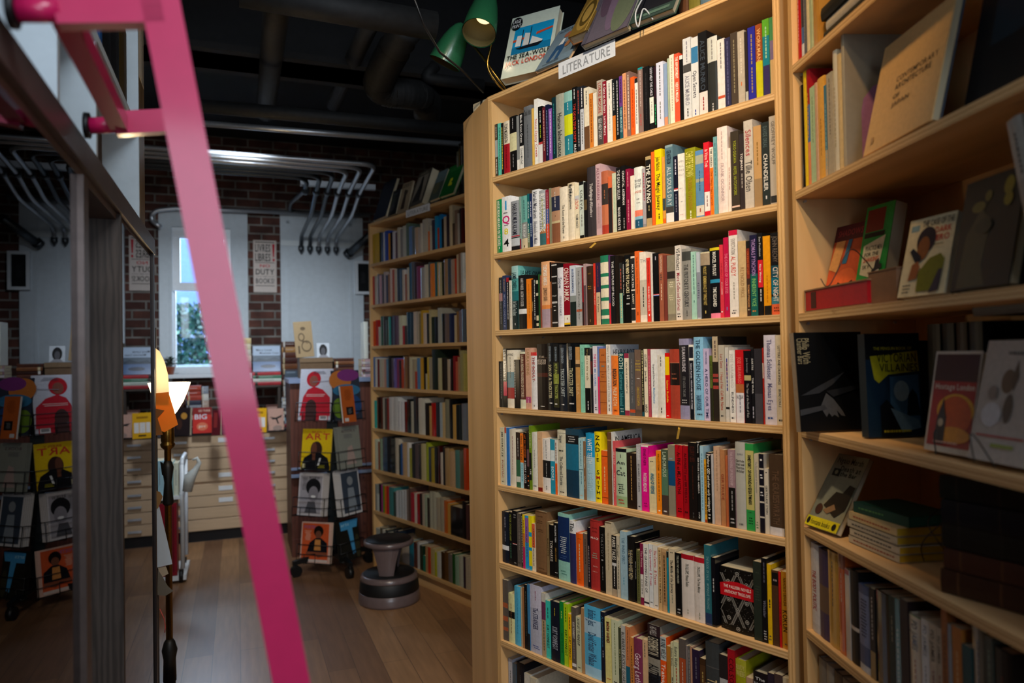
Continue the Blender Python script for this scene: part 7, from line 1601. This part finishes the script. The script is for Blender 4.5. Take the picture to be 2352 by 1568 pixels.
mb.build('slipcase', BOOK, t)
MB().box(.002, .006, h, w - .002, .128, h + .001).build('pages', PAGES, t)

# ------------------------------------------------------------------ lowest row of the wide bookcase (what shows above the frame edge)
zl = LA[7]
def lowrow():
    u = .022
    for w_, h_, c, n in ((.022, .20, 'b0b4c0', 'Silver grey hardback in the lowest row beside the pale end wall'), (.02, .19, '4a5a68', 'Photo-striped paperback second in the lowest row of wide bookcase'), (.04, .2, '14161e', 'Thick black hardback third in the lowest row of wide bookcase'), (.03, .175, 'd0ccc0', 'White paperback in the lowest row beside thick black one'), (.028, .17, 'c8c0a8', 'Cream paperback in the lowest row beside lying red books')):
        book_mesh('hardback_book' if w_ > .03 else 'paperback_book', n, FA @ TR(u, .03, zl + .001), w_ - .001, .16, h_, c, '', '*-:.2-.8:555', None, w_ > .03, group='books on the wide bookcase'); u += w_
    lying(FA, u + .01, u + .18, .03, zl, .03, .17, 'b83028', 'Red book lying in the lowest row under white one', '', '*-:.2-.8:eee'); lying(FA, u + .012, u + .18, .032, zl + .032, .025, .17, 'd8d0cc', 'White book with red print lying topmost in the lowest row', '', '*-:.2-.8:b02020', False)
    x = u + .2; cs_ = ['3a4a5c', 'a89878', '8c3030', 'c8c0b0', '28303a', '6c5c4c', 'b0a890', '4c2c28', '9ca0a4', '384830', 'c09860', '2a2430', 'b8b0a8', '7c4838']
    for i, c in enumerate(cs_):
        w_ = random.uniform(.018, .034)
        book_mesh('paperback_book', clip_unique(['%s paperback in the lowest row of the wide bookcase' % cname(c).capitalize()]), FA @ TR(x, .03, zl + .001), w_ - .001, .14, random.uniform(.17, .21), c, '', '*-:.2-.8:999', group='books on the wide bookcase'); x += w_
lowrow()
# red slim row for the end of B row 6
x = .03
for c in ('8c8478', 'a09a90', '5c4c3c', '7c7060', '3a3028'):
    book_mesh('hardback_book', clip_unique(['%s hardback in the shadowy bookcase row nearest the floor' % cname(c).capitalize(), 'Another %s hardback in shadowy bookcase row nearest the floor' % cname(c)]), FB @ TR(x, .02, LB[6] + .001), .034, .16, .2, c, '', '', None, True); x += .036

# ------------------------------------------------------------------ on top of the farther bookcase
TF = 2.264
def ft(q, th, lab, art, col, **k): return cover_book(q, th, lab, art, col, name='hardback_book', hard=True, **k)
ft((-0.9006, 4.7495, 2.264, 0.5514, -0.8342, 0.0, 0.2632, 0.174, 0.9489, 0.2044, 0.27), .02, 'tall dark navy book standing at the outer end of farther bookcase top', 'r 0 0 1 1 141c2c', '141c2c', side='b8b8a8')
ft((-0.8062, 4.6361, 2.264, 0.5707, -0.8212, 0.0, 0.2085, 0.1449, 0.9672, 0.1655, 0.17), .015, 'black book with pale floral print on the farther bookcase top', 'r 0 0 1 1 14161a;e .5 .6 .3 .2 2c3430;e .6 .3 .2 .15 3a3c44;r .2 .8 .8 .86 3c4a50', '14161a')
ft((-0.7037, 4.501, 2.264, 0.6444, -0.7647, 0.0, 0.2018, 0.1701, 0.9645, 0.1169, 0.2), .012, 'tan book titled zest with dark figures on farther bookcase top', 'r 0 0 1 1 9c8c74;t .1 .84 .9 .95 333 ZEST;p 3a3028 .3 .1 .35 .6 .5 .7 .6 .6 .65 .1;e .42 .68 .1 .08 3a3028;e .6 .65 .1 .08 3a3028', '9c8c74')
ft((-0.616, 4.3993, 2.264, 0.555, -0.8318, 0.0, 0.2773, 0.185, 0.9428, 0.1762, 0.235), .05, 'thick book with old portrait of a dark-robed figure on farther bookcase', 'r 0 0 1 1 4a463e;r .1 .1 .9 .85 8c8478;p 201e1c .15 .1 .3 .4 .45 .7 .6 .72 .7 .4 .75 .1;e .5 .72 .1 .09 2a2624;t .15 .88 .85 .94 a89c88 SAINTS', '3a3630', side='7c6648')
ft((-0.4692, 4.1832, 2.264, 0.5472, -0.837, 0.0, 0.3112, 0.2035, 0.9283, 0.1201, 0.19), .02, 'grey-green landscape paperback beside the bright green one on farther bookcase', 'r 0 0 1 1 4c5c54;r 0 .6 1 1 6c848c;e .4 .4 .3 .2 6c6c50', '4c5c54')
ft((-0.3987, 4.0831, 2.264, 0.6066, -0.795, 0.0, 0.3194, 0.2437, 0.9158, 0.1453, 0.2), .02, 'bright green paperback with yellow mark on the farther bookcase top', 'r 0 0 1 1 14682c;t .2 .8 .8 .92 3c9048 GARDEN;p d8d820 .4 .3 .42 .55 .6 .55 .62 .45 .55 .45 .55 .4 .65 .4 .66 .3', '14682c')
u = 0.9803
for w_, h_, c, n in ((.022, .26, '4c4c3c', 'Olive-grey tall book on farther bookcase top beside green paperback'), (.02, .3, '14120f', 'Tall black book with gold print on the farther bookcase top'), (.022, .31, '1a1a1e', 'Tall black book with pale print on the farther bookcase top'), (.03, .28, '686860', 'Tall grey book against the end panel on farther bookcase top')):
    book_mesh('hardback_book', n, FF @ TR(u, .04, TF), w_ - .001, .17, h_, c, '', '*-:.1-.8:%s' % ('a88830' if w_ == .02 else 'aaa'), None, True); u += w_

# ------------------------------------------------------------------ face-out books on the shadowy bookcase
cover_book((0.7012, 1.429, 1.753, 0.0169, -0.9999, 0.0, 0.2249, 0.0038, 0.9744, 0.225, 0.221), .018, 'large tan architecture book leaning on the second highest shadowy shelf', 'r 0 0 1 1 c8a470;t .34 .55 .92 .6 3a3024 CONTEMPORARY;t .34 .48 .85 .53 3a3024 ARCHITECTURE;t .34 .4 .44 .44 3a3024 OF;t .34 .33 .6 .37 3a3024 JAPAN;r .1 .08 .14 .14 a8865c', 'c8a470', side='3a4454', name='hardback_book', hard=True)
t = book_mesh('hardback_book', 'plastic-wrapped grey book whose cover shows a lilac arch', FB @ TR(0.2161, .012, LB[1] + .001), .012, .17, .29, 'a09884', '', '', '8c8270', True, True)
mb = MB(); P = [(.0, .03), (.0, .55), (.04, .68), (.2, .8), (.5, .88), (.8, .8), (1, .6), (1, .03)]
mb.poly([(.0124, .035 + p[0] * .13, p[1] * .21 + .003) for p in P], '9c6c94'); mb.build('lilac_arch', BOOK, t)
def fb(u, w_, h_, th, z, lab, col, art, tilt=-12, yaw=0, side=None, hard=True, back=.03):
    return cover_book((FB @ TR(u, back, z + .001, R(yaw), R(tilt)), w_, h_), th, lab, art, col, side=side, name='hardback_book' if hard else 'paperback_book', hard=hard)
fb(.53, .2, .26, .03, LB[1], 'black photo hardback leaning beside the large tan architecture book', '15171c', 'r 0 0 1 1 15171c;r .2 .4 .8 .8 1c2c38', back=.05)
fb(.76, .17, .27, .02, LB[1], 'dark brown book with pale streak at the aisle end of high shelf', '2a221c', 'r 0 0 1 1 241e1a;p 6a5844 .3 .1 .5 .9 .62 .9 .42 .1')
lying(FB, .15, .42, .01, LB[0] + .0, .02, .2, '24261f', 'Large dark book lying lowest on the highest shadowy shelf', '', '')
lying(FB, .152, .42, .015, LB[0] + .021, .025, .2, 'b8b0a0', 'Large pale-edged book lying mid pile on the highest shadowy shelf', '', '')
lying(FB, .14, .42, .01, LB[0] + .047, .03, .2, '181b18', 'Large black book lying topmost on the highest shadowy shelf', '', '')
# row 2: stand with two thrillers, slipcased red book, crime paperback
z = LB[2]
cover_book((0.7248, 1.6924, 1.475, 0.252, -0.9677, 0.0, 0.2505, 0.0652, 0.9659, 0.1, 0.1898), .02, 'paperback with a glowing orange face, leaning behind the red book', 'r 0 0 1 1 c85028;r 0 .8 1 1 5c1820;t .1 .86 .9 .94 a83838 SHADOWS;p e8a058 0 .45 .1 .8 .4 .8 .3 .4;p 206c8c .42 .5 .5 .8 .62 .8 .56 .5;e .62 .2 .42 .24 d86030;e .62 .12 .3 .12 e08048;p 2a1408 .38 .24 .56 .2 .6 .23 .42 .27;p 2a1408 .7 .2 .9 .25 .88 .28 .68 .23;r 0 0 1 .07 e0a050', 'b84824', name='paperback_book')
cover_book((0.7502, 1.5948, 1.475, 0.1993, -0.9799, 0.0, 0.2037, 0.0414, 0.9781, 0.088, 0.2127), .03, 'green crime paperback with a torn cream title panel', 'r 0 0 1 1 28943c;r .08 .72 .72 .96 7c2818;r .08 .66 .8 .71 16140f;p d8c8a0 .12 .28 .12 .58 .85 .66 .78 .38 .6 .22;t .2 .52 .78 .57 3a3428 PRACTICE MEN;t .2 .46 .7 .5 3a3428 FOR THE;t .2 .4 .74 .45 d85030 SHAKING;t .2 .33 .45 .37 3a3428 SKY;e .72 .2 .14 .14 d8d4c0;p 28282c .55 .3 .6 .28 .9 .32 .88 .36 .8 .36 .76 .42 .66 .4 .64 .33;r .05 .08 .5 .12 c8d020', '268a38', side='8c7450', name='paperback_book')
sl = FB @ frame(Vector((.012 + .012, .01, z + .001)), Vector((1, 0, 0)), Vector((0, 1, 0)), Vector((0, 0, 1)))
t = thing('slipcased_book', 'red cloth book lying in a tan slipcase on the shadowy shelf', 'book', sl)
wS = 0.269; off = 0.0277 - .024
MB().box(off, 0, 0, off + wS, .13, .003).box(off, 0, .049, off + wS, .13, .052).box(off, .127, .003, off + wS, .13, .049).box(off, 0, .003, off + .003, .127, .049).build('slipcase', mat('tan_card', '8c6a4a', .8), t)
mb = MB(); mb.loft([[(off + .004, .006, z_), (off + .004, .001, z_ * .7 + .0075), (off + .004, .12, z_ * .7 + .0075)] for z_ in (0, .01)], 'a01820'); mb = MB(); mb.box(off + .004, .002, .004, off + wS - .002, .125, .0485, 'a8121e'); mb.poly([(off + .03, .0015, .008), (off + .055, .0015, .008), (off + .055, .0015, .045), (off + .03, .0015, .045)], '3c1014'); mb.build('cloth_spine', BOOK, t)
t = thing('cardboard_box', 'small kraft box beside the red slipcased book', 'box', FB @ TR(0.2856, .02, z + .001))
MB().box(0, 0, 0, .095, .11, .062).build('carton', mat('kraft_card', '7c5c44', .9, noise=.1), t); MB().box(-.001, -.001, .0625, .096, .111, .065).build('lid', mat('kraft_card', '7c5c44', .9, noise=.1), t)
cover_book((0.7095, 1.3327, 1.466, 0.1906, -0.9817, 0.0, 0.2292, 0.0445, 0.9724, 0.11, 0.1456), .016, 'crime paperback with a man holding a pistol by his face', 'r 0 0 1 1 d0c4a0;r .06 .84 .24 .92 7c98a0;t .3 .88 .96 .96 3a3430 THE CASE OF THE;t .6 .77 .94 .85 b83028 DARK;t .56 .67 .92 .75 b83028 HERO;e .45 .7 .2 .17 28202a;e .42 .6 .13 .15 7c4c28;p 6c6c20 .42 .05 .4 .3 .6 .46 .82 .5 .92 .42 .9 .05;p 1c1c28 .14 .58 .2 .62 .4 .5 .42 .44 .3 .42;p 8c5430 .2 .2 .24 .4 .36 .44 .42 .36 .38 .22;p 3a3440 .7 .02 .9 .04 .92 .3 .84 .3;g .05 .03 .35 .16 444;g .58 .6 .9 .64 665', 'c8bc98', side='3c1c1c')
cover_book((0.7314, 1.2084, 1.466, 0.0115, -0.9999, 0.0, 0.1908, 0.0022, 0.9816, 0.14, 0.1827), .02, 'dark hardback with faint golden flowers and a pale crouching figure', 'r 0 0 1 1 1c1c18;p 4a4834 .1 .02 .15 .5 .35 .72 .55 .6 .5 .2 .6 .02;e .3 .74 .12 .05 6c6430;e .45 .82 .06 .05 6c6430;e .78 .86 .08 .08 8c7c28;e .8 .74 .07 .06 8c7c28;e .45 .55 .14 .07 3c3c2c', '1c1c18', name='hardback_book', hard=True)
cover_book((FB @ TR(.42, .2, z + .001), .2, .225), .012, 'added black and red book whose white panel imitates a bright gap behind', 'r 0 0 1 1 14141c;r .35 .4 1 .72 a01c2c;r .3 .76 1 1 c8c4b8', '14141c')  # book added in place of a bright opening in the shelf back
for k, (u, c, h_) in enumerate(((.66, 'a09c94', .235), (.70, 'b0aca8', .25))):
    book_mesh('hardback_book', ('Grey hardback leaning toward the dark flowered book', 'Grey and purple hardback leaning at the aisle end of shelf')[k], FB @ TR(u + .05, .02, z + .012, 0, 0, -.2), .028, .16, h_, c, '.4-1:%s' % ('8c8880' if k == 0 else '4c3c5c'), '*-:.1-.38:333', None, True)
# row 3
z = LB[3]
cover_book((0.6345, 1.6033, 1.195, 0.9774, 0.2115, 0.0, -0.0184, 0.0852, 0.9962, 0.17, 0.2208), .018, 'square black photo book showing a hand, jutting past the divider', 'r 0 0 1 1 08090b;v .1 .68 .22 .94 8c8468 Philip With;v .02 .68 .12 .94 8c8468 Chamber Bars;p 303236 .03 .36 .2 .42 .5 .52 .72 .6 .5 .46 .3 .38;p 4a4c50 .3 .24 .4 .38 .5 .32 .62 .2 .66 .14 .6 .15 .54 .2 .56 .13 .5 .16 .46 .14 .42 .18 .38 .14;p 3a3c40 0 .16 0 .22 .36 .26 .4 .22;p 222428 .4 .4 .9 .46 .9 .42 .5 .34', '08090b', side='8a7a66', name='hardback_book', hard=True)
cover_book((0.7261, 1.4869, 1.195, 0.9867, 0.1627, 0.0, -0.0057, 0.0344, 0.9994, 0.125, 0.2128), .022, 'blue gothic paperback with a yellow lettered title banner', 'r 0 0 1 1 10283c;r 0 .75 1 1 0c0e12;t .15 .84 .85 .87 a8a020 THE PENGUIN BOOK OF;p a8a41c .08 .78 .95 .83 .97 .63 .4 .6 .22 .52 .14 .56;t .2 .72 .92 .81 141410 VICTORIAN;t .24 .63 .94 .71 141410 VILLAINIES;p 3a6080 .4 .1 .42 .58 .95 .6 .95 .1;e .62 .44 .14 .1 88a8b8;p 0c1824 .7 .2 .74 .4 .82 .46 .9 .4 .95 .2;p 0a0e14 .22 0 .22 .3 .34 .36 .46 .28 .6 .02;p 5c7c94 .4 .28 .9 .16 .95 .08 .6 .04;g .1 .03 .98 .08 a8a020', '10202c', name='paperback_book')
cover_book((0.7269, 1.2906, 1.195, 0.1192, -0.9929, 0.0, 0.1724, 0.0207, 0.9848, 0.108, 0.1751), .02, 'red and cream thriller with a clock tower and fireball', 'r 0 0 1 1 c8c0b4;r .04 .7 .98 .97 3c1418;r .05 .06 .98 .7 a02420;t .1 .62 .95 .68 e0d0c0 Hostage London;e .6 .42 .4 .16 d8a028;e .6 .36 .36 .2 c05018;e .62 .18 .36 .08 d89028;p 282428 .22 .08 .24 .34 .3 .44 .34 .54 .38 .44 .44 .34 .44 .08;e .33 .29 .06 .04 b8a890;g .1 .08 .9 .12 e0b0a0', 'c8c0b4', name='hardback_book', hard=True)
cover_book((0.7239, 1.1627, 1.195, 0.0694, -0.9976, 0.0, 0.2244, 0.0156, 0.9744, 0.115, 0.1905), .03, 'pale paperback with brown birds and a red stripe on wire stand', 'r 0 0 1 1 b4aca4;e .5 .66 .12 .1 6c5844;p 5c4c3c .55 .66 .62 .84 .68 .7 .62 .58;e .58 .44 .08 .12 5c5044;e .3 .38 .18 .1 c8c8cc;r .1 .2 .95 .215 a83838;r .4 .12 .8 .15 8c9c48;g .3 .86 .9 .92 666;e .28 .56 .08 .06 8c8078', 'a8a098', side='c8c0b8', name='paperback_book')
for u, w_, c, h_ in ((.16, .03, '241c1c', .2), (.31, .04, '2a2624', .23), (.355, .035, '1c1c20', .23), (.395, .03, '3a2c24', .23), (.43, .035, '20242a', .23), (.57, .04, '1a1c24', .235)):
    book_mesh('hardback_book', clip_unique(['%s hardback standing behind the face-out books' % cname(c).capitalize(), '%s hardback in shadow behind the clock tower thriller' % cname(c).capitalize(), 'Another %s hardback deep behind the face-out books' % cname(c)]), FB @ TR(u, .12, z + .001), w_ - .002, .15, h_, c, '', '', None, True)
lying(FB, .47, .62, .1, z + .238, .03, .15, '5c6068', 'Grey hardback lying across the dark books behind the displays')
# row 4
z = LB[4]
cover_book((0.6728, 1.6907, 0.968, 0.2604, -0.9655, 0.0, 0.4827, 0.1302, 0.866, 0.105, 0.184), .012, 'small detective paperback with a bright yellow foot strip', 'r 0 0 1 1 8c8a74;t .14 .88 .9 .96 1c1a16 Ngaio Marsh;t .32 .78 .92 .85 1c1a16 Death at;t .38 .71 .86 .77 1c1a16 the Bar;r .14 .7 .36 .8 1c2018;e .25 .75 .05 .03 8c8c70;p 2a2218 .3 .3 .5 .5 .7 .5 .8 .62 .98 .6 .95 .3 .75 .18;p 8c6c4c .35 .24 .6 .34 .7 .28 .5 .2;e .22 .24 .1 .07 4c2c20;r 0 0 1 .13 d8c81c;t .16 .03 .75 .1 1c1a10 fontana books;e .08 .065 .05 .045 1c1a10;e .88 .065 .06 .045 1c1a10', '7c7a68', side='9c8c6c')
SB = FB @ TR(.165, .03, 0, R(4))
for k, (x0, x1, th, c, lab, tx) in enumerate(((.0, .165, .016, 'c0b8a4', 'Cream paperback lying lowest in the small detective pile', '*-:.1-.9:8c4030'), (.004, .166, .015, 'c4bca8', 'Cream paperback lying second in the small detective pile', '*-:.1-.9:444'), (-.004, .160, .016, 'bcb4a0', 'Cream paperback lying third in the small detective pile', '*-:.1-.9:555'), (.002, .160, .017, 'd0b888', 'Yellow-tinged paperback lying fourth in the small detective pile', '*-:.1-.9:a04828'))):
    r_ = lying(SB, x0, x1, 0, z + .001 + .0165 * k, th, .11, c, lab, '', tx, False, pm=GOLDPAGES)
r_ = lying(FB @ TR(.165, .035, 0, R(10)), .01, .165, 0, z + .001 + .0165 * 4, .022, .11, '14463a', 'Dark green paperback lying topmost on the small detective pile', '', '*-:.1-.6:5c8c50', False, pm=mat('teal_page_edge', '1c6c60', .8, noise=.1))
SB = FB @ TR(.492, .015, 0, R(24))
for k, (th, c, n) in enumerate(((.04, '3c2416', 'Big brown leather volume lying lowest in the heavy pile'), (.035, '46281a', 'Big brown leather volume lying second in the heavy pile'), (.042, '1c1a14', 'Big near-black volume lying third in the heavy pile'), (.04, '101418', 'Big black volume lying fourth in the heavy pile'), (.04, '121714', 'Big black volume lying topmost in the heavy pile'))):
    lying(SB, .004 * (k % 2), .135, .003 * (k % 3), z + .001 + sum((.04, .035, .042, .04, .04)[:k]), th, .14, c, n, '.2-.23:%s;.7-.73:%s' % ((cname(c) and '5a3a24',) * 2 if k < 2 else ('26241e',) * 2), pm=TANPAGES)
def wire(lab, pts): props(MB().tube(smooth([Vector(p) for p in pts], 8), .0011, 6).build('book_stand', BLACK), lab, 'book stand')
wire('black wire book stand standing empty between the piles', [FB @ Vector(p) for p in ((.33, .09, z + .004), (.36, .07, z + .05), (.40, .1, z + .11), (.37, .12, z + .12), (.36, .09, z + .1), (.40, .06, z + .08), (.44, .1, z + .004))])
wire('wire book stand in front of the clock tower thriller', [(0.7223, 1.2456, 1.197), (0.7277, 1.26, 1.2265), (0.7318, 1.26, 1.2377)])
wire('wire book stand crossing the foot of the bird paperback', [(0.6638, 1.05, 1.2135), (0.6586, 1.05, 1.2512), (0.6691, 1.05, 1.2447), (0.6931, 1.05, 1.2054)])
wire('wire book stand looped over the orange and green paperbacks', [(0.6498, 1.52, 1.527), (0.6589, 1.5, 1.5113), (0.7013, 1.5, 1.5828), (0.7324, 1.5, 1.5641), (0.761, 1.5, 1.523)])
props(MB().box(-.62, 2.925, 0, -.275, 2.945, 1.5).build('notice_board', DARKWOOD, None, ROOM.copy()), 'dark upright board behind the cabinet end that carries taped papers', 'board')
